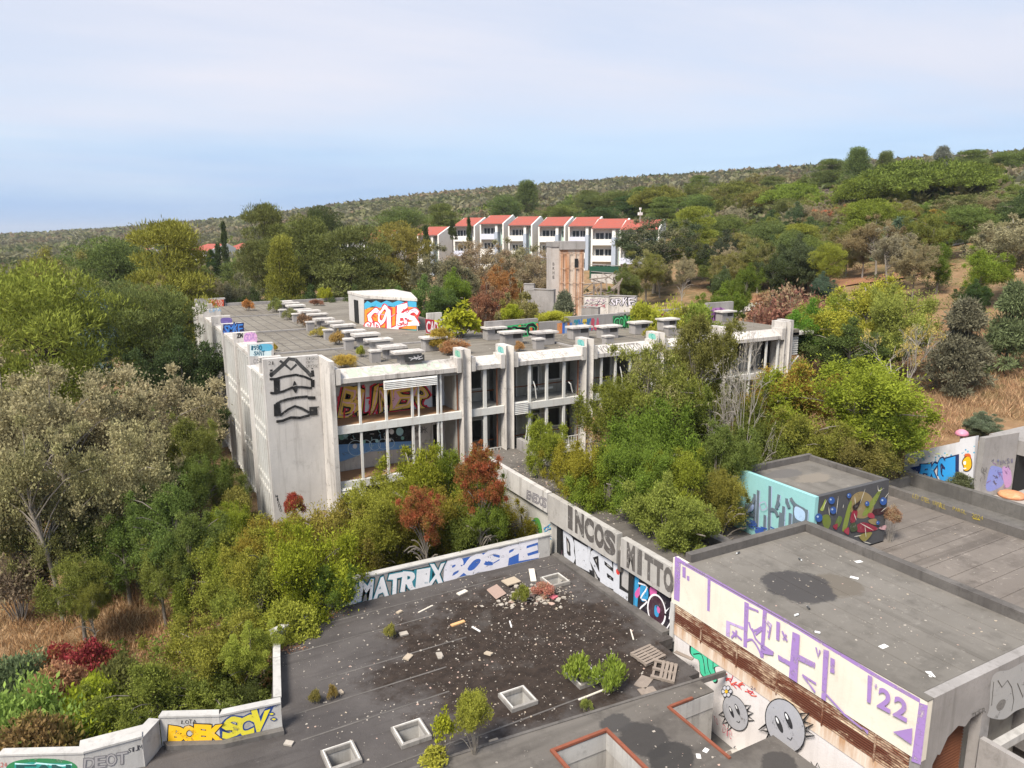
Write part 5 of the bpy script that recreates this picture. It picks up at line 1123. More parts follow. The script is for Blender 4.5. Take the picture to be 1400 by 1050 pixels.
# --- lower left slope
S(205, 755, 36, 34, 'dryshrub', (.30, .17, .10), 'salmon-pink shrub beside the dry grass')
S(250, 750, 36, 34, 'dryshrub', (.27, .17, .10), 'pale pink shrub right of the salmon one')
S(120, 800, 31, 30, 'ash1', (.12, .14, .03), 'low green bush in the dry grass')
S(290, 770, 31, 55, 'dryshrub', (.26, .17, .10), 'pinkish-brown dry shrub above the rooftop edge')
S(245, 800, 29.5, 30, 'young', (.13, .155, .025), 'spindly green sapling in the dry grass')
S(280, 840, 28.2, 100, 'ash2', (.15, .165, .025), 'green bush left of the round light bush')
S(75, 888, 28, 48, 'sumac', (0.16, 0.03, 0.028), 'deep crimson shrub at the lower left, left bush')
S(118, 880, 28, 52, 'sumac', (0.155, 0.03, 0.03), 'deep crimson shrub at the lower left, right bush')
S(70, 915, 27, 70, 'sumac', (.22, .13, .07), 'rusty-brown bush under the crimson shrubs')
S(20, 900, 28, 60, 'shrub1', (.09, .12, .05), 'grey-green bush at the lower left edge')
S(18, 940, 26.3, 90, 'shrub2', (.14, .19, .045), 'pale green feathery bush in the lower left corner')
S(120, 940, 25.8, 80, 'shrub1', (.20, .22, .02), 'bright yellow-green bush at the lower left')
S(205, 905, 26.8, 100, 'ash1', (.11, .14, .025), 'green bush behind the yellow lettered parapet')
S(160, 910, 27, 70, 'shrub1', (.08, .095, .025), 'dark green bush behind the bright yellow-green one')
S(290, 905, 27, 100, 'ash2', (.11, .125, .028), 'olive-green bush behind the yellow lettered parapet, right')
S(45, 985, 25.3, 90, 'sumac', (.15, .10, .04), 'brown-green bush low at the left edge')
S(335, 930, 26.2, 50, 'ash1', (.07, .09, .025), 'dark bush in the gap beside the roof edge')
S(165, 700, 40, 70, 'ash1', (.10, .135, .03), 'green bush under the left oaks beside the clearing')
S(100, 760, 37, 60, 'ash2', (.12, .13, .03), 'olive bush at the far side of the clearing')
S(215, 735, 37, 60, 'ash1', (.13, .15, .03), 'green bush behind the salmon-pink shrub')
S(310, 730, 35, 80, 'ash2', (.15, .17, .03), 'light green bush right of the pale pink shrub')
S(236, 640, 42, 56, 'ash2', (.09, .12, .03), 'dark green bush filling the gap beside the fins')
S(150, 650, 42, 80, 'ash1', (.11, .13, .035), 'green bush in the shade of the large tan oaks')
S(40, 660, 42, 80, 'ash1', (.12, .13, .04), 'olive bush under the leftmost oaks')
# --- plants growing on the roofs
def RP(px_, py_, base_py, z, wpx, kind, col, label, group=None):
    q = onZ(px_, base_py, z); d = math.hypot(q[0], q[1]); return T(px_, py_, d, wpx, kind, col, label, group, zb=z)
# ------------------------------------------------------------------ far wood on the hills, undergrowth, dry grass
def tintmat(name, trans=.2, vary=.5):
    m = leafmat(name, trans, vary); t = m.node_tree
    oi = [q for q in t.nodes if q.type == 'OBJECT_INFO'][0]; at_ = t.nodes.new('ShaderNodeAttribute'); at_.attribute_name = 'tint'
    sc = [q for q in t.nodes if q.type == 'VECT_MATH'][0]; t.links.new(at_.outputs['Vector'], sc.inputs[0]); t.nodes.remove(oi); return m
mFar = tintmat('far_foliage', .4, .2); mUnder = tintmat('undergrowth_leaves', .4, .45)
def scatter(name, P, size, hgt, cols, nq, L, mat, kindlabel, cat, seed=3, squash=.7):
    rng = np.random.default_rng(seed); k = len(P); TPL = []
    for i in range(5):
        nc = max(4, nq // 9); d = unit(rng.normal(size=(nc, 3))); d[:, 2] = np.abs(d[:, 2]) * .9 - .15; C = d * rng.uniform(.45, .8, nc)[:, None]
        V, v, h = cards(C, np.full(nc, .36), max(2, nq // nc), L, L * .7, out=.8, up=.5, rng=rng); TPL.append((V, v, h))
    Vs, vs_, hs, ts = [], [], [], []
    pick = rng.integers(0, 5, k)
    for i in range(5):
        id_ = np.where(pick == i)[0]
        if not len(id_): continue
        V, v, h = TPL[i]; a = rng.uniform(0, 6.28, len(id_)); c, s = np.cos(a), np.sin(a)
        X = V[None, ..., 0] * c[:, None, None] - V[None, ..., 1] * s[:, None, None]; Y = V[None, ..., 0] * s[:, None, None] + V[None, ..., 1] * c[:, None, None]
        sz = size[id_][:, None, None]; hz = hgt[id_][:, None, None]
        W_ = np.stack([X * sz + P[id_, 0][:, None, None], Y * sz + P[id_, 1][:, None, None], np.broadcast_to(V[None, ..., 2], X.shape) * sz * squash + P[id_, 2][:, None, None] + hz], -1)
        Vs.append(W_.reshape(-1, 4, 3)); vs_.append(np.tile(v, len(id_))); hs.append(np.tile(h, len(id_))); ts.append(np.repeat(cols[id_], len(V), 0))
    me = card_mesh(name, np.concatenate(Vs), np.concatenate(vs_), np.concatenate(hs), mat, np.concatenate(ts))
    return tag(link(name, me), kindlabel, cat, kind='stuff')
def patches(P, rng, cols):
    """neighbouring crowns share a tone, as a real wood does"""
    c = np.array(cols); t = np.array([mnoise.noise(Vector((x / 70, y / 70, 3))) + .5 * mnoise.noise(Vector((x / 22, y / 22, 9))) for x, y, _ in P]); f_ = np.clip((t * .9 + .5 + rng.normal(0, .10, len(P))) * (len(c) - 1), 0, len(c) - 1.001); i = f_.astype(int); k = (f_ - i)[:, None]
    return (c[i] * (1 - k) + c[i + 1] * k) * rng.uniform(.9, 1.1, (len(P), 1)) * 1.75
def palette(rng, k, cols, w_):
    c = np.array(cols)[rng.choice(len(cols), k, p=np.array(w_) / sum(w_))]; return c * rng.uniform(.85, 1.18, (k, 1)) * 1.75
def spread_far(n, d0, d1, px0, px1, seed):
    rng = np.random.default_rng(seed); d = np.exp(rng.uniform(math.log(d0), math.log(d1), n)); a0, a1 = (math.atan2(*polar(q, 100)) for q in (px0, px1))
    a = rng.uniform(a0, a1, n); x, y = d * np.sin(a), d * np.cos(a); return np.stack([x, y, terr(x, y)], -1), rng, d
P, rng, d = spread_far(7500, 330, 1300, -140, 1540, 31)
sz = rng.uniform(3.6, 5.4, len(P)) * (1 + (d > 600) * .35)
pal = [(.125, .118, .064), (.14, .118, .075), (.10, .104, .048), (.15, .112, .070), (.115, .112, .075), (.078, .09, .042)]
scatter('hill_forest', P, sz, sz * .42 + .6, patches(P, rng, [pal[5], pal[2], pal[0], pal[4], pal[1], pal[3]]), 54, .66, mFar, 'olive-brown oak wood covering the far hills', 'forest', 3, .62)
P, rng, d = spread_far(1600, 165, 340, -140, 1540, 32)
keep = ~((P[:, 0] * 0 + d < 205) & (np.arctan2(P[:, 0], P[:, 1]) > math.atan2(*polar(440, 100))) & (np.arctan2(P[:, 0], P[:, 1]) < math.atan2(*polar(930, 100))))
P = P[keep]; sz = rng.uniform(2.0, 3.8, len(P))
scatter('slope_forest', P, sz, sz * .6 + 1.2, palette(rng, len(P), pal + [(.075, .10, .025), (.11, .13, .03)], (4, 2, 3, .8, 2, 2, 2, 1.2)), 110, .42, mFar, 'mixed green and brown wood on the near slope', 'forest', 5, .85)
# mid-distance filler below the single trees
P, rng, d = spread_far(700, 62, 170, -140, 1000, 33)
ok = ~((P[:, 0] > 5) & (P[:, 0] < 47) & (P[:, 1] > 37) & (P[:, 1] < 83)); az = np.arctan2(P[:, 0], P[:, 1]); L_ = lambda q: math.atan2(*polar(q, 100))
ok &= ~((az > L_(470)) & (az < L_(930)) & (d > 120)); ok &= ~((az > L_(790)) & (d > 78)); ok &= ~((az > L_(740)) & (d > 72) & (d < 105))
P = P[ok]; sz = rng.uniform(1.2, 2.6, len(P))
scatter('wood_understorey', P, sz, sz * .5 + .4, palette(rng, len(P), [(.06, .085, .025), (.10, .105, .035), (.14, .125, .065), (.09, .12, .025)], (3, 3, 2, 2)), 100, .33, mUnder, 'dark green understorey below the woodland trees', 'undergrowth', 6)
def blocked(P):
    x, y = P[:, 0], P[:, 1]
    b = (x > 5.5) & (x < 48) & (y > 37) & (y < 83)
    b |= (x > -10) & (x < 21.4) & (y < 29.6) & (y > -5) & ~((x < 5.8) & (y > 27)) & ~((x < 3.4) & (y > 23.6)) & ~((x < -.2) & (y > 24.4))
    b |= (x > 17.5) & (x < 21.8) & (y > 20) & (y < 39); b |= (x > 17) & (x < 49) & (y < 25.8) & (y > -5)
    return b
def spread_near(n, d0, d1, px0, px1, seed):
    P, rng, d = spread_far(n, d0, d1, px0, px1, seed); k = ~blocked(P); return P[k], rng, d[k]
P, rng, d = spread_near(2700, 23, 62, -200, 1250, 34)
bare_ = np.zeros(len(P), bool)
for (a, b, r_) in ((150, 840, 4.2), (60, 860, 3.8), (40, 830, 3.6), (230, 850, 3.2), (120, 870, 3), (270, 870, 2)):
    q = onZ(a, b, -3.4); bare_ |= np.hypot(P[:, 0] - q[0], P[:, 1] - q[1]) < r_
P = P[~bare_]; sz = rng.uniform(.45, 1.15, len(P))
scatter('undergrowth', P, sz, sz * .35, palette(rng, len(P), [(.085, .115, .025), (.12, .125, .03), (.15, .125, .05), (.06, .075, .02), (.19, .11, .06)], (3, 3, 1.5, 2.5, .8)), 84, .19, mUnder, 'tangled green undergrowth around the buildings', 'undergrowth', 7)
P, rng, d = spread_near(300, 60, 125, 1000, 1540, 35)
sz = rng.uniform(.4, 1.3, len(P))
scatter('bank_scrub', P, sz, sz * .3, palette(rng, len(P), [(.07, .085, .035), (.11, .11, .045), (.15, .10, .06), (.10, .13, .03)], (3, 3, 2, 2)), 100, .18, mUnder, 'low scrub dotted over the dry hillside', 'undergrowth', 8)
def grass(name, P, rng, label, n=9, hgt=.55, cols=((.25, .16, .085), (.20, .12, .06), (.31, .22, .13))):
    k = len(P); C = np.repeat(P, n, 0); m = len(C); C = C + np.concatenate([rng.normal(0, .16, (m, 2)), np.zeros((m, 1))], 1); C[:, 2] = terr(C[:, 0], C[:, 1]) - .02
    lean = rng.normal(0, .55, (m, 3)); lean[:, 2] = 1; a = unit(lean); b = unit(np.cross(a, rng.normal(size=(m, 3)))); s = hgt * rng.uniform(.5, 1.3, m)[:, None]; w_ = .035
    V = np.stack([C, C + a * s * .5 + b * w_ * .5, C + a * s, C + a * s * .5 - b * w_ * .5], 1)
    me = card_mesh(name, V, rng.random(m), rng.random(m), mUnder, np.repeat(palette(rng, k, cols, [1] * len(cols)), n, 0)); return tag(link(name, me), label, 'grass', kind='stuff')
P, rng, d = spread_near(5200, 24, 44, -160, 330, 36); grass('dry_grass', P, rng, 'dry straw-coloured grass on the lower left slope')
P, rng, d = spread_near(6500, 44, 80, 1090, 1520, 37); grass('bank_grass', P, rng, 'dry brown grass on the bank behind the white wall', 8, .7, ((.27, .17, .10), (.22, .135, .08), (.31, .215, .13), (.19, .14, .075)))
# ------------------------------------------------------------------ graffiti and lettering (photo pixels on the real wall planes)
def zz(ox, oy, k): return lambda *p: [(ox + k * a, oy + k * b) for a, b in p]
BK, WH, RDp, SIL = '1b1a1c', 'e6e3e6', 'b3202b', 'b4b6bd'
def grid_line(s, pts, w_, c, **k): s.line(pts, w_, c, **k)
# balcony, upper piece
q = zz(430, 460, .15714); g = Spray('y', YW - .031, rnd=2)
rg = random.Random(12)
for _ in range(16):
    x, y = rg.uniform(190, 960), rg.uniform(420, 690); a, b = rg.uniform(20, 70), rg.uniform(15, 50)
    g.poly(q((x, y), (x + a, y - a * .12), (x + a, y + b - a * .12), (x, y + b)), 'dc2a40', keep=True)
g.off += .003
A4 = [q(p)[0] for p in ((215, 700), (985, 600), (235, 470), (985, 425))]
for off, c in ((.12, 'dc2a40'), (.075, BK), (.035, 'f2c65a')): g.text('BUMER', A4[0], A4[1], A4[2], c, off=off, jit=.5, gap=.04, p3_=A4[3], rnd=5, skew=.2)
g.text('BUMER', A4[0], A4[1], A4[2], 'f3bccb', off=-.03, jit=.5, gap=.04, p3_=A4[3], rnd=5, skew=.2)
for x in (250, 330, 470, 530, 700, 935): g.poly(q((x, 650), (x + 14, 648), (x + 14, 730 - x * .06), (x, 732 - x * .06)), 'dc2a40', keep=True)
g.off += .003
for x in (300, 520, 560): g.line(q((x, 700), (x + 70, 655), (x + 90, 640)), .05, BK)
g.build(WA0)
# balcony, lower piece
q = zz(300, 580, .25); g = Spray('y', YW - .031)
g.poly(q((635, 42), (1050, 5), (1050, 95), (635, 112)), '17181a'); g.poly(q((637, 112), (1050, 92), (1050, 130), (820, 150), (740, 178), (662, 205), (637, 180)), '6f9cd0')
for cx, cy, r in ((745, 130, 42), (800, 120, 34), (850, 112, 30), (895, 108, 28), (930, 104, 26)): g.line([(q((cx + r * math.cos(t), cy + r * math.sin(t)))[0]) for t in np.linspace(0, 6.28, 18)], .035, 'b9cfdd')
for i, (cx, cy, r) in enumerate(((668, 68, 16), (690, 62, 12), (740, 120, 12), (790, 95, 9), (860, 90, 9), (930, 85, 8), (1000, 75, 9), (985, 40, 20), (940, 40, 13))): g.blob(q(*[(cx + r * math.cos(t), cy + r * 1.1 * math.sin(t)) for t in np.linspace(0, 5.6, 8)]), ('7fb2a8', 'a9d0d6', WH)[i % 3])
for _ in range(26):
    x, y = rg.uniform(645, 1040), rg.uniform(30, 140); g.line(q((x, y), (x + rg.uniform(-12, 12), y + rg.uniform(-14, 14)), (x + rg.uniform(-20, 20), y + rg.uniform(-18, 18))), .03, rg.choice((WH, 'a9d0d6', '8fb7d8')), keep=True)
g.off += .003; g.text('MASHK', *q((1060, 45), (1138, 45), (1060, 10)), '4b4b52', jit=.3, p3_=q((1138, 15))[0]); g.build(WA1)
# corner wall drawing
q = zz(320, 440, .1143); q2 = zz(250, 380, .25); g = Spray('y', 40.4); k = '1d1d1f'
g.line(q((432, 650), (500, 590), (590, 510), (655, 440), (735, 455), (800, 525), (880, 600), (930, 655)), .2, '3a3a3b'); g.line(q((548, 465), (620, 520), (680, 572), (748, 508)), .13, '3a3a3b')
g.poly(q((425, 605), (462, 600), (462, 655), (428, 660)), k); g.poly(q((430, 570), (460, 568), (460, 592), (430, 594)), k); g.line(q((935, 580), (940, 625), (945, 655)), .16, k); g.poly(q((925, 553), (945, 553), (945, 565), (925, 565)), k)
g.line(q((425, 685), (500, 682), (590, 655), (740, 632), (840, 655), (935, 695)), .12, k); g.poly(q((470, 680), (545, 675), (548, 850), (478, 855)), k); g.poly(q((915, 700), (962, 690), (960, 780), (918, 785)), k)
g.line(q((432, 850), (500, 852), (590, 830), (700, 782), (800, 778), (930, 792)), .13, k); g.blob(q((722, 705), (755, 770), (760, 800), (735, 850), (700, 800), (700, 765)), k); g.line(q((700, 770), (758, 755)), .05, '8c8986')
g.line(q((500, 985), (560, 950), (640, 925), (740, 905), (880, 892)), .14, k); g.poly(q((880, 888), (972, 890), (972, 928), (882, 928)), k)
g.poly(q2((496, 690), (530, 683), (536, 752), (498, 757)), k); g.line(q2((530, 752), (575, 718), (612, 700), (650, 712), (690, 735)), .13, k); g.poly(q2((690, 705), (733, 702), (736, 748), (692, 753)), k); g.line(q2((690, 712), (745, 704)), .07, k); g.line(q2((510, 785), (545, 780), (590, 762), (640, 764), (692, 750)), .15, k)
for tx_, a, b, c_, w_ in (('21', (405, 515), (482, 512), (405, 475), k), ('CISKO', (860, 455), (1000, 450), (860, 425), k), ('CITY', (860, 495), (950, 492), (860, 468), k), ('CRYSSE', (860, 545), (1005, 540), (860, 512), k)): g.text(tx_, q(a)[0], q(b)[0], q(c_)[0], '3b3a3a', off=-.01, jit=.2)
g.build(cw); g = Spray('y', 40.4)
for i, ch in enumerate('MIGNO'): g.text(ch, (376.5 + i * 1.3, 680 + i * 4.6), (380 + i * 1.3, 681 + i * 4.6), (376.5 + i * 1.3, 676 + i * 4.6), '3b3a3a', off=.01)
g.build(cw)
# fin tops
def fin_g(i, items, y=None):
    g = Spray('y', FY[i] if y is None else y)
    for it in items:
        if it[0] == 'p': g.poly(it[1], it[2])
        elif it[0] == 'b': g.blob(it[1], it[2])
        else: g.text(it[1], it[2], it[3], it[4], it[5], off=it[6] if len(it) > 6 else 0, jit=.25, p3_=None)
    g.build(FINS[i])
rc = lambda a, b, c_, d: [(a, b), (c_, b), (c_, d), (a, d)]
fin_g(0, [('p', rc(341.5, 471, 371, 487), 'cfe0e2'), ('b', rc(355, 471, 371, 479), '5fb0cf'), ('t', '1990', (343, 479), (358, 478.5), (343, 472.5), '1d5f78', .02), ('t', 'SANT', (347, 486), (362, 485.5), (347, 480), '1d5f78', .02)])
fin_g(1, [('b', rc(335, 456, 350, 470), 'd9a9cf'), ('t', 'ZM', (324, 462), (332, 461), (324, 456.5), '222124', .05), ('t', 'GOX', (334, 466), (348, 464), (334, 457), 'b58ac0', .03)])
fin_g(2, [('p', rc(305, 443, 333, 457), '4b4f96'), ('t', 'SMKE', (306, 456), (332, 455), (306, 444), '1e2552', .10), ('t', 'SMKE', (306, 456), (332, 455), (306, 444), '3c7fd0', .01)])
fin_g(3, [('b', rc(303, 435, 316, 442), '6a5a9c')]); fin_g(4, [('t', 'OPA', (286, 427), (303, 426), (286, 422), '7fa3c0')])
fin_g(6, [('p', rc(286, 409.5, 307, 422), 'd0502f'), ('t', 'OR', (287, 421), (306, 421), (287, 410.5), 'e8cfc0', .03), ('t', 'OR', (287, 421), (306, 421), (287, 410.5), 'cf4a28', -.02), ('p', rc(306, 409, 308, 422), '2a2a33')])
g = Spray('y', 41.4); g.text('OSEI', (346, 497), (366, 495), (346, 491), '7a7876'); g.build(HB)
# stair house piece
eu = np.array(SB_) - np.array(SA); eu = eu / np.linalg.norm(eu); q = zz(360, 395, .1714); g = Spray('y', 0, plane=((SA[0], SA[1], 0), (eu[0], eu[1], 0)))
g.poly(q((803, 84), (1225, 80), (1225, 335), (806, 306)), '1c1d22'); g.poly(q((808, 150), (1222, 140), (1222, 322), (808, 300)), 'd98a2c'); g.poly(q((806, 118), (830, 95), (860, 112), (900, 92), (940, 112), (985, 92), (1030, 110), (1080, 92), (1130, 108), (1180, 90), (1222, 105), (1222, 150), (1150, 140), (1080, 152), (1000, 135), (930, 150), (870, 138), (808, 165)), '3f9fc4')
g.poly(q((900, 330), (1222, 322), (1222, 338), (900, 343)), '2d8f8f')
for off, c in ((.10, 'c0303a'), (.045, 'eadfe6')): g.text('COLES', *q((835, 300), (1222, 306), (850, 150)), c, off=off, jit=.6, gap=-.02, p3_=q((1222, 150))[0], rnd=9)
for _ in range(16):
    x, y = rg.uniform(860, 1200), rg.uniform(165, 290); g.line(q((x, y), (x + rg.uniform(-30, 30), y + rg.uniform(-18, 18)), (x + rg.uniform(-30, 50), y + rg.uniform(-25, 25))), .06, rg.choice(('c0303a', 'c0303a', 'd98fb0')), sm=3, keep=True)
g.off += .003; g.text('SAD', *q((812, 335), (930, 340), (815, 270)), 'c0303a', off=.12, jit=.2); g.text('SAD', *q((812, 335), (930, 340), (815, 270)), 'eadfe6', off=.03, jit=.2); g.build(sh)
g = Spray('y', 50.6); g.poly([(581.5, 436), (600, 438), (600, 458), (582.5, 455)], 'b02438'); g.text('CAD', (583, 453), (599, 456), (583, 439), 'e8dfe2', off=.03, p3_=(599, 441)); g.build(cadw)
# rear parapets
def par_g(o_, f): g = Spray('y', 45.95); f(g); g.build(o_)
q = zz(580, 400, .17143)
def f0(g):
    g.poly(q((497, 285), (905, 235), (905, 350), (497, 378)), '38a566'); g.poly(q((505, 295), (900, 245), (900, 335), (505, 365)), '1d2a22')
    for x in (515, 620, 745, 830, 880): g.blob(q((x, 300 - (x - 500) * .1), (x + 25, 285 - (x - 500) * .1), (x + 30, 340 - (x - 500) * .06), (x + 5, 350 - (x - 500) * .06)), 'd2693a')
    for off, c in ((.09, '44b873'), (.04, '15181a')): g.text('RESTO', *q((515, 365), (890, 338), (515, 300)), c, off=off, jit=.4, gap=-.1, p3_=q((890, 248))[0], rnd=4)
par_g(BP[0], f0)
def f1(g):
    for i, c in enumerate(('c98b5a', 'cf7b3c', '3a68b4', '8f9fb8', 'd0803c', '4d78b8')): g.poly(q((1060 + i * 20, 245 - i), (1080 + i * 20, 243 - i), (1080 + i * 20, 325), (1060 + i * 20, 328)), c, keep=True)
par_g(BP[1], f1)
def f2(g):
    g.poly(q((1190, 215), (1400, 200), (1400, 300), (1190, 310)), '8a8f92')
    for i, c in enumerate(('2f7f8c', '3a74b4', 'c9b04a', '2f6f9c', 'b4485a', 'c05068')): g.text('ZNTKRA'[i], *q((1195 + i * 34, 300 - i * 2), (1228 + i * 34, 298 - i * 2), (1195 + i * 34, 222 - i * 2)), c, off=.08, jit=.3)
par_g(BP[2], f2)
q = zz(800, 400, .22857)
def f3(g):
    g.poly(q((165, 140), (298, 135), (298, 208), (165, 212)), '2f7d4c'); g.text('COMK', *q((170, 210), (296, 204), (170, 145)), '1d3a28', off=.10, jit=.2); g.text('COMK', *q((170, 210), (296, 204), (170, 145)), '4bbf7a', off=0, jit=.2)
    for t_, x0, x1, y0, y1, c in (('ANYTAHKA', 300, 480, 195, 150, '8a8290'), ('KAMSH', 340, 470, 175, 132, 'b0788e'), ('XRE', 445, 485, 180, 128, 'a83850')): g.text(t_, *q((x0, y0), (x1, y0 - 8), (x0, y1)), c, jit=.6)
par_g(BP[3], f3)
par_g(BP[5], lambda g: (g.blob(q((750, 100), (835, 98), (835, 170), (755, 175)), '9a6aa0'), g.text('MBR', *q((755, 165), (832, 160), (755, 105)), '6d4276', off=.04, jit=.4)))
# pillar heads
for i, x in enumerate((17.45, 20.27, 26.0, 31.7)):
    g = Spray('x', x); g.blob([(YF + .35, 8.45), (YF + 1.0, 8.5), (YF + 1.0, 8.82), (YF + .4, 8.82)], ('7fae96', '78b0aa', '70aeaa', '74b3a4')[i], m=True); g.blob([(YF + .35, 8.2), (YF + 1.0, 8.25), (YF + .9, 8.42), (YF + .4, 8.4)], 'c07a5a', m=True); g.line([(YF + .5, 8.4), (YF + .8, 8.75), (YF + .6, 8.8)], .06, '2a8f8a', m=True); g.build(PIL[i])
    g = Spray('x', x)
    for k_ in range(6): g.text('SMEAKO'[k_], (YF + .9, 6.9 - k_ * .3), (YF + .5, 6.9 - k_ * .3), (YF + .9, 7.1 - k_ * .3), '8f8ea2', m=True, jit=.4)
    g.build(PIL[i])
# ghost letters on the sloping fascias
evs = np.array([0, .7, .41]); evs = evs / np.linalg.norm(evs)
for i, (t_, c) in enumerate((('INSUCURO', 'a9b0a2'), ('', ''), ('CALSFOPRA', '9c9791'), ('VOLTECOTTO', '7b7773'))):
    if not t_: continue
    a, b = BAYS[i]; g = Spray('y', 0, plane=((0, YF + .1, 7.95), (1, 0, 0), tuple(evs)), start=.006)
    g.text(t_, (a + .7, .1), (b - 1.1, .1), (a + .7, .7), c, off=.03 if i != 2 else -.02, m=True, gap=.12); g.build(FAS[i], 'lettering')
# first vent panel
g = Spray('y', VW[0][1] - .44); x0 = VW[0][0]
for pts in ([(-.1, .5), (.3, .42), (.7, .55)], [(0, .35), (.3, .5), (.5, .36), (.75, .42)], [(.2, .58), (.35, .36), (.45, .6), (.55, .4)]): g.line([(x0 + a, ZR + b) for a, b in pts], .03, WH, m=True)
g.build(rf)
# ---------------------------------------------------------------- corridor
q = zz(745, 660, .2191); g = Spray('x', 18.0); g.text('INCOS', *q((130, 262), (437, 458), (130, 140)), '55504d', off=.065, p3_=q((440, 332))[0], gap=.2, fit=False); g.build(I1, 'lettering', .8)
g = Spray('x', 18.0); g.text('MITTO', *q((508, 515), (800, 690), (510, 378)), '5d5855', off=.06, p3_=q((803, 558))[0], gap=.2, fit=False); g.build(I2, 'lettering', .8)
g = Spray('x', 18.2)
g.poly(q((112, 270), (535, 540), (525, 765), (112, 478)), 'a9a6a4')
for (x, y, r, c) in ((118, 350, 22, 'd98a6a'), (120, 440, 25, 'c58aa8'), (150, 470, 26, 'e0a87a'), (215, 540, 26, 'd9a0a0'), (255, 575, 28, '6fb58c'), (330, 630, 30, 'dca080'), (380, 665, 26, '7fb894'), (430, 690, 30, 'd7a79a'), (495, 745, 30, 'd9a26c')): g.blob(q(*[(x + r * 1.3 * math.cos(t), y + r * (.8 + .2 * math.sin(2 * t)) * math.sin(t)) for t in np.linspace(0, 5.5, 8)]), c)
for off, c in ((.125, '141416'), (.05, 'c3c5cc')): g.text('DIKEL', *q((118, 450), (520, 715), (118, 288)), c, off=off, jit=.4, gap=.10, p3_=q((525, 570))[0], rnd=3, skew=-.1)
g.blob(q((450, 540), (470, 535), (468, 572), (452, 566)), 'cf3a30'); g.build(W0)
g = Spray('x', 18.2)
g.poly(q((560, 570), (800, 722), (800, 990), (556, 812)), '1c1420')
g.poly(q((560, 570), (590, 590), (575, 800), (640, 870), (556, 812)), '2f8fc0'); g.blob(q((562, 690), (590, 650), (600, 680), (575, 720)), 'c75a9a'); g.blob(q((590, 825), (630, 850), (610, 870), (585, 845)), 'c75a9a'); g.poly(q((640, 830), (690, 890), (760, 940), (800, 990), (720, 930), (640, 872)), '2f8fc0')
g.blob(q((600, 640), (640, 650), (645, 720), (610, 740), (595, 700)), '2f8fc0'); g.blob(q((660, 650), (700, 670), (690, 715), (660, 700)), 'c75a9a'); g.line(q((585, 625), (640, 650), (600, 720), (640, 740), (590, 795), (640, 840)), .07, WH, sm=3)
cq = [(700 + 55 * math.cos(t), 795 + 95 * math.sin(t) + 20 * math.cos(t)) for t in np.linspace(0, 5.9, 14)]; g.blob(q(*cq), '3b1d2b'); g.line(q(*cq), .08, WH, sm=3, closed=True); g.blob(q((690, 765), (715, 775), (710, 835), (688, 820)), '2f8fc0'); g.blob(q((705, 770), (722, 785), (718, 815), (704, 800)), 'c75a9a')
g.line(q((640, 840), (690, 880), (750, 930), (795, 860)), .06, WH); g.line(q((760, 800), (790, 770), (780, 850)), .06, WH); g.blob(q((700, 905), (740, 930), (720, 945)), 'c75a9a'); g.line(q((560, 570), (556, 812)), .05, '3f9fd0'); g.build(W0)
q = zz(660, 590, .12378); g = Spray('x', 18.02); g.text('ENEDOS', *q((485, 735), (700, 845), (490, 650)), '6e6a70', off=.05, p3_=q((705, 745))[0]); g.text('ENEDOS', *q((485, 735), (700, 845), (490, 650)), 'aaa6a6', off=-.02, p3_=q((705, 745))[0]); g.build(I3, 'lettering')
q = zz(620, 600, .25); g = Spray('x', 18.22)
g.poly(q((385, 400), (545, 500), (545, 600), (385, 560)), 'c9c4ba')
for _ in range(60):
    a = rg.uniform(-.8, 2.2); r = rg.uniform(.3, 1); cx, cy = 478, 515; L_ = 75 * r; x = cx + math.cos(a) * L_ * .75; y = cy + math.sin(a) * L_ * 1.1
    g.line(q((x, y), (x + math.cos(a) * 10, y + math.sin(a) * 14)), .05, rg.choice(('2a6fa8', '3f95c8', '1f4f80', '57b0d0')), keep=True)
g.off += .003; g.blob(q((440, 440), (465, 432), (482, 470), (488, 540), (475, 545), (462, 490)), '4f8f3a'); g.line(q((400, 458), (430, 450), (450, 445)), .07, '2c7a8a'); g.line(q((375, 420), (378, 460), (388, 510)), .12, '2b292b'); g.build(W1)
# ---------------------------------------------------------------- annex parapets
q = zz(440, 720, .24286); g = Spray('y', 29.0)
g.poly(q((690, 205), (1215, 70), (1220, 178), (682, 305)), '3a66b8')
g.text('BOSPE', *q((690, 300), (1216, 172), (700, 205)), 'e4e2ea', off=.055, jit=.3, gap=.06, p3_=q((1212, 74))[0], rnd=6); g.line(q((935, 195), (965, 205), (1000, 185)), .05, '3a66b8')
g.poly(q((115, 330), (690, 192), (682, 305), (115, 452)), '8f8b88', keep=True); g.off += .003
for off, c in ((.10, '14181c'), (.075, '2a7f8f'), (.04, 'e3e2e4')): g.text('DMATRIX', *q((120, 450), (680, 308), (125, 335)), c, off=off, jit=.22, gap=.08, p3_=q((688, 205))[0], rnd=8)
g.text('LETS', *q((577, 318), (595, 318), (577, 310)), '2a7f8f'); g.build(PW)
q = zz(400, 720, .27143); g = Spray('y', 29.0); g.poly(q((110, 385), (165, 335), (165, 362), (238, 345), (238, 372), (170, 385), (165, 412)), '161618'); g.poly(q((118, 385), (152, 350), (152, 368), (232, 350), (232, 362), (150, 380), (155, 405)), 'd2d0cf')
for _ in range(6): x = rg.uniform(130, 210); g.line(q((x, 352), (x + 12, 342), (x + 20, 350)), .03, 'b03048', keep=True)
g.build(PW2)
q = zz(0, 930, .285714)
def plane_of(a, b): d = np.array(b, float) - np.array(a, float); d /= np.linalg.norm(d); return ((a[0], a[1], 0), (d[0], d[1], 0))
g = Spray('y', 0, plane=plane_of((.07, 23.08), (1.70, 22.26)))
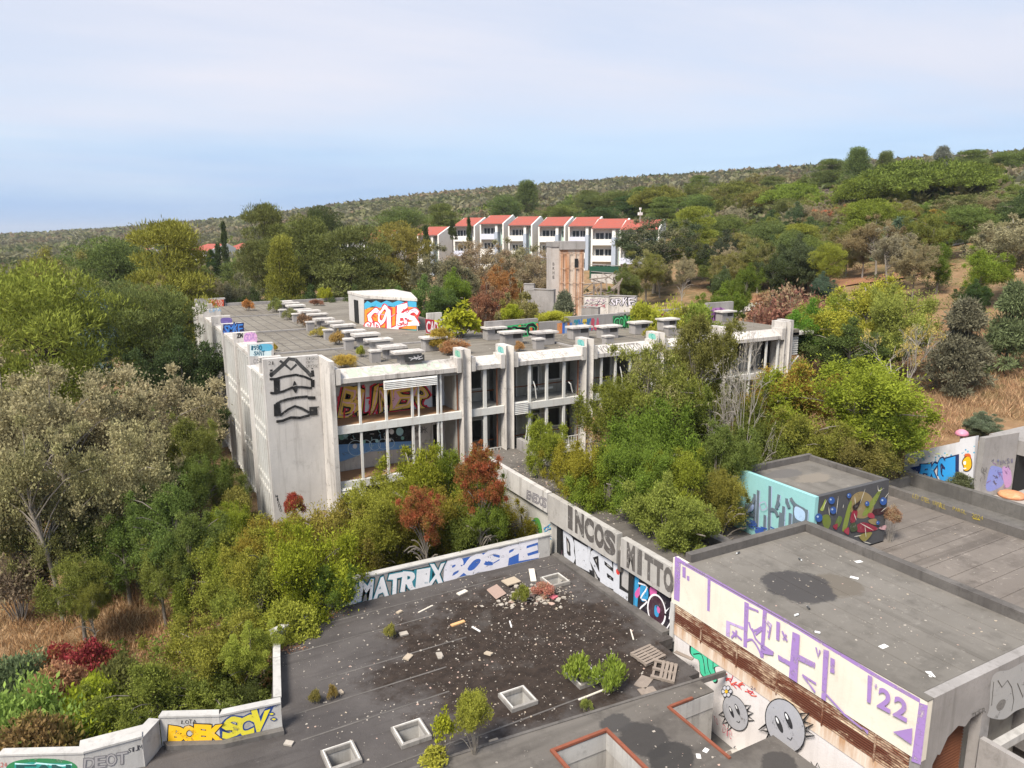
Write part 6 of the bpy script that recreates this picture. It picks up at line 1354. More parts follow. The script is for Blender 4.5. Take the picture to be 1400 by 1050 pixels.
for off, c in ((.12, '171614'), (.075, 'e8b418')): g.text('BOEK', *q((815, 290), (1055, 285), (815, 222)), c, off=off, jit=.18, gap=.06, p3_=q((1055, 218))[0])
g.text('LOTA', *q((868, 210), (940, 205), (868, 190)), '2a292b', jit=.3); g.build(BO[0])
g = Spray('y', 0, plane=plane_of((1.71, 22.26), (3.50, 22.0)))
for off, c in ((.12, '23407e'), (.06, 'dccf3a')): g.text('SCV', *q((1080, 262), (1270, 240), (1070, 195)), c, off=off, jit=.4, gap=.05, p3_=q((1280, 150))[0])
for x, y in ((1300, 160), (1310, 185)): g.blob(q((x - 18, y), (x, y - 10), (x + 16, y), (x, y + 10)), '23407e'); g.blob(q((x - 11, y), (x, y - 5), (x + 10, y), (x, y + 5)), 'dccf3a')
g.text('NINE', *q((1270, 135), (1330, 120), (1270, 122)), '2c3a68', jit=.3); g.poly(q((1055, 300), (1120, 285), (1110, 320), (1060, 335)), '4d6f62'); g.build(ST[0])
g = Spray('y', 0, plane=plane_of((-4.1, 23.5), (-1.95, 22.42)))
g.blob(q((45, 400), (120, 378), (250, 375), (345, 392), (362, 430), (200, 440), (40, 440)), '2f7a4c'); g.poly(q((70, 400), (150, 392), (340, 400), (350, 440), (70, 440)), '2a8f86'); g.line(q((72, 398), (160, 405), (175, 396), (300, 408), (345, 402)), .05, 'bfe6ea'); g.text('EAN', *q((85, 440), (335, 440), (85, 405)), '1b4f4c', off=.05)
g.text('24', *q((2, 415), (35, 412), (2, 395)), 'b86a62', jit=.3); g.build(TE[0])
g = Spray('y', 0, plane=plane_of((-1.94, 22.42), (-.45, 22.36))); g.text('SIJM', *q((612, 350), (682, 330), (612, 325)), '35343a', jit=.3); g.text('DEOT', *q((400, 430), (610, 395), (400, 375)), '7d7a7d', off=.05, jit=.1); g.text('DEOT', *q((400, 430), (610, 395), (400, 375)), 'a9a5a4', off=.0, jit=.1); g.build(SJ[0])
# ---------------------------------------------------------------- hall
PU = '9a7cb8'; q = zz(915, 750, .142857); q8 = zz(1050, 788, .25); g = Spray('x', 18.1)
g.poly(q((55, 72), (112, 98), (98, 510), (45, 485)), PU)                                     # frame: left, top, right
g.poly([(923.5, 760.8), (1090, 855), (1200, 922.5), (1258, 955.5), (1258, 961), (1200, 928.2), (1090, 860.5), (924, 766.5)], PU)
g.poly(q8((828, 690), (875, 706), (836, 1030), (785, 1010)), PU)
g.poly(q((128, 170), (160, 182), (158, 285), (128, 272)), PU, keep=True); g.poly(q((170, 258), (194, 265), (194, 312), (172, 302)), PU, keep=True); g.poly(q((370, 262), (398, 275), (388, 602), (365, 592)), PU)
g.poly(q((722, 505), (765, 525), (745, 950), (712, 935)), PU); g.poly(q((900, 575), (940, 600), (905, 1050), (872, 1035)), PU); g.poly(q((550, 685), (715, 750), (712, 778), (585, 722), (582, 850), (545, 830)), 'b79fce')
for pts in (((765, 700), (800, 790), (890, 750)), ((800, 760), (830, 860), (900, 930)), ((745, 880), (800, 870), (860, 960), (890, 1040)), ((830, 820), (890, 770)), ((765, 560), (860, 600)), ((610, 790), (700, 870)), ((650, 780), (640, 850)), ((600, 850), (640, 810)), ((1090, 790), (1130, 880)), ((1130, 820), (1100, 870))): g.line(q(*pts), .08, PU, sm=2)
g.poly(q((890, 900), (1010, 985), (1000, 1015), (880, 935)), PU); g.poly(q((1035, 690), (1070, 705), (1062, 880), (1032, 865)), PU, keep=True); g.line(q((950, 690), (985, 720), (970, 800), (945, 780)), .07, 'b79fce')
g.poly(q8((140, 300), (180, 318), (165, 580), (120, 550)), PU); g.poly(q8((60, 425), (130, 465), (128, 490), (62, 452)), PU, keep=True); g.poly(q8((175, 425), (265, 470), (262, 500), (172, 455)), PU, keep=True); g.poly(q8((310, 395), (340, 405), (322, 680), (298, 665)), PU, keep=True); g.poly(q8((348, 440), (372, 452), (370, 530), (346, 520)), PU, keep=True); g.poly(q8((-35, 400), (35, 405), (35, 430), (-20, 420)), PU)
for pts in (((195, 535), (270, 585)), ((195, 535), (265, 630)), ((270, 385), (282, 435), (292, 400)), ((0, 250), (20, 280), (10, 335)), ((85, 295), (112, 350)), ((325, 640), (430, 755), (525, 830))): g.line(q8(*pts), .07, PU)
g.poly(q8((555, 535), (580, 545), (570, 690), (550, 682)), PU, keep=True); g.text("22", *q8((597, 700), (775, 795), (610, 595)), PU, off=.03, p3_=q8((785, 690))[0], gap=.25); g.poly(q8((592, 580), (606, 585), (606, 610), (594, 604)), PU); g.poly(q8((692, 845), (800, 825), (795, 915)), PU); g.poly(q8((525, 820), (560, 840), (555, 860)), PU)
g.build(HW, fade=.6)
q = zz(930, 860, .18092); g = Spray('x', 18.13 - .0, start=.036)
g = Spray('x', 18.16)
gp = [(85, 100), (70, 170), (100, 215), (140, 240), (150, 330), (185, 370), (225, 365), (260, 410), (285, 395), (270, 330), (265, 290), (315, 275), (300, 235), (240, 205), (180, 150)]
g.blob(q(*gp), '151517'); cgx, cgy = 185, 260; g.blob(q(*[(cgx + (x - cgx) * .9, cgy + (y - cgy) * .92) for x, y in gp]), '49c39b'); g.line(q((100, 190), (160, 190), (180, 260), (190, 340)), .04, '151517', sm=3); g.line(q((205, 210), (215, 300), (240, 350)), .04, '151517', sm=3); g.line(q((250, 240), (250, 300)), .03, '151517')
for t_, x, y in (('KR', 75, 270), ('PH', 80, 300)): g.text(t_, *q((x, y + 20), (x + 40, y + 35), (x, y)), '3a3a40', jit=.5)
for _ in range(14): x = rg.uniform(265, 540); y = 320 + (x - 265) * .62 + rg.uniform(-25, 25); g.line(q((x, y), (x + 25, y + rg.uniform(-30, 40)), (x + 45, y + rg.uniform(-20, 40))), .035, rg.choice(('d8402e', 'e0573a', 'c03050')), sm=2, keep=True)
g.off += .003; g.text("24", *q((535, 450), (575, 465), (538, 428)), '4a3a5a', jit=.2)
def face(cx, cy, rx, ry, rot, cut=None):
    pt = lambda a, b: (cx + a * rx * math.cos(rot) - b * ry * math.sin(rot), cy + a * rx * math.sin(rot) + b * ry * math.cos(rot))
    el = [pt(math.cos(t), math.sin(t)) for t in np.linspace(0, 6.02, 22)]
    for sgn, ang in ((-1, (2.6, 2.95, 3.3)), (1, (.55, .25, -.05))):
        for a in ang: g.line(q(pt(math.cos(a - .12), math.sin(a - .12)), pt(math.cos(a) * 1.45, math.sin(a) * 1.4), pt(math.cos(a + .14), math.sin(a + .14))), .035 * rx / 90 + .012, '1a1a1c')
    g.blob(q(*el), '1a1a1c', k=2); g.blob(q(*[(cx + (x - cx) * .955, cy + (y - cy) * .955) for x, y in el]), 'a5a5ab', k=2)
    for ex in (-.28, .28):
        g.blob(q(*[pt(ex + .13 * math.cos(t), -.12 + .33 * math.sin(t)) for t in np.linspace(0, 5.6, 9)]), '2a2a2e'); g.blob(q(*[pt(ex + .05 * math.cos(t), -.27 + .12 * math.sin(t)) for t in np.linspace(0, 5.6, 7)]), 'e8e8ea')
    g.line(q(pt(-.15, .42), pt(-.02, .55), pt(.12, .48)), .03, '2a2a2e')
face(425, 630, 88, 145, -.38)
for i in range(6): a = i * 1.047; g.blob(q(*[(363 + 26 * math.cos(a) + 17 * math.cos(t), 466 + 30 * math.sin(a) + 20 * math.sin(t)) for t in np.linspace(0, 5.5, 7)]), '3c3c42'); g.blob(q(*[(363 + 26 * math.cos(a) + 12 * math.cos(t), 466 + 30 * math.sin(a) + 14 * math.sin(t)) for t in np.linspace(0, 5.5, 7)]), 'c9c9d2')
g.blob(q(*[(363 + 12 * math.cos(t), 466 + 14 * math.sin(t)) for t in np.linspace(0, 5.5, 8)]), 'e0b52a')
face(812, 720, 140, 215, -.40)
g.text('To', *q((275, 695), (310, 725), (270, 645)), 'c23050', off=-.02, jit=.2); g.text('Die', *q((340, 765), (410, 830), (345, 705)), 'c23050', off=-.02, jit=.2)
g.line(q((1010, 990), (1040, 1040), (1060, 1000), (1080, 1050)), .04, '2a2a2e'); g.line(q((425, 890), (440, 875)), .03, '444448'); g.build(HLw)
q = zz(1200, 850, .190476); g = Spray('y', 10.3); g.blob(q((800, 620), (815, 420), (860, 360), (940, 345), (1050, 290), (1120, 300), (1120, 560), (990, 640), (900, 700), (790, 680)), 'a6a4a2'); g.blob(q((850, 605), (885, 560), (918, 565), (900, 620), (865, 640)), '77736f'); g.line(q((860, 420), (890, 470), (930, 420), (960, 470), (975, 560), (960, 640)), .035, '57544f'); g.line(q((830, 430), (815, 600)), .03, '57544f'); g.line(q((1000, 440), (1040, 540), (1060, 480)), .03, '57544f')
g.text('TEER', *q((665, 700), (775, 650), (668, 660)), '4d4a47', off=-.02, jit=.2, p3_=q((770, 605))[0]); g.build(HS)
# ---------------------------------------------------------------- roof cabin
q = zz(990, 630, .167857); g = Spray('x', 25.0); gy, bl = '5d6b76', '2c4f9c'
for x0, y0, x1, y1 in ((180, 350, 168, 460), (250, 270, 245, 510), (280, 240, 268, 555), (376, 205, 368, 585), (450, 275, 432, 385), (465, 420, 455, 560), (490, 370, 480, 560), (515, 305, 515, 345), (545, 425, 540, 540), (580, 350, 575, 530), (678, 395, 672, 515), (340, 440, 335, 590)): g.line(q((x0 + 7, y0 + 5), (x1 + 7, y1 + 5)), .13, 'a8b8d8', keep=True); g.off += .002; g.line(q((x0, y0), (x1, y1)), .16, gy, keep=True); g.off += .002
for pts in (((180, 400), (240, 335), (250, 300)), ((380, 395), (420, 400), (445, 450)), ((430, 385), (455, 330)), ((550, 300), (585, 355), (665, 400)), ((520, 330), (540, 380)), ((180, 430), (250, 440)), ((590, 480), (670, 500))): g.line(q(*pts), .17, gy, sm=2)
g.blob(q((190, 420), (245, 350), (245, 400)), '9fb2dc'); g.blob(q((590, 370), (665, 410), (660, 490), (590, 460)), 'a9c4e0')
for i in range(16): x = rg.uniform(80, 330); y = 425 + (x - 80) * .55 + rg.uniform(-25, 35); g.line(q((x, y), (x + rg.uniform(20, 60), y + rg.uniform(8, 25))), .06, bl, keep=True, taper=False)
g.off += .002; g.blob(q((260, 560), (320, 545), (335, 590), (290, 605)), bl); g.line(q(*[(330 + 28 * math.cos(t) * (1 + .25 * math.sin(4 * t)), 365 + 34 * math.sin(t)) for t in np.linspace(0, 6.2, 20)]), .025, 'b58ac0'); g.line(q((390, 535), (440, 560)), .06, bl); g.build(TL)
g = Spray('y', 19.76)
g.blob(q(*[(1120 + 100 * math.cos(t), 360 + 110 * math.sin(t)) for t in np.linspace(0, 6.0, 18)]), '8f7d55', k=2)
for pts, c in ((((800, 450), (850, 440), (870, 500), (840, 560), (805, 520)), '6d7a35'), (((960, 560), (1010, 360), (1040, 340), (1000, 540)), '7d8a3a'), (((1130, 420), (1280, 215), (1240, 330), (1160, 440)), '7d8a3a'), (((780, 400), (800, 360), (825, 310), (810, 400)), '9fae4a'), (((900, 520), (930, 450), (960, 470), (930, 540)), '5f7038'), (((1030, 440), (1060, 390), (1085, 420), (1060, 500), (1025, 500)), '8c2a3c'), (((1070, 530), (1140, 500), (1250, 550), (1180, 575), (1090, 580)), '8c2a3c'), (((1170, 430), (1210, 425), (1220, 465), (1175, 460)), '9c3848'), (((1210, 400), (1300, 385), (1290, 430), (1220, 440)), '3a1d20'), (((970, 570), (1010, 540), (1010, 600)), '9c3848'), (((880, 530), (920, 510), (910, 560)), '8c2a3c'), (((1170, 480), (1230, 470), (1250, 520), (1190, 510)), '8f7d55'), (((1100, 600), (1200, 580), (1150, 650), (1110, 640)), '8a8046'), (((1040, 370), (1090, 330), (1120, 300), (1070, 400)), '2e2424'), (((1020, 520), (1060, 500), (1080, 560), (1030, 575)), '3f4a30'), (((1250, 545), (1310, 520), (1305, 560)), 'c9a0a4')): g.blob(q(*pts), c)
for cx, cy, r in ((868, 320, 26), (880, 400, 26), (762, 460, 30), (1008, 280, 18), (1155, 345, 18), (1285, 325, 28), (1240, 500, 14)): g.blob(q(*[(cx + r * math.cos(t), cy + r * 1.15 * math.sin(t)) for t in np.linspace(0, 5.6, 9)]), '2f5598'); g.blob(q(*[(cx - r * .3 + r * .3 * math.cos(t), cy - r * .3 + r * .3 * math.sin(t)) for t in np.linspace(0, 5.6, 7)]), 'a8bedc')
for pts in (((900, 430), (918, 280)), ((845, 440), (838, 370)), ((790, 390), (825, 310)), ((1050, 285), (1055, 350)), ((1090, 350), (1135, 220)), ((1235, 195), (1245, 240), (1290, 215)), ((1260, 410), (1310, 370)), ((1290, 300), (1325, 255)), ((1130, 520), (1140, 620)), ((1090, 500), (1200, 560)), ((1040, 420), (1060, 480)), ((950, 380), (955, 350)), ((1040, 610), (1100, 600)), ((1115, 650), (1180, 668))): g.line(q(*pts), .05, 'd9d4c6', taper=True, sm=3)
g.build(TF)
# ---------------------------------------------------------------- far walls
q = zz(1220, 560, .15241); g = Spray('x', 40.0)
for i in range(44): x = rg.uniform(230, 740); y = 490 - (x - 230) * .22 + rg.uniform(-50, 30); r = rg.uniform(4, 10); g.blob(q(*[(x + r * math.cos(t), y + r * math.sin(t)) for t in np.linspace(0, 5.5, 6)]), rg.choice(('5a9fc0', '7ab8cc', '4a8fb8')), k=2); g.off -= .0025
g.off += .003
for off, c in ((.12, '1c2a58'), (.05, '2f9ae0')): g.text('EKGI', *q((250, 610), (560, 640), (260, 500)), c, off=off, jit=.35, gap=.06, p3_=q((560, 440))[0])
g.poly(q((160, 520), (260, 500), (250, 560), (190, 545)), '1c3a78'); g.blob(q((640, 520), (625, 470), (650, 425), (690, 415), (715, 450), (715, 520), (680, 555), (640, 548)), '2a1c14'); g.blob(q((645, 515), (633, 470), (655, 432), (688, 422), (708, 455), (708, 515), (676, 546), (645, 540)), 'f0b21e')
g.poly(q((645, 420), (655, 395), (690, 392), (705, 405), (712, 440), (690, 420)), 'd0622a'); g.blob(q((640, 470), (660, 462), (662, 490), (644, 492)), 'f2efe8'); g.line(q((640, 530), (665, 525)), .06, 'f2efe8'); g.build(rw1, fade=.2)
u2 = np.array([42.33 - 40.02, 20.94 - 21.4]); u2 /= np.linalg.norm(u2); g = Spray('y', 0, plane=((40.02, 21.4, 0), (u2[0], u2[1], 0)))
g.blob(q((838, 700), (850, 620), (880, 515), (930, 508), (990, 540), (1000, 650), (960, 700), (870, 735)), '7f87c0'); g.blob(q((985, 520), (1050, 530), (1070, 600), (1060, 680), (1010, 690)), 'b08ab4')
for _ in range(16): x, y = rg.uniform(850, 1060), rg.uniform(450, 700); g.line(q((x, y), (x + rg.uniform(-25, 25), y + rg.uniform(-25, 25)), (x + rg.uniform(-35, 35), y + rg.uniform(-30, 30))), .04, rg.choice(('5a62a0', '5f5a6c', '8a6a94')), sm=2, keep=True)
g.off += .002
for _ in range(10): x, y = rg.uniform(735, 840), rg.uniform(500, 620); g.line(q((x, y), (x + rg.uniform(-20, 20), y + 15), (x + rg.uniform(-20, 20), y + 35)), .03, '6d6a66', sm=2, keep=True)
g.text('TEKSI', *q((930, 500), (1080, 470), (930, 465)), '6d6a7c', jit=.6); g.build(rw2)
g = Spray('x', 35.41); YL = 'a8952e'; g.text('LEV OTEL WAMILL', *q((180, 790), (480, 895), (185, 750)), YL, off=-.01, jit=.15, p3_=q((482, 850))[0]); g.text('PAROL', *q((540, 900), (665, 940), (542, 868)), YL, off=-.01, jit=.12, p3_=q((668, 905))[0]); g.text('2024', *q((712, 965), (815, 992), (714, 925)), YL, off=-.01, jit=.1, p3_=q((818, 955))[0]); g.line(q((725, 975), (790, 990)), .05, YL); g.build(LW, 'lettering')
# ------------------------------------------------------------------ plants rooted on the roofs
z8 = ZR
RP(628, 411, 462, z8, 64, 'bigleaf', (.21, .24, .02), 'yellow-green catalpa sapling growing on the long roof')
RP(600, 448, 478, z8, 46, 'shrub1', (.20, .17, .03), 'yellowing bush at the foot of the catalpa sapling')
RP(620, 462, 484, z8, 44, 'dryshrub', (.22, .12, .05), 'russet dry bush beside the catalpa sapling')
RP(700, 415, 440, z8 + .6, 36, 'shrub1', (.19, .21, .02), 'clipped-looking green bush before the rear parapet')
RP(757, 424, 445, z8 + .5, 50, 'shrub2', (.20, .22, .025), 'yellow-green bush before the orange and blue parapet')
RP(708, 466, 480, z8, 20, 'weed', (.24, .15, .06), 'rusty weed tuft beside the second pillar')
RP(888, 446, 461, z8, 24, 'weed', (.20, .20, .03), 'yellow-green weed tuft beside the fourth pillar')
for i, (a, b, c_, w_, col, lb) in enumerate(((470, 486, 504, 24, (.26, .22, .04), 'golden weed tuft nearest the front roof edge'), (494, 475, 488, 12, (.17, .19, .03), 'small round green weed behind the golden tuft'), (461, 455, 471, 18, (.22, .17, .05), 'orange-green weed beside the vent row'), (437, 450, 460, 22, (.24, .22, .05), 'flat yellow weed left of the vent row'),
        (414, 432, 447, 22, (.16, .11, .06), 'brown weed clump in the middle of the vent row'), (395, 424, 437, 15, (.15, .16, .06), 'grey-green weed beside the vent row'), (376, 411, 427, 16, (.13, .16, .04), 'green weed at the far end of the vent row'), (338, 412, 425, 13, (.26, .14, .05), 'orange weed at the far roof edge'), (449, 396, 412, 16, (.17, .20, .02), 'green bush on the far roof block'), (432, 412, 418, 16, (.17, .09, .05), 'dark red weed behind the vent row'), (375, 473, 480, 6, (.25, .2, .03), 'tiny yellow weed behind the corner wall'))):
    RP(a, b - 3, c_, z8, w_ * 1.4, 'weed' if w_ < 24 else 'shrub2', col, lb)
RP(535, 852, 872, 0, 22, 'weed', (.17, .18, .04), 'green weed tuft in the middle of the dark roof')
RP(432, 942, 961, 0, 20, 'weed', (.14, .14, .035), 'left of two small weeds on the dark roof', 'paired weeds'); RP(452, 939, 955, 0, 18, 'weed', (.17, .15, .04), 'right of two small weeds on the dark roof', 'paired weeds')
RP(712, 800, 822, 0, 30, 'weed', (.14, .15, .03), 'green weed in the rubble heap'); RP(742, 795, 815, 0, 32, 'dryshrub', (.26, .14, .09), 'dry reddish weed in the rubble heap')
RP(795, 893, 933, 0, 50, 'weed', (.16, .19, .03), 'tall weed sprouting from the broken skylight'); RP(833, 896, 944, 0, 52, 'weed', (.15, .20, .03), 'bushy weed beside the broken skylight'); RP(802, 955, 974, 0, 18, 'weed', (.17, .20, .04), 'small weed before the broken skylight')
RP(648, 945, 1030, .17, 50, 'shrub2', (.17, .20, .03), 'feathery young tree growing at the front of the dark roof'); RP(605, 966, 1036, .17, 30, 'bigleaf', (.18, .21, .02), 'broad-leaved sapling over the middle skylight'); RP(592, 1024, 1048, .17, 40, 'bigleaf', (.20, .22, .03), 'broad-leaved seedling at the lower picture edge')
RP(1222, 690, 742, 1.75, 22, 'dryshrub', (.20, .13, .08), 'dry twiggy weed beside the mural corner'); RP(1318, 645, 672, 1.5, 44, 'shrub1', (.08, .10, .04), 'dark green shrub before the blue lettering'); RP(1350, 563, 600, 3.2, 64, 'laurel', (.085, .12, .06), 'rounded blue-green bush above the retaining wall')
# ------------------------------------------------------------------ debris
mFlake = flat('plaster_flake', (.38, .345, .30), (.27, .22, .19), .9, 20); mPink = flat('pink_plaster', (.42, .30, .25), (.34, .25, .21), .9, 9); mTan = flat('tan_plaster', (.42, .35, .27), (.33, .27, .2), .9, 9)
def flakes(name, pts, z, smin, smax, label, mats=(mFlake, mPink, mTan), seed=3, hgt=.5):
    rg_ = random.Random(seed); m = MB()
    for (x, y) in pts:
        s = smin + (smax - smin) * rg_.random() ** 3.5; k = rg_.randint(4, 6); a0 = rg_.random() * 6; m.cur = 0 if rg_.random() < .72 else rg_.randint(1, 2); el = rg_.uniform(.45, 1); ro = rg_.random() * 3.14
        ring = []
        for i in range(k):
            a = a0 + i * 6.283 / k + rg_.uniform(-.3, .3); r_ = s * rg_.uniform(.6, 1); u, v = r_ * math.cos(a), r_ * math.sin(a) * el; ring.append((x + u * math.cos(ro) - v * math.sin(ro), y + u * math.sin(ro) + v * math.cos(ro)))
        m.prism(ring, z + .003, [z + .003 + s * hgt * rg_.uniform(.15, 1) for _ in ring])
    return tag(m.build(name, list(mats)), label, 'debris', kind='stuff')
rg = random.Random(21); pts = []
while len(pts) < 1900:
    x, y = rg.uniform(4.2, 17.7), rg.uniform(18.4, 28.8); dns = .22 + .78 * math.exp(-(((x - 12.5) / 4.6) ** 2 + ((y - 22.8) / 4.4) ** 2)); dns *= .45 + .9 * (mnoise.noise(Vector((x * .6, y * .6, 1))) + .5)
    if rg.random() < dns and not any(abs(x - a) < .6 and abs(y - b) < .6 for a, b in SKY) and not (x > 17.3 and y < 20.3): pts.append((x, y))
flakes('plaster_flakes', pts, 0, .012, .06, 'white and pink plaster flakes strewn over the dark roof')
pts = [(rg.uniform(-1, 16.6), rg.uniform(13, 17.3)) for _ in range(420)]; pts = [(x, y) for x, y in pts if not (10.3 < x < 12.6) and not (x > 14.7 and y < 16.9)]; flakes('strip_flakes', pts, .17, .015, .07, 'plaster crumbs on the raised front strip', seed=4)
flakes('hall_litter', [(rg.uniform(18.5, 24.4), rg.uniform(10.8, 19.6)) for _ in range(330)], 3.25, .012, .065, 'paper and plaster scraps on the hall roof', seed=5, hgt=.25)
flakes('corridor_litter', [(rg.uniform(18.5, 20.8), 31.5 + rg.gauss(0, 3.0)) for _ in range(700)], 2.6, .02, .085, 'broken plaster covering the corridor roof', seed=6)
flakes('side_roof_litter', [(rg.uniform(25.3, 35.2), rg.uniform(6, 19.4)) for _ in range(480)], 1.775, .015, .06, 'pale scraps on the brown ribbed roof', seed=7, hgt=.25)
flakes('main_roof_litter', [(rg.uniform(9, 23.8), rg.uniform(41.5, 60)) for _ in range(420)] + [(rg.uniform(24, 45), rg.uniform(39.3, 45.5)) for _ in range(300)], ZR + .02, .02, .10, 'pale crumbs on the long roof', seed=8, hgt=.3)
flakes('rubble', [(15.0 + rg.gauss(0, .75), 25.9 + rg.gauss(0, .55)) for _ in range(420)], 0, .03, .17, 'heap of broken plaster in the far roof corner', seed=9)
mLit = flat('brown_leaf_litter', (.26, .12, .06), (.17, .08, .045), .95, 8)
pts = []
for (a, b, n_, sx, sy) in ((435, 845, 230, .55, .22), (396, 887, 110, .32, .16)):
    q_ = onZ(a, b, 0); pts += [(q_[0] + rg.gauss(0, sx), q_[1] + rg.gauss(0, sy)) for _ in range(n_)]
flakes('leaf_litter', pts, 0, .03, .07, 'brown fallen leaves along the left roof edge', (mLit, mLit, mTan), 10, .3)
flakes('corridor_leaves', [(21.0 + rg.gauss(0, .18), rg.uniform(21.5, 31)) for _ in range(600)], 2.6, .03, .07, 'brown fallen leaves along the corridor upstand', (mLit, mLit, mTan), 11, .3)
def piece(name, label, cat, px_, py_, z, sx, sy, sz, rz, mat, tilt=(0, 0), group=None):
    q_ = onZ(px_, py_, z); e = MB().obox((0, 0, 0), sx, sy, sz, 0, (0, 0)).build(name, mat); e.location = (q_[0], q_[1], z + sz / 2 + abs(math.sin(tilt[0])) * sy / 2 + abs(math.sin(tilt[1])) * sx / 2 + .004); e.rotation_euler = (tilt[0], tilt[1], rz); return tag(e, label, cat, group)
mPly = flat('bleached_board', (.62, .57, .50), (.48, .43, .37), .9, 4); mOrg = flat('fresh_timber', (.62, .36, .17), (.5, .28, .13), .9, 5); mPip = flat('white_plastic', (.78, .77, .75), (.66, .65, .63), .5, 4)
piece('timber_offcut', 'orange-brown timber offcut on the dark roof', 'timber', 626, 853, 0, .62, .16, .05, .12, mOrg)
piece('plastic_pipe', 'white bent plastic pipe on the dark roof', 'pipe', 651, 861, 0, .05, .5, .05, .25, mPip); piece('plastic_pipe', 'white pipe right of the bent one', 'pipe', 698, 854, 0, .05, .48, .04, -.35, mPip)
piece('plank', 'thin pale plank near the lettered parapet', 'plank', 582, 833, 0, .8, .07, .03, .35, mPly); piece('plank', 'thin stick near the broken pallet', 'plank', 864, 868, 0, .05, .75, .03, -.5, mPly); piece('plank', 'pale plank before the broken skylight', 'plank', 812, 949, 0, 1.3, .07, .03, .05, mPly)
piece('board', 'long pale board leaning on the rubble heap', 'board', 728, 790, 0, .26, .85, .05, -.4, mPly, (.25, 0)); piece('plaster_sheet', 'flat tan plaster sheet in the rubble heap', 'plaster sheet', 699, 797, .06, .75, .5, .06, .2, mTan, (.1, .06)); piece('plaster_sheet', 'pink tilted plaster sheet left of the rubble heap', 'plaster sheet', 679, 815, 0, .75, .6, .05, .5, mPink, (.5, .1)); piece('plaster_sheet', 'small white plaster sheet beside the lettered parapet', 'plaster sheet', 632, 811, 0, .5, .22, .05, .3, mPly, (.05, 0))
piece('cloth', 'small pink rag at the rubble heap', 'cloth', 757, 817, 0, .3, .25, .06, .3, flat('pink_rag', (.6, .16, .2), (.5, .12, .16)))
for i, (a, b, s_) in enumerate(((552, 868, .22), (558, 900, .24), (601, 897, .22), (668, 895, .2), (430, 838, .16), (546, 838, .16), (602, 899, .16), (466, 948, .14), (395, 1018, .18), (676, 1016, .2))):
    piece('plaster_chunk', ('plaster chunk beside the middle weed tuft', 'flat plaster chunk left of the roof middle', 'tan plaster chunk in the roof middle', 'plaster chunk right of the roof middle', 'plaster chunk in the brown leaf litter', 'plaster chunk below the lettered parapet', 'small chunk touching the tan one', 'round white chunk beside the paired weeds', 'yellowish chunk by the yellow lettering', 'white chunk at the raised strip edge')[i], 'plaster', a, b, 0, s_ * 1.5, s_, .06, i * .7, (mFlake, mTan)[i % 2], (.1, .05))
def pallet(name_label, c, rz, tilt=(0, 0), broken=False):
    e = empty('wooden_pallet', name_label, 'pallet', None, c); e.rotation_euler = (tilt[0], tilt[1], rz); e.scale = (.86, .86, .86)
    for i in range(6 if not broken else 4): B(-.6, .6, -.48 + i * .172, -.48 + i * .172 + .12, .11, .135).build('slat', mWood, e)
    for y in (-.47, -.05, .37): B(-.6, .6, y, y + .1, 0, .02).build('bottom_board', mWood, e)
    for x in (-.6, -.06, .48): B(x, x + .12, -.48, .5, .021, .109).build('stringer', mWood, e)
    return e
q_ = onZ(886, 898, .05); pallet('grey wooden pallet lying on the roof by the painted wall', (q_[0], q_[1], .06), .12, (.06, 0))
q_ = onZ(905, 922, 0); pallet('broken wooden pallet beside the lying one', (q_[0] + .1, q_[1], .05), .75, (.1, -.08), True)
pallet('wooden pallet leaning inside the light well', (16.3, 15.6, -1.9), .1, (1.0, 0)); 
piece('board', 'grey board right of the weeds', 'board', 880, 933, 0, .7, .45, .03, .5, mWood); piece('board', 'grey board edge under the broken pallet', 'board', 885, 945, 0, .6, .35, .03, -.2, mWood); piece('plank', 'brown plank propped by the hall corner', 'plank', 935, 897, 0, .16, .75, .04, .3, mWood)
mCan = flat('spray_can_white', (.7, .72, .72), (.5, .52, .52), .35, 9, .5); mCanD = flat('spray_can_dark', (.06, .06, .06), (.12, .12, .12), .35, 9, .5)
for i, (a, b, lb, mt) in enumerate(((1089, 842, 'pale blue-white spray can on the damp patch', mCan), (1105, 832, 'black and white spray can on the damp patch', mCanD), (1117, 866, 'white spray can near the purple wall edge', mCan), (1009, 757, 'black spray can near the hall back parapet', mCanD), (1094, 766, 'crushed black can in the middle of the hall roof', mCanD))):
    q_ = onZ(a, b, 3.26); e = empty('spray_can', lb, 'spray can', None, (q_[0], q_[1], 3.30)); e.rotation_euler = (0, 0, i * 1.1)
    MB().tube([(-.09, 0, 0), (.07, 0, 0)], .034, 10).build('body', mt, e); MB().tube([(.0705, 0, 0), (.085, 0, 0), (.11, 0, 0)], [.03, .018, .017], 8).build('cap', mCanD if mt is mCan else mCan, e)
for i, (a, b) in enumerate(((1208, 884), (1272, 922), (1168, 790), (1174, 768))): piece('paper_scrap', ('white paper scrap in the middle of the hall roof', 'torn paper scrap near the hall corner', 'paper scrap by the hall right parapet', 'small scrap near the back of the hall roof')[i], 'paper', a, b, 3.25, .28, .16, .006, i, mPip)
piece('paper_scrap', 'white paper scrap on the raised strip by the light well', 'paper', 965, 1026, .17, .2, .14, .006, .4, mPip); piece('paper_scrap', 'small white scrap before the light well', 'paper', 955, 1034, .17, .2, .13, .006, 1, mPip)
